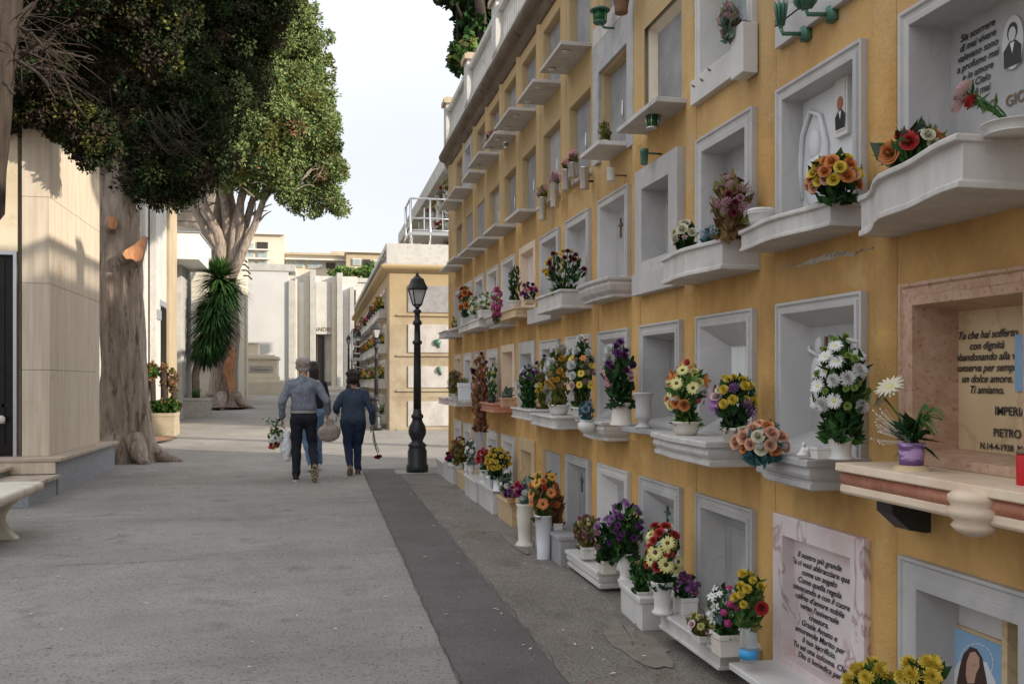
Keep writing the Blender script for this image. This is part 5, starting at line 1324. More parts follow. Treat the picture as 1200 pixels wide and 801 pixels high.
# ---- unseen tall tree added behind the yellow wall to shade the near crowns
t = thing('cypress_tree', 'unseen tall cypress added behind the yellow wall to shade the near crowns', 'tree', (8.5, 8.8, 0))
trunk([Vector((8.5, 8.8, -.1)), Vector((8.5, 8.8, 5)), Vector((8.4, 8.9, 12))], [.45, .35, .15], 3, 5, .12, 18, 5).build('trunk', M['bark'], t)
foliage('crown', [(Vector((8.4, 8.4, 13)), (2.0, 4.2, 3.2)), (Vector((8.6, 5.8, 12.6)), (1.6, 2.0, 1.6)), (Vector((8.6, 12.0, 14.4)), (1.6, 2.6, 3.0)), (Vector((8.5, 9, 17)), (1.6, 3, 2.5))], ['cypress_dark', 'leaf_dark'], t, .5, .3, 1.2, 30, 91, (.8, .2))
# ================================================================= flowers
BL = {}
def blossom(kind, c, c2='gold'):
    key = (kind, c, c2)
    if key in BL: return BL[key]
    b = MB(); r_ = random.Random(hash(kind) % 1000 if 0 else len(kind) * 7 + len(c)); mats = [petal(c), petal(c2), M['leaf']]
    def pet(a, L_, w, el, curl, z0=0, r0=.1, mi=0, seg=3, wprof=(.5, 1, .85, .15)):
        ca, sa = math.cos(a), math.sin(a); vs = []
        for q in range(seg + 1):
            u = q / seg; rr = r0 + L_ * u * math.cos(el + curl * u); z = z0 + L_ * u * math.sin(el + curl * u)
            ww = w * wprof[min(len(wprof) - 1, int(round(u * (len(wprof) - 1))))]
            for s in (-1, 1): vs.append((ca * rr - sa * ww * s, sa * rr + ca * ww * s, z + .04 * (q % 2)))
        b.add(vs, [(2*q, 2*q+1, 2*q+3, 2*q+2) for q in range(seg)], mi, True)
    if kind in ('daisy', 'sun'):
        n = 16 if kind == 'daisy' else 15
        for lay in range(2):
            for k in range(n): pet(2 * math.pi * (k + .5 * lay) / n + r_.uniform(-.08, .08), .8 + r_.uniform(-.08, .08), .13, .15 + .18 * lay, -.25, .02 + .04 * lay, .18)
        cr = .26 if kind == 'daisy' else .32
        b.ball((0, 0, .05), (cr, cr, .13), 10, 1); 
    elif kind == 'mum':
        for lay, (el, L_, n) in enumerate(((-.25, .95, 18), (.1, .92, 18), (.45, .85, 16), (.8, .75, 12), (1.15, .6, 8), (1.45, .5, 5))):
            for k in range(n): pet(2 * math.pi * (k + .37 * lay) / n + r_.uniform(-.1, .1), L_ * r_.uniform(.9, 1.05), .11, el, .25, .02 + .02 * lay, .06, wprof=(.6, .9, 1, .5))
        b.ball((0, 0, .1), (.3, .3, .25), 8, 0)
    elif kind == 'carn':
        for lay, (el, L_, n) in enumerate(((.1, .9, 9), (.5, .95, 9), (.85, .9, 8), (1.2, .8, 6), (1.45, .7, 4))):
            for k in range(n): pet(2 * math.pi * (k + .37 * lay) / n + r_.uniform(-.2, .2), L_ * r_.uniform(.85, 1.1), .30, el, .1, 0, .02, wprof=(.2, .6, 1, 1.1))
    elif kind == 'rose':
        b.ball((0, 0, .33), (.17, .17, .24), 7, 0)
        for lay, (rad, n, hh, fl) in enumerate(((.10, 3, .60, .0), (.18, 3, .63, .0), (.28, 4, .62, .02), (.40, 5, .58, .05), (.54, 5, .50, .10), (.70, 6, .40, .18), (.84, 6, .27, .28))):
            for k in range(n):
                a0 = 2 * math.pi * (k + .4 * lay) / n; vs = []
                wd = math.pi / n * 1.25
                for v in range(4):
                    z = -.05 + (hh + .05) * v / 3
                    for u in range(5):
                        a = a0 + wd * (u / 2 - 1); rr = rad * (.45 + .55 * min(1, v / 1.6)) + (fl if v == 3 else 0) + (.05 * (r_.random()) if kind == 'carn' else 0)
                        zz = z - (.07 * abs(u - 2) if v == 3 else 0) + (.10 * (u % 2) if kind == 'carn' and v == 3 else 0)
                        vs.append((rr * math.cos(a), rr * math.sin(a), zz))
                b.add(vs, [(v*5+u, v*5+u+1, v*5+u+6, v*5+u+5) for v in range(3) for u in range(4)], 0, kind == 'rose')
    elif kind in ('lily', 'orchid'):
        n = 6 if kind == 'lily' else 5
        for k in range(n): pet(2 * math.pi * k / n, .95, .24 if kind == 'lily' else .36, .75 if kind == 'lily' else .3, -.9, 0, .05, 0, 3, (.5, 1, .9, .2))
        b.ball((0, 0, .12), (.13, .13, .2), 7, 1)
    elif kind == 'cluster':
        for k in range(26):
            a = k * 2.4; f = math.sqrt(k / 26); p = Vector((f * math.cos(a), f * math.sin(a), .45 * (1 - f * f) + r_.uniform(-.05, .05)))
            for q in range(4):
                aa = q * 1.57 + k; s = .14; d = Vector((math.cos(aa), math.sin(aa), .25)) * s; e = Vector((-math.sin(aa), math.cos(aa), 0)) * s * .55
                b.add([p, p + d * .6 + e, p + d * 1.2, p + d * .6 - e], [(0, 1, 2, 3)], 0)
    elif kind == 'spike':
        for k in range(22):
            z = k / 22 * 1.8 - .6; a = k * 2.4; rr = .22 * (1 - .3 * k / 22)
            b.ball((rr * math.cos(a), rr * math.sin(a), z), (.13, .13, .11), 5, 0, True)
    elif kind == 'tulip':
        b.ball((0, 0, .3), (.42, .42, .5), 9, 0)
        for k in range(5): pet(k * 1.2566, .9, .34, 1.15, .35, -.1, .28, 0, 3, (.6, 1, .8, .2))
    me = b.mesh('blossom', mats)
    BL[key] = me
    return me

VASES = {
 'bowl': [(.30, 0), (.36, .02), (.46, .35), (.50, .85), (.53, .88), (.53, 1), (.46, 1), (.44, .9)],
 'pot': [(.38, 0), (.40, .02), (.46, .78), (.50, .80), (.50, 1), (.44, 1), (.42, .85)],
 'ribbed': [(.46, 0), (.46, .08), (.38, .12), (.36, .3), (.42, .7), (.50, .9), (.52, .93), (.52, 1), (.44, 1), (.42, .9)],
 'urn': [(.36, 0), (.38, .06), (.26, .10), (.22, .16), (.36, .26), (.42, .34), (.36, .5), (.38, .8), (.46, .93), (.50, .96), (.50, 1), (.42, 1), (.38, .9)],
 'baluster': [(.44, 0), (.44, .07), (.34, .12), (.30, .25), (.40, .45), (.42, .6), (.36, .78), (.40, .88), (.48, .92), (.50, 1), (.42, 1), (.40, .9)],
 'cone': [(.50, 0), (.50, .05), (.46, .08), (.38, .8), (.40, .84), (.44, .88), (.44, .97), (.38, 1), (.32, .95)],
 'tall': [(.52, 0), (.54, .02), (.50, .06), (.36, .14), (.40, .4), (.46, .7), (.45, .92), (.48, .96), (.48, 1), (.40, 1), (.38, .9)],
 'bin': [(.34, 0), (.35, .01), (.36, .3), (.47, .96), (.50, .965), (.50, 1), (.46, 1), (.44, .9)],
 'can': [(.46, 0), (.48, .02), (.48, .95), (.50, .96), (.50, 1), (.45, 1), (.45, .8)],
 'ball': [(.20, 0), (.24, .04), (.44, .25), (.50, .5), (.46, .75), (.34, .86), (.38, .92), (.38, 1), (.32, 1), (.30, .9)],
}
def make_vase(t, kind, w, h, m, z=0, name='vase'):
    b = MB()
    if kind == 'square':
        b.rings([[(x * w / 2 * k, y * w / 2 * k, z + h * f) for x, y in ((-1, -1), (1, -1), (1, 1), (-1, 1))] for k, f in ((.82, 0), (.84, .02), (.92, .74), (1, .78), (1, 1), (.88, 1), (.86, .8))], 0)
        o = b.build(name, M[m], t, local=True, bevel=.003)
    elif kind == 'trough':
        b.rings([[(x * w * .32 * k, y * w / 2 * k, z + h * f) for x, y in ((-1, -1), (1, -1), (1, 1), (-1, 1))] for k, f in ((.90, 0), (.94, .74), (1, .78), (1, 1), (.88, 1), (.86, .8))], 0)
        o = b.build(name, M[m], t, local=True, bevel=.003)
    else:
        b.lathe([(r * w, z + zz * h) for r, zz in VASES[kind]], n=28)
        o = b.build(name, M[m], t, local=True)
    return o

def arrange(name, label, cat, loc, W, H, vase=None, fl=(), fol=('leaf', 90, .07), shape='dome', group=None, lean=(0, 0), seed=0, vh=0, stems=True, depth=.75, face=(-.55, -.75, .35)):
    """vase (kind,w,h,material); fl list of (kind, colour, size m, count[, centre colour[, zone]])"""
    r_ = random.Random(seed * 31 + 5)
    t = thing(name, label, cat, loc, group)
    z0 = 0
    if vase:
        make_vase(t, *vase); z0 = vase[2] * .92
    c = Vector((lean[0], lean[1], z0 + H * .5)); rad = Vector((W / 2 * depth, W / 2, H / 2))
    F = Vector(face).normalized()
    pts = []
    for f in fl:
        kind, col, size, n = f[:4]; c2 = f[4] if len(f) > 4 else 'gold'; zone = f[5] if len(f) > 5 else None
        for k in range(n):
            for tr in range(40):
                d = Vector((r_.gauss(0, 1), r_.gauss(0, 1), r_.gauss(0, 1))).normalized()
                if shape == 'dome' and d.z < -.45: continue
                if shape == 'top' and d.z < .15: continue
                if d.dot(F) < -.25: continue
                if zone:
                    # zone: (side -1..1 : left..right in view, height -1..1, spread)
                    side = -d.y; 
                    if abs(side - zone[0]) > zone[2] or abs(d.z - zone[1]) > zone[2]: continue
                p = c + Vector((d.x * rad.x, d.y * rad.y, d.z * rad.z)) * r_.uniform(.82, 1.02)
                if all((p - q).length > (size + s) * .42 for q, s in pts): break
            pts.append((p, size))
            nrm = (d * .75 + F * .5 + Vector((r_.uniform(-.2, .2), r_.uniform(-.2, .2), r_.uniform(0, .3)))).normalized()
            if kind == 'spike': nrm = (Vector((0, 0, 1)) + d * .5).normalized()
            o = bpy.data.objects.new('blossom', blossom(kind, col, c2)); COL.objects.link(o); o.parent = t
            o.location = p; o.rotation_mode = 'QUATERNION'
            o.rotation_quaternion = nrm.to_track_quat('Z', 'Y') @ Vector((0, 0, 1)).rotation_difference(Vector((0, 0, 1))) 
            s = size / 2 * r_.uniform(.85, 1.15); o.scale = (s, s, s)
    base = Vector((0, 0, z0 - .02))
    if fol:
        fm, n, ls = fol[:3]; extra = fol[3] if len(fol) > 3 else None
        b = MB()
        for p, s in pts:
            if stems: b.tube([base + Vector((r_.uniform(-.01, .01), r_.uniform(-.01, .01), 0)), base.lerp(p, .55) + Vector((0, 0, .015)), p], .0022, 4, 0)
        for k in range(n):
            d = Vector((r_.gauss(0, 1), r_.gauss(0, 1), r_.gauss(0, .9))).normalized()
            u = r_.uniform(.2, 1.0) ** .6
            if r_.random() < .35:   # fill near the vase mouth
                p = base + Vector((d.x * W * .22, d.y * W * .25, abs(d.z) * H * .35 * u))
            else: p = c + Vector((d.x * rad.x, d.y * rad.y, d.z * rad.z)) * u * .95
            if p.z < z0 - .05 * H and shape != 'cascade': p.z = z0 + r_.uniform(0, .2) * H
            dr = ((p - base).normalized() + Vector((r_.uniform(-.6, .6), r_.uniform(-.6, .6), r_.uniform(-.5, .5)))).normalized()
            sd = dr.cross(Vector((r_.gauss(0, 1), r_.gauss(0, 1), r_.gauss(0, 1)))).normalized()
            L_ = ls * r_.uniform(.55, 1.3); w_ = L_ * r_.uniform(.16, .30); nn = dr.cross(sd) * L_ * .12
            mi = 1 if extra and r_.random() < .35 else 0
            b.add([p - dr * L_ * .5, p + sd * w_ + nn, p + dr * L_ * .55 - nn, p - sd * w_ + nn], [(0, 1, 3), (1, 2, 3)], mi)
        o = b.build('foliage', [M[fm], M[extra or fm]], t, local=True)
    return t, pts

def at_shelf(cx, X, r=None, z=None, dz=0):
    Y, _, m = atx(cx, X)
    zz = (zs(r) if r is not None else z) + dz + shz(Y)
    return Vector((X, Y, zz)), m
UID = [0]
def A(label, cx, X, r, wpx, hpx, vase=None, fl=(), fol=('leaf', 90, .07), name='flower_arrangement', cat='flowers', dz=0, z=None, **k):
    loc, m = at_shelf(cx, X, r, z, dz)
    UID[0] += 1
    if vase: vase = (vase[0], vase[1] * m, vase[2] * m, vase[3])
    return arrange(name, label, cat, loc, wpx * m, hpx * m, vase, fl, fol, seed=UID[0], **k)

# ---- second shelf row from the top (eye level and above) ------------------------
A('ball of orange and yellow roses on the marble shelf under the oval relief', 978, 1.90, 2, 74, 52, None, [('rose', 'orange', .048, 13), ('rose', 'yellow', .046, 13), ('rose', 'peach', .042, 8)], ('leaf_dark', 170, .06))
A('low spray of red and orange roses on the big curved shelf top right', 1068, 1.83, 2, 82, 34, None, [('rose', 'red', .06, 3, 'gold', (.3, .5, .9)), ('rose', 'orange', .06, 3), ('rose', 'cream', .04, 4), ('cluster', 'white', .04, 4)], ('leaf', 130, .10, 'leaf_grey'), dz=.012)
A('cream roses with dark leaves at the far end of the box shelf', 803, 1.87, 2, 34, 30, None, [('rose', 'cream', .052, 8), ('lily', 'palepink', .04, 2)], ('leaf_dark', 70, .06))
A('small dusty blue artificial plant between cream roses and dried bouquet', 833, 1.88, 2, 36, 16, None, [('cluster', 'bluegrey', .045, 9)], ('leaf_teal', 60, .04))
A('tall dried brown and dusty pink bouquet on the box shelf', 857, 1.90, 2, 56, 74, None, [('cluster', 'mauve', .05, 12), ('rose', 'mauve', .03, 6), ('rose', 'darkred', .035, 4), ('cluster', 'dry', .04, 6)], ('leaf_dry', 190, .08, 'leaf_olive'))
A('yellow and dark red chrysanthemums spilling from a box planter', 662, 1.88, 2, 62, 50, None, [('mum', 'yellow', .062, 7, 'gold', (-.6, .3, .8)), ('mum', 'gold', .055, 4, 'gold', (-.7, -.1, .6)), ('mum', 'darkred', .05, 9, 'gold', (.5, .6, .6)), ('cluster', 'white', .03, 4)], ('leaf_dark', 260, .06, 'leaf'), dz=-.01)
A('dark green trailing plant in a small white pot', 603, 1.90, 2, 20, 46, ('bowl', 16, 10, 'ceramic'), [('cluster', 'mauve', .04, 4)], ('leaf_dark', 170, .06))
A('pink and purple flowers on the tan shelf', 620, 1.90, 2, 24, 20, ('trough', 18, 5, 'marble_tan'), [('mum', 'magenta', .05, 5), ('mum', 'purple', .045, 5), ('mum', 'pink', .045, 3)], ('leaf_dark', 60, .05))
A('hanging magenta orchid cascade in front of a white box', 582, 1.80, 2, 18, 42, None, [('orchid', 'magenta', .075, 16), ('orchid', 'pink', .06, 5)], ('leaf_olive', 50, .06), shape='cascade', dz=-.10)
A('white and pale green lilies in a white box planter', 568, 1.86, 2, 22, 22, ('trough', 22, 9, 'ceramic'), [('lily', 'cream', .07, 6), ('lily', 'white', .06, 4), ('mum', 'green', .05, 4)], ('leaf_light', 60, .06))
A('red and orange blossoms above yellow ones by the far upper corner', 545, 1.86, 2, 17, 38, ('trough', 14, 8, 'marble'), [('rose', 'red', .09, 4, 'gold', (0, .6, .6)), ('rose', 'orange', .09, 5), ('rose', 'yellow', .08, 4), ('lily', 'cream', .07, 4)], ('leaf', 70, .07))
A('cream and green flowers beside the red and orange blossoms', 555, 1.86, 2, 12, 24, ('bowl', 10, 8, 'marble'), [('lily', 'cream', .08, 6), ('mum', 'green', .06, 3)], ('leaf_light', 60, .07))
A('little yellowish plant on the last shelf of the yellow wall', 533, 1.88, 2, 9, 14, None, [('mum', 'paleyellow', .05, 2)], ('leaf_olive', 50, .07), name='potted_plant', cat='plant')

# ---- row 1 -----------------------------------------------------------------------
A('tall white daisy and chrysanthemum bouquet wrapped in a dark leaf', 985, 1.86, 1, 74, 118, ('ribbed', 33, 30, 'ceramic'), [('daisy', 'white', .062, 14, 'paleyellow', (-.2, .2, .9)), ('mum', 'white', .055, 6), ('mum', 'green', .03, 16)], ('leaf_dark', 380, .07, 'leaf'))
A('peach and orange roses with blue green fern hanging over the shelf edge', 892, 1.74, 1, 70, 42, None, [('rose', 'peach', .052, 14), ('rose', 'orange', .045, 5), ('rose', 'cream', .045, 5), ('cluster', 'white', .03, 8)], ('leaf_teal', 150, .07), dz=-.03)
A('yellow chrysanthemums over pink lilac ones in a stone pot', 862, 1.86, 1, 60, 64, ('pot', 32, 18, 'ceramic_cream'), [('mum', 'yellow', .045, 15, 'gold', (.3, .6, .75)), ('daisy', 'lilac', .075, 5, 'pink', (-.6, -.3, .6)), ('rose', 'palepink', .055, 3, 'gold', (-.8, .2, .5)), ('rose', 'cream', .05, 2), ('cluster', 'purple', .05, 4)], ('leaf_dark', 220, .06))
A('round bouquet of red tulips, orange lilies and yellow sunflowers', 804, 1.86, 1, 58, 70, ('bowl', 32, 16, 'ceramic_cream'), [('sun', 'paleyellow', .085, 5, 'brown', (.4, 0, .8)), ('tulip', 'red', .055, 6), ('lily', 'orange', .085, 6, 'gold', (.2, .7, .6)), ('rose', 'orange', .055, 3), ('rose', 'white', .055, 3, 'gold', (.6, -.3, .6)), ('rose', 'paleyellow', .05, 3)], ('leaf', 180, .07, 'leaf_light'))
A('tall white, pink and dark purple bouquet leaning left in a tapered stone vase', 728, 1.84, 1, 46, 72, ('cone', 27, 27, 'ceramic_cream'), [('mum', 'purple', .06, 7, 'gold', (.3, .8, .5)), ('mum', 'darkpurple', .05, 3, 'gold', (.8, .5, .5)), ('mum', 'yellow', .06, 3, 'gold', (-.7, .6, .5)), ('mum', 'white', .09, 5, 'gold', (-.4, .3, .5)), ('orchid', 'pink', .075, 8, 'gold', (-.4, -.4, .6)), ('rose', 'palepink', .04, 2)], ('leaf_dark', 170, .09), lean=(0, .03))
A('white and yellow chrysanthemum bouquet on the right of its grey box shelf', 681, 1.84, 1, 40, 82, ('bowl', 22, 14, 'ceramic'), [('mum', 'white', .07, 12, 'gold', (0, .6, .7)), ('daisy', 'yellow', .055, 7, 'brown'), ('lily', 'orange', .06, 2, 'gold', (.3, .9, .6)), ('rose', 'palepink', .055, 2, 'gold', (.8, 0, .5)), ('cluster', 'dry', .04, 8)], ('leaf_dark', 300, .07, 'leaf_olive'))
A('white and yellow bouquet in a low white dish left of the tallest one', 655, 1.86, 1, 38, 72, ('bowl', 24, 12, 'ceramic'), [('mum', 'white', .07, 10, 'gold', (-.2, .6, .7)), ('mum', 'gold', .055, 8), ('cluster', 'dry', .05, 9)], ('leaf_olive', 260, .08, 'leaf'))
A('white chrysanthemums with purple sprays at the left end of the grey shelf', 620, 1.87, 1, 34, 56, None, [('mum', 'white', .07, 10, 'gold', (-.5, .3, .8)), ('mum', 'purple', .05, 5, 'gold', (.4, .8, .5)), ('mum', 'white', .06, 3, 'gold', (0, -.6, .4))], ('leaf', 230, .08, 'leaf_dark'))
A('purple and yellow small flowers behind the white bouquets', 636, 1.92, 1, 24, 66, None, [('mum', 'purple', .05, 7, 'gold', (0, .7, .6)), ('mum', 'yellow', .045, 5), ('cluster', 'white', .04, 4)], ('leaf_olive', 150, .07))
A('dusty teal flowers in a round white ball pot on the grey box shelf', 688, 1.80, 1, 26, 24, ('ball', 22, 16, 'ceramic'), [('rose', 'bluegrey', .045, 6)], ('leaf_teal', 90, .05), dz=-.085)
A('small green herb in a square terracotta pot on the red marble shelf', 595, 1.86, 1, 24, 14, ('square', 17, 11, 'terracotta'), [], ('leaf_grey', 120, .05), name='potted_plant', cat='plant')
A('long rust brown dried bouquet with purple top hanging down from the shelf', 563, 1.82, 1, 28, 92, None, [('cluster', 'rust', .07, 14), ('mum', 'darkpurple', .07, 6, 'gold', (-.3, .8, .4)), ('cluster', 'dry', .06, 6)], ('leaf_rust', 330, .09, 'leaf_dry'), shape='cascade', dz=-.30)
A('green leafy stems with small yellow flowers beside the rust brown bouquet', 577, 1.92, 1, 15, 50, None, [('mum', 'paleyellow', .05, 3)], ('leaf', 110, .07))
A('square white pot with a faint pattern near the far end of the shelves', 544, 1.86, 1, 12, 8, ('square', 15, 20, 'plastic_white'), [], ('leaf_olive', 40, .06), name='potted_plant', cat='plant')
A('reddish purple and olive plant on the farthest middle shelf', 534, 1.86, 1, 25, 30, ('bowl', 14, 6, 'ceramic'), [('cluster', 'mauve', .07, 6)], ('leaf_olive', 170, .10, 'leaf_rust'), name='potted_plant', cat='plant')

# ---- bottom row ---------------------------------------------------------------------
zg = lambda cx, X: G(atx(cx, X)[0]) - shz(atx(cx, X)[0])
A('yellow chrysanthemum cluster at the bottom edge, left one of two', 1021, 1.80, 0, 50, 46, ('pot', 30, 68, 'plastic_white'), [('mum', 'yellow', .055, 11)], ('leaf', 90, .06), depth=1)
A('yellow chrysanthemum cluster at the bottom edge, under the praying woman picture', 1083, 1.80, 0, 48, 48, ('pot', 30, 118, 'plastic_white'), [('mum', 'yellow', .055, 12)], ('leaf_dark', 90, .06), depth=1)
t, _ = A('yellow chrysanthemums and one red rose in a clear bottle with a blue label', 877, 1.84, 0, 48, 62, None, [('mum', 'yellow', .045, 11, 'gold', (-.1, .5, .8)), ('rose', 'red', .05, 1, 'gold', (.9, .1, .5)), ('orchid', 'magenta', .045, 4, 'gold', (-.7, -.3, .6))], ('leaf', 160, .06, 'leaf_olive'), dz=.075)
t.location.z = .19
for ch in list(t.children): ch.location.z += .16
b = MB(); b.lathe([(.034, 0), (.038, .01), (.038, .13), (.030, .16), (.014, .185), (.014, .20)], n=20); b.build('bottle', M['water_plastic'], t, local=True)
b = MB(); b.lathe([(.0388, .015), (.0388, .055)], n=20); b.build('bottle_label', M['label_blue'], t, local=True)
A('white and magenta orchids spilling from a square stone pot', 851, 1.82, 0, 52, 58, ('square', 30, 26, 'ceramic_cream'), [('lily', 'white', .05, 14, 'paleyellow', (-.4, .1, .7)), ('orchid', 'magenta', .05, 8), ('cluster', 'bluegrey', .04, 3)], ('leaf', 170, .055, 'leaf_dark'))
A('tiny yellow green and peach flowers in a low white bowl', 822, 1.80, 0, 42, 22, ('trough', 26, 8, 'ceramic'), [('rose', 'palepink', .035, 3), ('mum', 'paleyellow', .035, 6)], ('leaf_olive', 130, .05))
A('magenta orchids in a small white marble box planter', 803, 1.93, 0, 44, 26, ('trough', 32, 20, 'ceramic'), [('orchid', 'purple', .052, 12), ('orchid', 'magenta', .045, 4)], ('leaf_dark', 40, .06))
A('oval wreath of pale sunflowers and red roses on a fluted white vase', 776, 1.80, 0, 62, 72, ('ribbed', 26, 38, 'ceramic'), [('sun', 'paleyellow', .08, 8, 'brown', (.3, -.1, .8)), ('rose', 'red', .048, 16), ('sun', 'paleyellow', .055, 9, 'gold', (.2, .9, .8)), ('cluster', 'white', .03, 6)], ('leaf_dark', 240, .06), depth=.55)
A('leafy green plant low behind the sunflower wreath vase', 751, 1.82, 0, 36, 38, ('trough', 26, 8, 'ceramic'), [], ('leaf', 210, .055, 'leaf_dark'), name='potted_plant', cat='plant')
A('large lilac and purple bouquet in a white baluster vase', 733, 1.86, 0, 56, 64, ('baluster', 21, 34, 'ceramic'), [('mum', 'lilac', .05, 13, 'gold', (-.1, .6, .8)), ('mum', 'purple', .045, 9)], ('leaf_dark', 330, .07, 'leaf'))
A('faded lilac and purple flowers in a square stone pot beside the baluster vase', 712, 1.83, 0, 44, 52, ('square', 19, 16, 'ceramic_cream'), [('mum', 'lilac', .05, 8, 'gold', (-.2, .7, .6)), ('mum', 'purple', .045, 6), ('mum', 'mauve', .04, 4)], ('leaf_dark', 260, .07))
A('withered pinkish flowers in a white box planter', 687, 1.84, 0, 36, 38, ('trough', 24, 14, 'ceramic'), [('mum', 'mauve', .045, 5), ('mum', 'dry', .04, 5), ('mum', 'paleyellow', .03, 3)], ('leaf_olive', 220, .065, 'leaf_dry'))
A('wilting orange and yellow sunflowers with broad leaves in a tall white bin vase', 637, 1.74, None, 44, 56, ('bin', 22, 52, 'plastic_white'), [('sun', 'gold', .10, 3, 'brown', (.2, .8, .6)), ('sun', 'orange', .09, 6, 'brown'), ('mum', 'orange', .06, 6), ('mum', 'red', .05, 2), ('cluster', 'white', .05, 4, 'gold', (-.8, 0, .5))], ('leaf', 130, .11, 'leaf_dry'), z=zg(637, 1.74))
A('bare brown dried stems in a small white trough', 652, 1.85, 0, 22, 46, ('trough', 18, 8, 'ceramic'), [], ('leaf_rust', 150, .08, 'leaf_dry'), dz=.06, name='dried_plant', cat='plant')
A('magenta bouquet with one red flower on top in a tall cream floor vase', 615, 1.72, None, 26, 36, ('tall', 21, 50, 'ceramic_cream'), [('rose', 'red', .07, 1, 'gold', (0, .95, .6)), ('mum', 'magenta', .06, 10, 'gold', (0, -.3, .7)), ('cluster', 'white', .05, 2, 'gold', (.8, 0, .5))], ('leaf_grey', 90, .07), z=zg(615, 1.72))
A('purple and peach blossoms lying on the tan ledge behind the cream floor vase', 599, 1.80, 0, 18, 12, ('bowl', 10, 8, 'terracotta'), [('rose', 'purple', .06, 4), ('rose', 'peach', .05, 2)], ('leaf_dark', 30, .05), dz=.06)
A('white and green leafy bouquet right of the yellow chrysanthemums', 593, 1.86, 0, 24, 24, ('bowl', 12, 6, 'terracotta'), [('lily', 'white', .06, 5)], ('leaf_grey', 170, .08, 'leaf'), dz=.06)
A('rounded bunch of bright yellow chrysanthemums in a white vase', 584, 1.84, 0, 38, 34, ('cone', 14, 18, 'plastic_white'), [('mum', 'yellow', .06, 30)], ('leaf_dark', 260, .07), dz=.08)
A('red and pink carnations in a white baluster vase', 567, 1.82, 0, 22, 26, ('baluster', 13, 16, 'ceramic'), [('rose', 'red', .065, 13), ('rose', 'pink', .055, 5, 'gold', (.5, .5, .6))], ('leaf', 90, .06), dz=.08)
A('dark red rose with pink ones just above the yellow chrysanthemums', 575, 1.93, 0, 22, 42, None, [('rose', 'darkred', .08, 3, 'gold', (.5, .8, .6)), ('rose', 'pink', .06, 4, 'gold', (-.3, .6, .6))], ('leaf_dark', 80, .07), dz=.08)
A('white flowers and grey leaves in a slim white vase', 552, 1.84, 0, 18, 28, ('urn', 9, 16, 'ceramic'), [('lily', 'white', .07, 7)], ('leaf_grey', 150, .08), dz=.06)
A('orange brown bushy bouquet at the far end of the bottom row', 539, 1.84, 0, 32, 30, ('bowl', 12, 8, 'ceramic'), [('mum', 'rust', .06, 8), ('mum', 'orange', .05, 3), ('mum', 'paleyellow', .05, 3)], ('leaf_olive', 230, .09, 'leaf_dry'), dz=.05)
A('magenta flowers low at the last corner of the yellow wall', 527, 1.78, 0, 11, 13, ('bowl', 8, 7, 'ceramic'), [('mum', 'magenta', .07, 6), ('mum', 'darkred', .06, 3)], ('leaf_dark', 50, .07), dz=.02)

# ---- upper rows ------------------------------------------------------------------------
A('small olive dried plant in a tiny pot on the marble slab shelf', 709, 1.92, 3, 20, 24, ('pot', 9, 6, 'ceramic'), [('cluster', 'brown', .02, 7)], ('leaf_olive', 110, .045), dz=-.05, name='dried_plant', cat='plant')
A('pink hydrangea pair on an upper shelf by the far corner', 574, 1.86, 4, 16, 13, None, [('cluster', 'magenta', .12, 4), ('cluster', 'pink', .10, 3)], ('leaf_dark', 20, .05), dz=-.03)
A('small pink hydrangea on the upper shelf nearest the far corner', 562, 1.90, 4, 8, 9, None, [('cluster', 'pink', .10, 3)], ('leaf_dark', 14, .05), dz=-.05)
A('rust and grey dried flowers behind the glass of the white niche', 856, 1.96, 3, 34, 40, None, [('cluster', 'rust', .05, 3, 'gold', (-.8, .2, .5)), ('cluster', 'mauve', .04, 5, 'gold', (.5, .5, .6)), ('cluster', 'dry', .04, 4)], ('leaf_grey', 130, .06, 'leaf_dry'), dz=.02)
for cx, zt_, h, w_, lab in ((636, 222, 36, 9, 'lowest and farthest of four steel flower cans, with bright pink blossoms'), (650, 205, 38, 10, 'second steel flower can from the far end, pink flowers and stems'), (664, 190, 33, 11, 'tall fluted steel flower can with rosy pink blossoms'), (672, 182, 26, 12, 'wide steel flower can with pink and green sprays')):
    X = XW - .10; Y, z, m = atx(cx, X, zt_ + h)
    arrange('steel_flower_can', lab, 'flower can', Vector((X, Y, z)), 16 * m, 14 * m, ('can', w_ * m, (h - 9) * m, 'steel'), [('cluster', 'pink', .07, 4), ('cluster', 'mauve', .06, 3)], ('leaf_olive', 26, .06), group='steel flower cans on the wall', seed=70 + cx)
X = XW - .09; Y, z, m = atx(685, X, 222); t = thing('steel_flower_can', 'nearest and emptiest steel can, broad polished cylinder', 'flower can', Vector((X, Y, z)), 'steel flower cans on the wall'); make_vase(t, 'can', 11 * m, 26 * m, 'steel')
b = MB(); b.tube([(0, .0, 10 * m), (.09, 0, 10 * m)], .008, 6); b.build('wall_bracket', M['black_iron'], t, local=True)

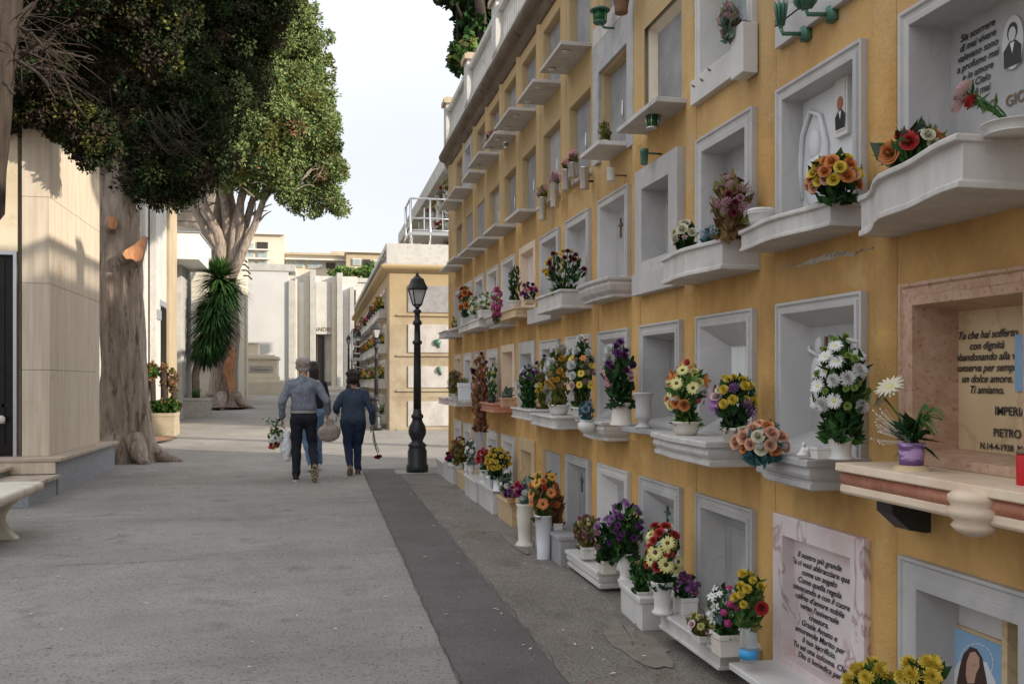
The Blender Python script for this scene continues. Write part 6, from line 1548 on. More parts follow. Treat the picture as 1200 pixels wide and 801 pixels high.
# ---- single custom things -----------------------------------------------------------------
def vase_thing(label, cx, X, r, kind, w, h, m_, dz=0, name='vase', cat='vase', z=None, group=None):
    loc, m = at_shelf(cx, X, r, z, dz); t = thing(name, label, cat, loc, group); make_vase(t, kind, w * m, h * m, m_, name='body'); return t, m
vase_thing('empty carved white stone vase on the grey slab shelf', 754, 1.86, 1, 'urn', 25, 42, 'marble')
t, m = vase_thing('squat white marble pot with a flat lid between two marble shelves', 892, 1.90, 2, 'bowl', 30, 15, 'ceramic', name='lidded_pot', cat='pot')
b = MB(); b.lathe([(.0, 15*m), (.5*32*m, 15*m), (.5*33*m, 17*m), (.5*30*m, 19*m), (.1*m, 20*m)], n=24); b.build('lid', M['ceramic'], t, local=True)
t, m = vase_thing('wide low round marble urn at the right edge on the big curved shelf', 1186, 1.80, 2, 'ribbed', 66, 13, 'ceramic', dz=-.02, name='urn', cat='urn')
vase_thing('small white pot of dark sprigs beside the big white bouquet vase', 961, 1.80, 1, 'square', 18, 14, 'ceramic', name='small_pot', cat='pot')
vase_thing('dark round pot by the terracotta pot shelf', 576, 1.84, 1, 'ball', 9, 10, 'black_iron', name='small_pot', cat='pot')
vase_thing('slender white vase with narrow waist, second from the far end', 547, 1.80, 0, 'urn', 8, 14, 'ceramic', dz=.07)
vase_thing('plain white pot standing before the yellow chrysanthemums', 574, 1.78, 0, 'pot', 9, 16, 'plastic_white', dz=.08, name='small_pot', cat='pot')
# white daisy and fern in a purple banded pot
loc, m = at_shelf(1068, 1.88, 1, dz=-.035)
t = thing('flower_arrangement', 'one big white daisy and dark fern in a purple banded pot on a cream stand', 'flowers', loc)
b = MB(); b.lathe([(29*m, 0), (30*m, 3*m), (27*m, 6*m), (24*m, 8*m), (23*m, 12*m), (18*m, 17*m), (15*m, 18*m)], n=28); b.build('stand', M['marble_tan'], t, local=True)
b = MB(); b.lathe([(13*m, 17*m), (13.5*m, 20*m), (14.5*m, 40*m), (15*m, 44*m), (12*m, 44*m)], n=24); b.build('pot', M['label_purple'], t, local=True)
b = MB(); r_ = random.Random(3)
top = Vector((0, 0, 44 * m))
dcen = Vector((-.03, 38 * m, 96 * m))
b.tube([top, top + Vector((-.01, 14*m, 26*m)), top + Vector((-.02, 28*m, 42*m)), dcen], .0035, 6)
st = b.build('stem', M['stem'], t, local=True)
for k in range(2):
    o = bpy.data.objects.new('blossom', blossom('daisy', 'cream', 'paleyellow')); COL.objects.link(o); o.parent = t; o.location = dcen + Vector((0, -.0 - .035 * k, .035 * k)); o.scale = (.05, .05, .05); o.rotation_mode = 'QUATERNION'
    o.rotation_quaternion = Vector((-.5, .6 if k == 0 else -.2, .6)).normalized().to_track_quat('Z', 'Y')
b = MB()
for k in range(34):
    a = r_.uniform(0, 6.28); L_ = r_.uniform(20, 38) * m; d = Vector((math.cos(a) * .6, math.sin(a), r_.uniform(-.8, .9))).normalized(); s = d.cross(Vector((0, 0, 1))).normalized()
    p = top + Vector((r_.uniform(-.02, .02), r_.uniform(-.03, .03), r_.uniform(0, .05))); w_ = L_ * .22
    b.add([p, p + d * L_ * .5 + s * w_ + Vector((0, 0, .01)), p + d * L_, p + d * L_ * .5 - s * w_], [(0, 1, 2, 3)], 0)
for (ey, ez) in ((-64, 62), (-40, 66), (-52, 44), (-30, 50)):
    e = Vector((-.02, ey * m, ez * m + 12*m)); 
    for q in range(16):
        u = .25 + .75 * q / 15; p = top.lerp(e, u) + Vector((0, 0, .05 * math.sin(u * 3.1))); d = (e - top).normalized()
        for sgn in (-1, 1):
            dd = (d * .8 + Vector((.25 * sgn, 0, sgn * .55))).normalized(); L_ = 14 * m * (1.15 - u * .6); s = dd.cross(Vector((1, 0, 0))).normalized() * L_ * .12
            b.add([p, p + dd * L_ * .5 + s, p + dd * L_, p + dd * L_ * .5 - s], [(0, 1, 2, 3)], 1)
    b.tube([top, top.lerp(e, .5) + Vector((0, 0, .05)), e], .0025, 5, 1)
b.build('fern', [M['leaf_dark'], M['leaf']], t, local=True)
b = MB()
for k in range(26):
    e = top + Vector((-.05 + r_.uniform(-.03, .03), r_.uniform(20, 42) * m, r_.uniform(-5, 40) * m)); b.tube([top, top.lerp(e, .5), e], .0009, 3); b.ball(e, .0035, 5)
b.build('dry_sprig', M['ceramic_cream'], t, local=True)
# pink and red carnations leaning from the urn
loc, m = at_shelf(1186, 1.78, 2, dz=.015)
t = thing('cut_flowers', 'pink carnation and small red one leaning left from the marble urn', 'flowers', loc)
b = MB(); e1 = Vector((-.04, 55 * m, 46 * m)); e2 = Vector((-.03, 48 * m, 32 * m))
for e in (e1, e2, e1 * .8 + Vector((0, 0, .01)), e1 * .5 + Vector((0, -.02, .0))): b.tube([(0, 0, -.02), e * .5 + Vector((0, 0, -.004)), e], .003, 6)
for k in range(26):
    p = e1 * r_.uniform(.3, .95); d = Vector((r_.uniform(-.4, .4), r_.uniform(-.6, .6), r_.uniform(-.4, .6))).normalized(); s = d.cross(Vector((0, 0, 1))).normalized() * .005
    L_ = r_.uniform(.02, .045); b.add([p, p + d * L_ * .5 + s, p + d * L_, p + d * L_ * .5 - s], [(0, 1, 2, 3)])
b.build('stem', M['leaf'], t, local=True)
for e, c, s in ((e1, 'palepink', .034), (e1 + Vector((0, .02, -.03)), 'palepink', .028), (e2, 'red', .024)):
    o = bpy.data.objects.new('blossom', blossom('carn', c)); COL.objects.link(o); o.parent = t; o.location = e; o.scale = (s,) * 3; o.rotation_mode = 'QUATERNION'; o.rotation_quaternion = Vector((-.5, .6, .5)).normalized().to_track_quat('Z', 'Y')
# angel figurine
loc, m = at_shelf(942, 1.80, 1)
b = MB(); s = m
b.lathe([(8*s, 0), (8.5*s, 2*s), (5.5*s, 5*s), (3*s, 9*s), (1.8*s, 11*s)], n=16); b.ball((0, 0, 13.3*s), (2.6*s, 2.6*s, 3*s), 12)
b.ball((.004, 5*s, 8*s), (1.4*s, 3.6*s, 3.2*s), 10); b.ball((.004, -5*s, 8*s), (1.4*s, 3.6*s, 3.2*s), 10); b.ball((-.006, 0, 6*s), (3*s, 5*s, 2*s), 10)
o = b.build('angel_figurine', M['ceramic']); o.location = loc; tag(o, 'tiny white angel figurine on the shelf beside the big white bouquet', 'figurine')
# red votive candle
loc, m = at_shelf(1203, 1.93, 1, dz=-.035)
t = thing('votive_candle', 'bright red votive candle cup at the right edge on the brown marble shelf', 'candle', loc)
b = MB(); b.lathe([(.024, 0), (.026, .01), (.026, .115), (.024, .12)], n=20); b.build('cup', M['wax_red'], t, local=True)
b = MB(); b.lathe([(.027, .12), (.027, .128), (.012, .136), (.002, .138)], n=20); b.build('cap', M['gold'], t, local=True)
# green lanterns and sconces
def lantern(label, px, py, X, w, h, kind='cage', group='green grave lanterns'):
    Y, z, m = atx(px, X, py); t = thing('grave_lantern', label, 'lantern', Vector((X, Y, z)), group)
    b = MB(); b.lathe([(w*.34*m, 0), (w*.42*m, 2*m), (w*.36*m, 3*m)], n=14); b.lathe([(w*.46*m, h*.72*m), (w*.62*m, h*.76*m), (w*.5*m, h*.86*m), (w*.1*m, h*.9*m), (w*.03*m, h*1.1*m)], n=14)
    for k in range(6): a = k * math.pi / 3; b.tube([(w*.38*m*math.cos(a), w*.38*m*math.sin(a), 2*m), (w*.44*m*math.cos(a), w*.44*m*math.sin(a), h*.74*m)], .0035, 5)
    b.build('frame', M['steel'] if kind == 'cage' else M['bronze'], t, local=True)
    b = MB(); b.lathe([(w*.33*m, 2*m), (w*.38*m, h*.72*m)], n=14); b.build('glass', M['glass_green'], t, local=True)
    if kind != 'cage':
        b = MB(); b.tube([(0, 0, 1*m), (.03, 0, -4*m), (XW - X, -.0, -4*m)], .008, 6); b.lathe([(.0, -.002), (.022, 0), (.0, .002)], (XW - X, 0, -4*m), 10); b.build('bracket', M['bronze'], t, local=True)
    return t
lantern('green glass lantern standing on the broken marble shelf under the framed window niche', 765, 152, 1.93, 20, 22)
lantern('green glass wall lantern high on the grey cement patch', 703, 28, 1.92, 20, 20, 'arm')
lantern('dark lantern on a far upper shelf', 593, 175, 1.90, 7, 9, group='green grave lanterns')
def sconce(label, px, py, X, w, h):
    Y, z, m = atx(px, X, py); t = thing('wall_sconce', label, 'sconce', Vector((X, Y, z)), 'green bronze sconces')
    b = MB(); b.lathe([(w*.12*m, 0), (w*.2*m, h*.1*m), (w*.26*m, h*.4*m), (w*.4*m, h*.9*m), (w*.44*m, h*m), (w*.34*m, h*.95*m)], n=12)
    for k in range(8): a = k * math.pi / 4; b.tube([(w*.22*m*math.cos(a), w*.22*m*math.sin(a), h*.15*m), (w*.42*m*math.cos(a), w*.42*m*math.sin(a), h*.85*m), (w*.5*m*math.cos(a), w*.5*m*math.sin(a), h*1.12*m)], [.006, .007, .002], 5)
    b.build('cup', M['bronze'], t, local=True)
    b = MB(); b.tube([(0, 0, 1*m), (.01, 0, -.02), (XW - X - .01, -.02, -.02)], .009, 7); b.lathe([(.0, -.03), (.028, -.028), (.028, .028), (0, .03)], (XW - X - .012, -.02, -.02), 12); b.build('arm', M['bronze'], t, local=True)
sconce('leaf shaped green bronze sconce with a torch cup near the top', 915, 34, 1.93, 15, 28)
sconce('wide ribbed green bronze sconce bowl at the top edge', 944, 11, 1.93, 30, 12)
Y, z, m = atx(755, 1.94, 193); t = thing('wall_sconce', 'dark green metal cup hanging under the broken marble shelf', 'sconce', Vector((1.94, Y, z)), 'green bronze sconces')
make_vase(t, 'pot', 10 * m, 18 * m, 'bronze', name='cup'); b = MB(); b.tube([(0, 0, .07), (.11, 0, .07)], .006, 6); b.build('arm', M['bronze'], t, local=True)
Y, z, m = atx(716, 1.94, 212); t = thing('wall_sconce', 'white plastic cup hanging under the small marble slab shelf', 'sconce', Vector((1.94, Y, z)))
make_vase(t, 'can', 10 * m, 15 * m, 'ceramic', name='cup'); b = MB(); b.tube([(0, 0, .04), (.11, 0, .04)], .006, 6); b.build('arm', M['rust'], t, local=True)
# brown basket high up
Y, z, m = atx(728, 1.92, 16); t = thing('wicker_basket', 'withered plant in a dull brown cone basket at the top of the cement patch', 'basket', Vector((1.92, Y, z)))
make_vase(t, 'bin', 22 * m, 22 * m, 'rust', name='basket'); b = MB(); blades(b, Vector((0, 0, .1)), 26, .16, .004, (.4, 1.4), 77, 0, .3); b.build('dry_stalks', M['leaf_dry'], t, local=True)
# white box hung in front of the white niche
Y0_, z0_, _ = atx(873, 1.86, 80); 
ya = atx(889, 1.88)[0]; yb = atx(868, 1.80)[0]
t = thing('marble_flower_box', 'white marble flower box fixed on the right of the glazed white niche', 'flower box', (1.9, (ya + yb) / 2, 3.1))
za = atx(868, 1.83, 82)[1]; zb__ = atx(868, 1.83, 28)[1]
b = MB(); b.box(1.965, 2.045, Yn(2) - .02, Yn(2) + .11, 2.86, 3.10); b.build('box', M['marble_white'], t, bevel=.005)
b = MB(); b.box(1.975, 2.015, Yn(2) - .01, Yn(2) + .10, 3.101, 3.106); b.build('soil', M['soil'], t)
# rusty hooks under it
for k, (px, py) in enumerate(((841, 83), (832, 95), (822, 102))):
    Y, z, _ = atx(px, XW, py); b = MB(); b.tube([(XW + .0, Y, z), (XW - .05, Y, z), (XW - .055, Y, z + .01)], .005, 6); b.build('rusty_bolt', M['rust'], NI[(2, 3)])

# ---- flowers on the far burial wall -------------------------------------------------------
cols = [('yellow', 'gold'), ('white', 'green'), ('red', 'pink'), ('purple', 'lilac'), ('orange', 'rust'), ('pink', 'white'), ('yellow', 'white'), ('magenta', 'purple'), ('dry', 'rust')]
rown = ['bottom', 'second lowest', 'third', 'top']; ordn = ['first', 'second', 'third', 'fourth', 'fifth', 'sixth', 'seventh', 'eighth', 'ninth', 'tenth', 'eleventh', 'twelfth', 'thirteenth', 'fourteenth', 'fifteenth', 'sixteenth', 'seventeenth']
r_ = random.Random(77)
for k, r, y, z in FYP:
    if r_.random() < .12: continue
    c1, c2 = cols[(k * 4 + r * 3 + r_.randrange(2)) % 9]
    if (k, r) == (0, 1) or (k, r) == (1, 1): c1, c2 = 'yellow', 'yellow'
    big = r_.uniform(.34, .5) if k < 8 else r_.uniform(.4, .6)
    arrange('flower_arrangement', f'{c1} and {c2} flowers, {ordn[k]} from corner, {rown[r]} shelf, far burial wall' if c1 != c2 else f'all yellow flowers, {ordn[k]} from corner, {rown[r]} shelf, far burial wall', 'flowers', Vector((XB - .12, y, z)), big, big * .8, ('square', .2, .14, 'ceramic'),
            [('mum', c1, .11, 5 if k < 8 else 3), ('mum', c2, .09, 4 if k < 8 else 2)], ('leaf_dry' if c1 == 'dry' else 'leaf' if (k + r) % 2 else 'leaf_olive', 60 if k < 8 else 30, .13), group='flowers on the far burial wall', seed=300 + k * 5 + r, stems=False)
for X, y, z, k, q in UGP:
    if (k * 7 + q * 3) % 3 == 0 or k > 10: continue
    c1 = ['red', 'red', 'white', 'orange', 'pink', 'paleyellow'][(k + q * 2) % 6]
    arrange('flower_arrangement', f'{c1} flowers in the upper gallery, {ordn[k]} along its {["lower", "middle", "upper"][q]} tier', 'flowers', Vector((X - .1, y, z)), .42, .38, ('pot', .16, .16, 'ceramic'), [('mum', c1, .13, 6)], ('leaf_olive', 30, .12), group='flowers in the upper gallery', seed=500 + k * 3 + q, stems=False)
# ================================================================= people (seen from behind, walking away: +Y local is forward)
def capsules(segs, voxel=.011, smooth=6, name='body', mat_=None, fold=0, fs=9, seed=0):
    """one continuous skin: tapered, partly flattened limbs fused by a voxel remesh"""
    b = MB()
    for s in segs:
        p0, p1, r0, r1 = Vector(s[0]), Vector(s[1]), s[2], s[3]
        fl = s[4] if len(s) > 4 else (1, 1)      # scale of the cross section (x, y)
        d = (p1 - p0); L_ = d.length; d.normalize()
        rows = []; n = 14
        for q, (t, k) in enumerate([(-1, .05), (-.92, .4), (-.7, .72), (-.38, .93), (0, 1)] ):
            rows.append((p0 + d * (t * r0), r0 * k))
        for q in range(1, 6): rows.append((p0.lerp(p1, q / 6), r0 + (r1 - r0) * q / 6))
        for t, k in ((0, 1), (.38, .93), (.7, .72), (.92, .4), (1, .05)): rows.append((p1 + d * (t * r1), r1 * k))
        ux = Vector((1, 0, 0)); ux = (ux - d * ux.dot(d)); ux = ux.normalized() if ux.length > .2 else Vector((0, 1, 0)); uy = d.cross(ux)
        b.rings([[tuple(p + ux * math.cos(2*math.pi*j/n) * r * fl[0] + uy * math.sin(2*math.pi*j/n) * r * fl[1]) for j in range(n)] for p, r in rows], 0, True)
    me = b.mesh(name, mat_)
    o = bpy.data.objects.new('tmp', me); COL.objects.link(o)
    m = o.modifiers.new('r', 'REMESH'); m.mode = 'VOXEL'; m.voxel_size = voxel; m.use_smooth_shade = True
    if smooth: s_ = o.modifiers.new('s', 'SMOOTH'); s_.iterations = smooth; s_.factor = .5
    dg = bpy.context.evaluated_depsgraph_get()
    me2 = bpy.data.meshes.new_from_object(o.evaluated_get(dg)); bpy.data.objects.remove(o)
    if fold:
        me2.update(); vs = np.empty(len(me2.vertices) * 3); me2.vertices.foreach_get('co', vs); vs = vs.reshape(-1, 3)
        ns = np.array([v.normal for v in me2.vertices])
        amp = np.array([mnoise.noise(Vector((x * fs, y * fs, z * fs * .55 + seed))) + .5 * mnoise.noise(Vector((x * fs * 2.2 + z * 6, y * fs * 2.2, z * fs * 1.6 + seed))) for x, y, z in vs])
        vs += ns * (amp * fold)[:, None]; me2.vertices.foreach_set('co', vs.ravel())
    me2.materials.clear(); me2.materials.append(mat_)
    me2.polygons.foreach_set('use_smooth', [True] * len(me2.polygons)); me2.name = name; me2.update()
    return me2
def attach(name, segs, m, t, **k):
    me = capsules(segs, name=name, mat_=M[m], **k); return link(name, me, t, True)

def hand_segs(w, d, side, s=1.0, curl=.6, thumb=1):
    """palm, four unequal curled fingers and a thumb; w = wrist, d = unit direction of the hand"""
    d = Vector(d).normalized(); f = Vector((0, 1, 0)); f = (f - d * f.dot(d)).normalized(); inn = Vector((-side, 0, 0)); inn = (inn - d * inn.dot(d)).normalized()
    w = Vector(w); out = [(w, w + d * .045 * s, .024 * s, .028 * s, (.6, 1.15)), (w + d * .045 * s, w + d * .075 * s, .030 * s, .028 * s, (.5, 1.25))]
    for k, (off, L_) in enumerate(((.026, .068), (.009, .078), (-.009, .072), (-.025, .056))):
        a = w + d * .082 * s + f * off * s; dd = (d + inn * curl * .35).normalized(); p1 = a + dd * L_ * .45 * s; d2 = (d + inn * curl).normalized(); p2 = p1 + d2 * L_ * .3 * s; d3 = (d * .5 + inn * curl * 1.2).normalized()
        out += [(a - d * .02 * s, p1, .0095 * s, .009 * s), (p1, p2, .009 * s, .008 * s), (p2, p2 + d3 * L_ * .25 * s, .008 * s, .007 * s)]
    a = w + d * .03 * s + f * .028 * s; out += [(a, a + (d * .7 + f * .6 + inn * .3).normalized() * .035 * s, .011 * s, .010 * s), (a + (d * .7 + f * .6 + inn * .3).normalized() * .035 * s, a + (d * 1.5 + f * .6 + inn * .7).normalized() * .062 * s, .0095 * s, .008 * s)]
    return out

def head_segs(c, s=1.0):
    c = Vector(c)
    return [(c + Vector((0, -.02, .03)) * s, c + Vector((0, .02, .045)) * s, .078 * s, .074 * s, (.96, 1.12)), (c + Vector((0, .03, -.03)) * s, c + Vector((0, .045, -.075)) * s, .058 * s, .038 * s),
            (c + Vector((0, .085, -.005)) * s, c + Vector((0, .108, -.03)) * s, .010 * s, .014 * s), (c + Vector((-.018, .088, -.058)) * s, c + Vector((.018, .088, -.058)) * s, .008 * s, .008 * s),
            (c + Vector((-.079, -.005, .012)) * s, c + Vector((-.082, -.01, -.022)) * s, .013 * s, .010 * s, (.6, 1.3)), (c + Vector((.079, -.005, .012)) * s, c + Vector((.082, -.01, -.022)) * s, .013 * s, .010 * s, (.6, 1.3)),
            (c + Vector((0, -.02, -.05)) * s, c + Vector((0, -.035, -.16)) * s, .055 * s, .058 * s)]
def face(t, c, s=1.0, hair='hair_dark'):
    c = Vector(c); b = MB()
    for x in (-.03, .03): b.ball(c + Vector((x, .083, .012)) * s, .011 * s, 8, 0); b.ball(c + Vector((x, .0925, .012)) * s, .005 * s, 6, 1)
    b.build('eyes', [M['ceramic'], M[hair]], t, local=True)

# ---- man in the striped shirt -------------------------------------------------------
g = gnd(355.5, 563)
t = thing('person', 'grey haired man in striped blue shirt and black trousers carrying flowers and a white bag', 'person', g, rz=R(1))
Hd = (0.0, .05, 1.655)
sl, sr = Vector((-.195, 0, 1.42)), Vector((.20, 0, 1.42))
el, er = Vector((-.30, -.05, 1.14)), Vector((.33, -.06, 1.16))
wl, wr = Vector((-.30, .05, .90)), Vector((.345, .06, .965))
hipl, hipr = Vector((-.095, 0, .95)), Vector((.095, 0, .95))
knl, knr = Vector((-.10, .02, .50)), Vector((.13, .06, .52))
anl, anr = Vector((-.105, .0, .09)), Vector((.155, -.30, .22))
body = head_segs(Hd, 1.12) + [((0, .01, 1.49), (0, .0, 1.1), .07, .09), (sl, el, .045, .038), (el, wl, .036, .026), (sr, er, .045, .038), (er, wr, .036, .026), ((0, 0, 1.2), (0, 0, .98), .09, .09),
    (hipl, knl, .07, .05), (knl, anl, .045, .032), (hipr, knr, .07, .05), (knr, anr, .045, .032)] + hand_segs(wl, (0, .1, -1), -1, 1.05, .9) + hand_segs(wr, (.05, .25, -1), 1, 1.05, .5)
attach('body', body, 'skin', t, voxel=.0075, smooth=3)
face(t, Hd, 1.12, 'hair_dark')
# short grey hair with thin crown
H_ = Vector(Hd)
attach('hair', [(H_ + Vector((-.045, -.05, .055)), H_ + Vector((.045, -.05, .055)), .066, .066), (H_ + Vector((-.05, -.035, -.01)), H_ + Vector((.05, -.035, -.01)), .056, .056), (H_ + Vector((-.05, .02, .075)), H_ + Vector((.05, .02, .075)), .060, .060), (H_ + Vector((-.03, -.06, -.045)), H_ + Vector((.03, -.06, -.045)), .042, .042), (H_ + Vector((-.03, .06, .08)), H_ + Vector((.03, .06, .08)), .05, .05)], 'hair_grey', t, voxel=.008, smooth=3, fold=.010, fs=34)
shirt = [((0, -.005, 1.31), (0, 0, 1.06), .125, .115, (1.5, 1.12)), ((0, 0, 1.10), (0, 0, 1.055), .118, .118, (1.62, 1.15)), ((0, .0, 1.44), (0, .02, 1.53), .095, .062),
    ((-.04, 0, 1.455), sl + Vector((.01, 0, -.02)), .062, .070), ((.04, 0, 1.455), sr + Vector((-.01, 0, -.02)), .062, .070), ((-.09, -.01, 1.36), (.09, -.01, 1.36), .10, .10), (sl + Vector((.01, 0, -.02)), el, .070, .058), (el, wl + Vector((0, -.01, .03)), .056, .043), (sr + Vector((-.01, 0, -.02)), er, .070, .060), (er, wr + Vector((0, -.01, .03)), .058, .043)]
attach('shirt', shirt, 'shirt_blue', t, voxel=.010, smooth=5, fold=.020, fs=8)
trous = [((-.08, 0, .97), (.08, 0, .97), .105, .105, (1, 1)), (hipl + Vector((0, -.015, -.06)), knl, .105, .072), (knl, anl + Vector((0, 0, .02)), .073, .062, (1, 1)), (hipr + Vector((0, -.015, -.06)), knr, .105, .074), (knr, anr + Vector((0, .02, .02)), .073, .060), ((-.07, -.04, .90), (.07, -.04, .90), .10, .10)]
attach('trousers', trous, 'trouser_dark', t, voxel=.011, smooth=4, fold=.016, fs=9, seed=4)
b = MB(); b.rings([[(.192 * math.cos(a), .128 * math.sin(a), z) for a in [2 * math.pi * j / 28 for j in range(28)]] for z in (.985, 1.02)], 0, True, False)
b.build('belt', M['belt'], t, local=True, bevel=0)
def shoe(t, a, pitch, m, sole, side, s=1.0, lift=0):
    """a = ankle; pitch = rotation about x (toe down positive)"""
    b = MB(); n = 16; pr = []
    out = []
    T = Matrix.Translation(Vector(a)) @ Matrix.Rotation(-pitch, 4, 'X') @ Matrix.Scale(s, 4)
    b.T = T
    def foot(z, k): return [((.050 - .012 * math.cos(2*math.pi*j/n)) * k * math.sin(2*math.pi*j/n) * (1.0 if math.cos(2*math.pi*j/n) > -.2 else .85), .055 + .145 * k * math.cos(2*math.pi*j/n), z) for j in range(n)]
    b.rings([foot(-.09, .97), foot(-.088, 1.0), foot(-.066, 1.0), foot(-.064, .97)], 1, False)
    rows = [foot(-.065, .96)]
    for q in range(1, 6):
        u = q / 5; rows.append([(x * (1 - .28 * u), y * (1 - .58 * u) + (-.015 * u), -.065 + (.085 * u) * (1 if y < .06 else 1 - .55 * (y - .06) / .14)) for x, y, z in foot(0, .96)])
    b.rings(rows, 0, True)
    b.build('shoe', [M[m], M[sole]], t, local=True)
shoe(t, anl + Vector((0, 0, .0)), 0, 'shoe_black', 'sole_white', -1, 1.05)
shoe(t, anr, R(62), 'shoe_brown', 'sole_tan', 1, 1.1)
t.scale = (.94,) * 3
# bouquet held upside down and plastic bag, both hanging from the left hand
hl = (wl + Vector((0, .01, -.10))) * .94
t = thing('bouquet', 'green wrapped bouquet with red and orange blooms held head down by the man', 'bouquet', g + hl)
b = MB(); r_ = random.Random(8)
for k in range(90):
    p = Vector((r_.gauss(-.10, .05), r_.gauss(0, .05), r_.uniform(-.22, .10))); d = Vector((r_.gauss(0, 1), r_.gauss(0, 1), r_.gauss(0, 1))).normalized(); s = d.cross(Vector((0, 0, 1))).normalized() * .022; L_ = .07
    b.add([p - d * L_ * .5, p + s, p + d * L_ * .6, p - s], [(0, 1, 2, 3)])
b.build('foliage', M['leaf'], t, local=True)
b = MB(); b.rings([[(-.09 + r * math.cos(a), r * .8 * math.sin(a), z) for a in [2 * math.pi * j / 14 for j in range(14)]] for z, r in ((-.10, .045), (-.17, .07), (-.22, .085), (-.235, .06))], 0, True, False); b.build('paper_wrap', M['plastic_bag'], t, local=True)
for k in range(12):
    o = bpy.data.objects.new('blossom', blossom('mum', ['orange', 'red', 'gold', 'darkred'][k % 4])); COL.objects.link(o); o.parent = t; o.location = (-.10 + r_.uniform(-.07, .08), r_.uniform(-.07, .05), -.26 + r_.uniform(-.04, .04)); o.scale = (.035,) * 3; o.rotation_euler = (R(r_.uniform(120, 200)), 0, r_.uniform(0, 6))
me = capsules([((0, 0, -.02), (.005, 0, -.10), .012, .05, (1.1, .6)), ((.005, 0, -.10), (.01, 0, -.30), .06, .085, (1.0, .7)), ((.01, 0, -.30), (.02, 0, -.42), .085, .045, (1, .7))], voxel=.011, smooth=3, name='plastic_bag', mat_=M['plastic_bag'], fold=.018, fs=14)
o = link('plastic_bag', me); o.location = g + hl + Vector((.045, -.03, -.02)); tag(o, 'full white plastic bag hanging beside the bouquet in the left hand of the man', 'bag')

# ---- woman in the blue sweater ---------------------------------------------------------
g = gnd(414, 556)
t = thing('person', 'woman with short dark hair, blue sweater and dark jeans walking beside the man', 'person', g, rz=R(2))
k_ = .93
Hd = (.0, .07, 1.50)
sl, sr = Vector((-.17, 0, 1.27)), Vector((.17, 0, 1.27)); el, er = Vector((-.27, -.03, 1.04)), Vector((.285, -.04, 1.0)); wl, wr = Vector((-.235, .17, .98)), Vector((.30, .06, .78))
hipl, hipr = Vector((-.09, 0, .83)), Vector((.09, 0, .83)); knl, knr = Vector((-.07, .0, .45)), Vector((.07, .05, .46)); anl, anr = Vector((-.06, -.16, .15)), Vector((.075, .02, .085))
body = head_segs(Hd, .96) + [((0, .02, 1.34), (0, 0, 1.0), .06, .11), (sl, el, .04, .034), (el, wl, .033, .024), (sr, er, .04, .034), (er, wr, .033, .024), ((0, 0, 1.05), (0, 0, .86), .11, .12), (hipl, knl, .075, .05), (knl, anl, .045, .03), (hipr, knr, .075, .05), (knr, anr, .045, .03)] + hand_segs(wl, (.1, .8, -.5), -1, .9, .9) + hand_segs(wr, (.05, .2, -1), 1, .9, .9)
attach('body', body, 'skin', t, voxel=.0075, smooth=3)
face(t, Hd, .96)
attach('hair', [((0, .02, 1.555), (0, .05, 1.57), .088, .082, (1.02, 1.05)), ((-.03, -.02, 1.49), (.03, -.02, 1.49), .07, .07), ((-.04, .0, 1.56), (.04, .0, 1.56), .072, .072)], 'hair_dark', t, voxel=.009, smooth=2, fold=.026, fs=22)
attach('sweater', [((0, .005, 1.17), (0, 0, 1.0), .115, .118, (1.5, 1.12)), ((0, 0, 1.0), (0, -.01, .87), .118, .128, (1.6, 1.12)), ((0, .02, 1.31), (0, .03, 1.345), .07, .06),
    ((-.03, .01, 1.295), sl + Vector((.01, 0, -.02)), .056, .064), ((.03, .01, 1.295), sr + Vector((-.01, 0, -.02)), .056, .064), ((-.08, 0, 1.21), (.08, 0, 1.21), .09, .09), (sl + Vector((.01, 0, -.02)), el, .065, .056), (el, wl, .055, .042), (sr, er, .065, .055), (er, wr + Vector((0, 0, .03)), .054, .040)], 'sweater', t, voxel=.011, smooth=5, fold=.016, fs=9, seed=9)
attach('trousers', [((-.085, 0, .83), (.085, 0, .83), .115, .115), (hipl + Vector((0, -.02, -.05)), knl, .112, .072), (knl, anl + Vector((0, .01, .01)), .071, .05), (hipr + Vector((0, -.02, -.05)), knr, .112, .072), (knr, anr + Vector((0, 0, .02)), .071, .052)], 'jeans_dark', t, voxel=.011, smooth=4, fold=.015, fs=10, seed=12)
shoe(t, anl, R(38), 'shoe_brown', 'sole_tan', -1, .95); shoe(t, anr, 0, 'shoe_brown', 'sole_tan', 1, .95)
t.scale = (.93,) * 3
# handbag on the left forearm
hb = g + Vector((-.34, .10, .655))
t = thing('handbag', 'slouchy beige leather handbag hanging from the left arm of the woman in the sweater', 'bag', hb)
me = capsules([((0, 0, .10), (.0, 0, -.05), .07, .11, (1.1, .45)), ((0, 0, -.03), (.01, 0, -.08), .11, .10, (1.6, .55))], voxel=.011, smooth=4, name='bag_body', mat_=M['leather'], fold=.012, fs=11)
link('bag_body', me, t, True)
b = MB(); b.tube([(-.06, 0, .10), (-.03, .0, .22), (.07, .0, .32), (.11, 0, .22), (.09, 0, .10)], .009, 7); b.build('strap', M['leather'], t, local=True)
hr = g + (wr + Vector((.01, .02, -.10))) * .93
t = thing('cut_flowers', 'red carnation and white stems hanging from the right hand of the woman', 'flowers', hr)
b = MB(); b.tube([(0, 0, .05), (.02, 0, -.15), (.07, 0, -.36)], .006, 6); b.tube([(0, 0, .05), (.03, .01, -.13), (.09, .0, -.33)], .006, 6); b.tube([(0, 0, .05), (.0, .01, -.13), (.05, .0, -.30)], .006, 6); b.build('stem', M['leaf_grey'], t, local=True)
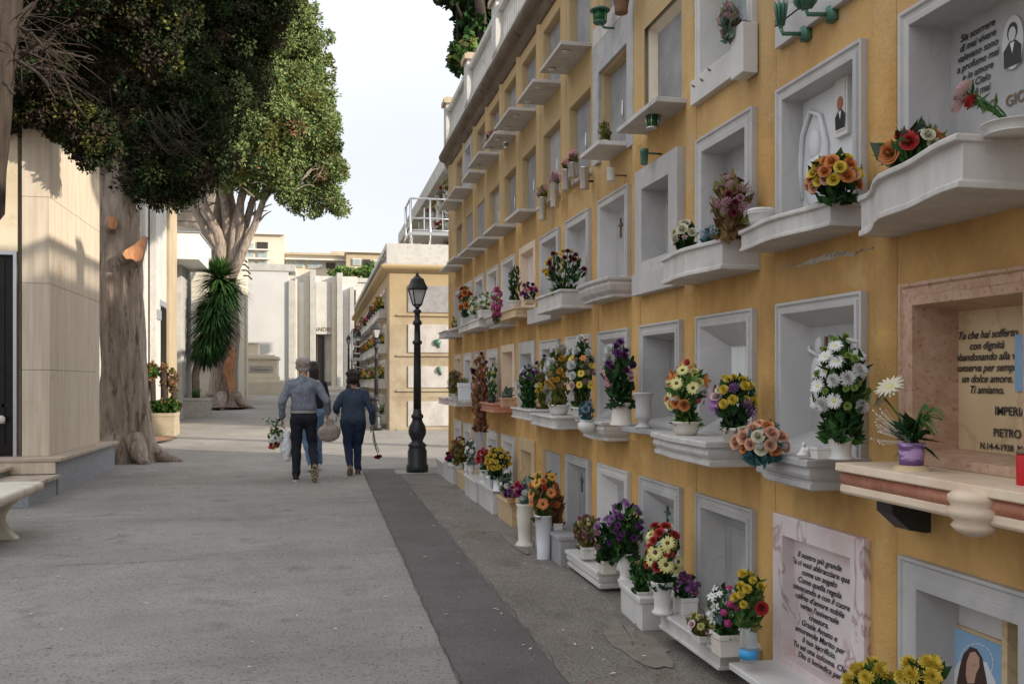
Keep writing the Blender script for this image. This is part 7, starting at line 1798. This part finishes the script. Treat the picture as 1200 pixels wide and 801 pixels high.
for dx, dz in ((.07, -.38), (.10, -.36), (.04, -.37)):
    o = bpy.data.objects.new('blossom', blossom('carn', 'red')); COL.objects.link(o); o.parent = t; o.location = (dx, 0, dz); o.scale = (.04,) * 3; o.rotation_euler = (R(150), R(10 if dx > .05 else -20), 0)

# ---- girl hidden in front of the man -----------------------------------------------------
g = gnd(366, 551.5)
t = thing('person', 'girl with long dark hair and light jeans almost hidden in front of the man', 'person', g, rz=0)
Hd = (.02, .05, 1.53)
hipl, hipr = Vector((-.085, 0, .86)), Vector((.085, 0, .86)); knl, knr = Vector((-.09, .04, .46)), Vector((.08, .10, .47)); anl, anr = Vector((-.02, -.10, .10)), Vector((.10, .14, .09))
sl, sr = Vector((-.15, 0, 1.31)), Vector((.16, 0, 1.31)); el, er = Vector((-.2, .04, 1.08)), Vector((.22, .03, 1.08)); wl, wr = Vector((-.18, .18, .95)), Vector((.2, .16, .92))
attach('body', head_segs(Hd, .93) + [((0, .02, 1.37), (0, 0, 1.0), .055, .10), (sl, el, .036, .03), (el, wl, .03, .022), (sr, er, .036, .03), (er, wr, .03, .022), ((0, 0, 1.05), (0, 0, .88), .10, .11), (hipl, knl, .07, .045), (knl, anl, .04, .028), (hipr, knr, .07, .045), (knr, anr, .04, .028)] + hand_segs(wl, (0, .3, -1), -1, .88) + hand_segs(wr, (0, .3, -1), 1, .88), 'skin', t, voxel=.0075, smooth=3)
face(t, Hd, .93)
attach('hair', [((.02, .02, 1.575), (.02, .06, 1.585), .085, .078), ((.02, -.04, 1.52), (.03, -.06, 1.30), .075, .05, (1.1, .6)), ((.03, -.06, 1.30), (.03, -.07, 1.18), .05, .02, (1.2, .6))], 'hair_dark', t, voxel=.01, smooth=2, fold=.01, fs=20)
attach('jacket', [((0, 0, 1.26), (0, 0, 1.0), .10, .11, (1.6, 1.05)), (sl, el, .058, .048), (el, wl, .048, .036), (sr, er, .058, .048), (er, wr, .048, .036)], 'trouser_dark', t, voxel=.012, smooth=6, fold=.01, fs=9)
attach('trousers', [((-.08, 0, .87), (.08, 0, .87), .11, .11), (hipl, knl, .10, .068), (knl, anl + Vector((0, 0, .03)), .066, .052), (hipr, knr, .10, .068), (knr, anr + Vector((0, 0, .03)), .066, .052)], 'jeans_light', t, voxel=.012, smooth=4, fold=.008, fs=10)
shoe(t, anl, R(6), 'sole_white', 'sole_white', -1, .92); shoe(t, anr, 0, 'sole_white', 'sole_white', 1, .92)
# ------------------------------------------------------------------ camera, light, world
cam = bpy.data.cameras.new('camera'); co = bpy.data.objects.new('camera', cam); COL.objects.link(co)
cam.sensor_width = 36; cam.lens = 33; cam.shift_y = (HZ - 400.5) / 1200; cam.clip_end = 1000; cam.clip_start = .05
co.location = (0, 0, CAMH); co.rotation_euler = (R(90), 0, -TH)
scene.camera = co
AZ, EL = R(56), R(21)
S = Vector((math.sin(AZ) * math.cos(EL), -math.cos(AZ) * math.cos(EL), math.sin(EL)))
sun = bpy.data.lights.new('sun', 'SUN'); so = bpy.data.objects.new('sun', sun); COL.objects.link(so)
sun.energy = 4.9; sun.angle = R(.8); sun.color = (1, .90, .76)
so.rotation_euler = (-S).to_track_quat('-Z', 'Y').to_euler(); so.location = (20, -20, 20)
w = bpy.data.worlds.new('World'); scene.world = w; w.use_nodes = True
nt = w.node_tree; bg = nt.nodes['Background']
sky = nt.nodes.new('ShaderNodeTexSky'); sky.sky_type = 'NISHITA'; sky.sun_disc = False
sky.sun_elevation = EL; sky.sun_rotation = math.pi - AZ; sky.dust_density = 2.5; sky.air_density = 1.0; sky.ozone_density = 1.5
tc = nt.nodes.new('ShaderNodeTexCoord'); mp = nt.nodes.new('ShaderNodeMapping'); mp.inputs['Scale'].default_value = (1, 1, 3)
no = nt.nodes.new('ShaderNodeTexNoise'); no.inputs['Scale'].default_value = 1.6; no.inputs['Detail'].default_value = 6
mr = nt.nodes.new('ShaderNodeMapRange'); mr.inputs[1].default_value = .35; mr.inputs[2].default_value = .7; mr.inputs[3].default_value = .72; mr.inputs[4].default_value = .88
mx = nt.nodes.new('ShaderNodeMix'); mx.data_type = 'RGBA'; mx.inputs[7].default_value = (7.6, 7.8, 8.2, 1)
nt.links.new(tc.outputs['Generated'], mp.inputs[0]); nt.links.new(mp.outputs[0], no.inputs['Vector']); nt.links.new(no.outputs['Fac'], mr.inputs[0])
nt.links.new(mr.outputs[0], mx.inputs[0]); nt.links.new(sky.outputs[0], mx.inputs[6]); 
sx = nt.nodes.new('ShaderNodeSeparateXYZ'); nt.links.new(tc.outputs['Generated'], sx.inputs[0])
zr = nt.nodes.new('ShaderNodeMapRange'); zr.inputs[1].default_value = .22; zr.inputs[2].default_value = .9; zr.inputs[3].default_value = 1.0; zr.inputs[4].default_value = 1.9; nt.links.new(sx.outputs[2], zr.inputs[0])
vm = nt.nodes.new('ShaderNodeVectorMath'); vm.operation = 'SCALE'; nt.links.new(mx.outputs[2], vm.inputs[0]); nt.links.new(zr.outputs[0], vm.inputs[3]); nt.links.new(vm.outputs[0], bg.inputs['Color'])
bg.inputs['Strength'].default_value = .12
scene.view_settings.view_transform = 'Standard'; scene.view_settings.look = 'None'
scene.view_settings.exposure = .18; scene.view_settings.gamma = 1
scene.render.engine = 'CYCLES'
scene.cycles.max_bounces = 6
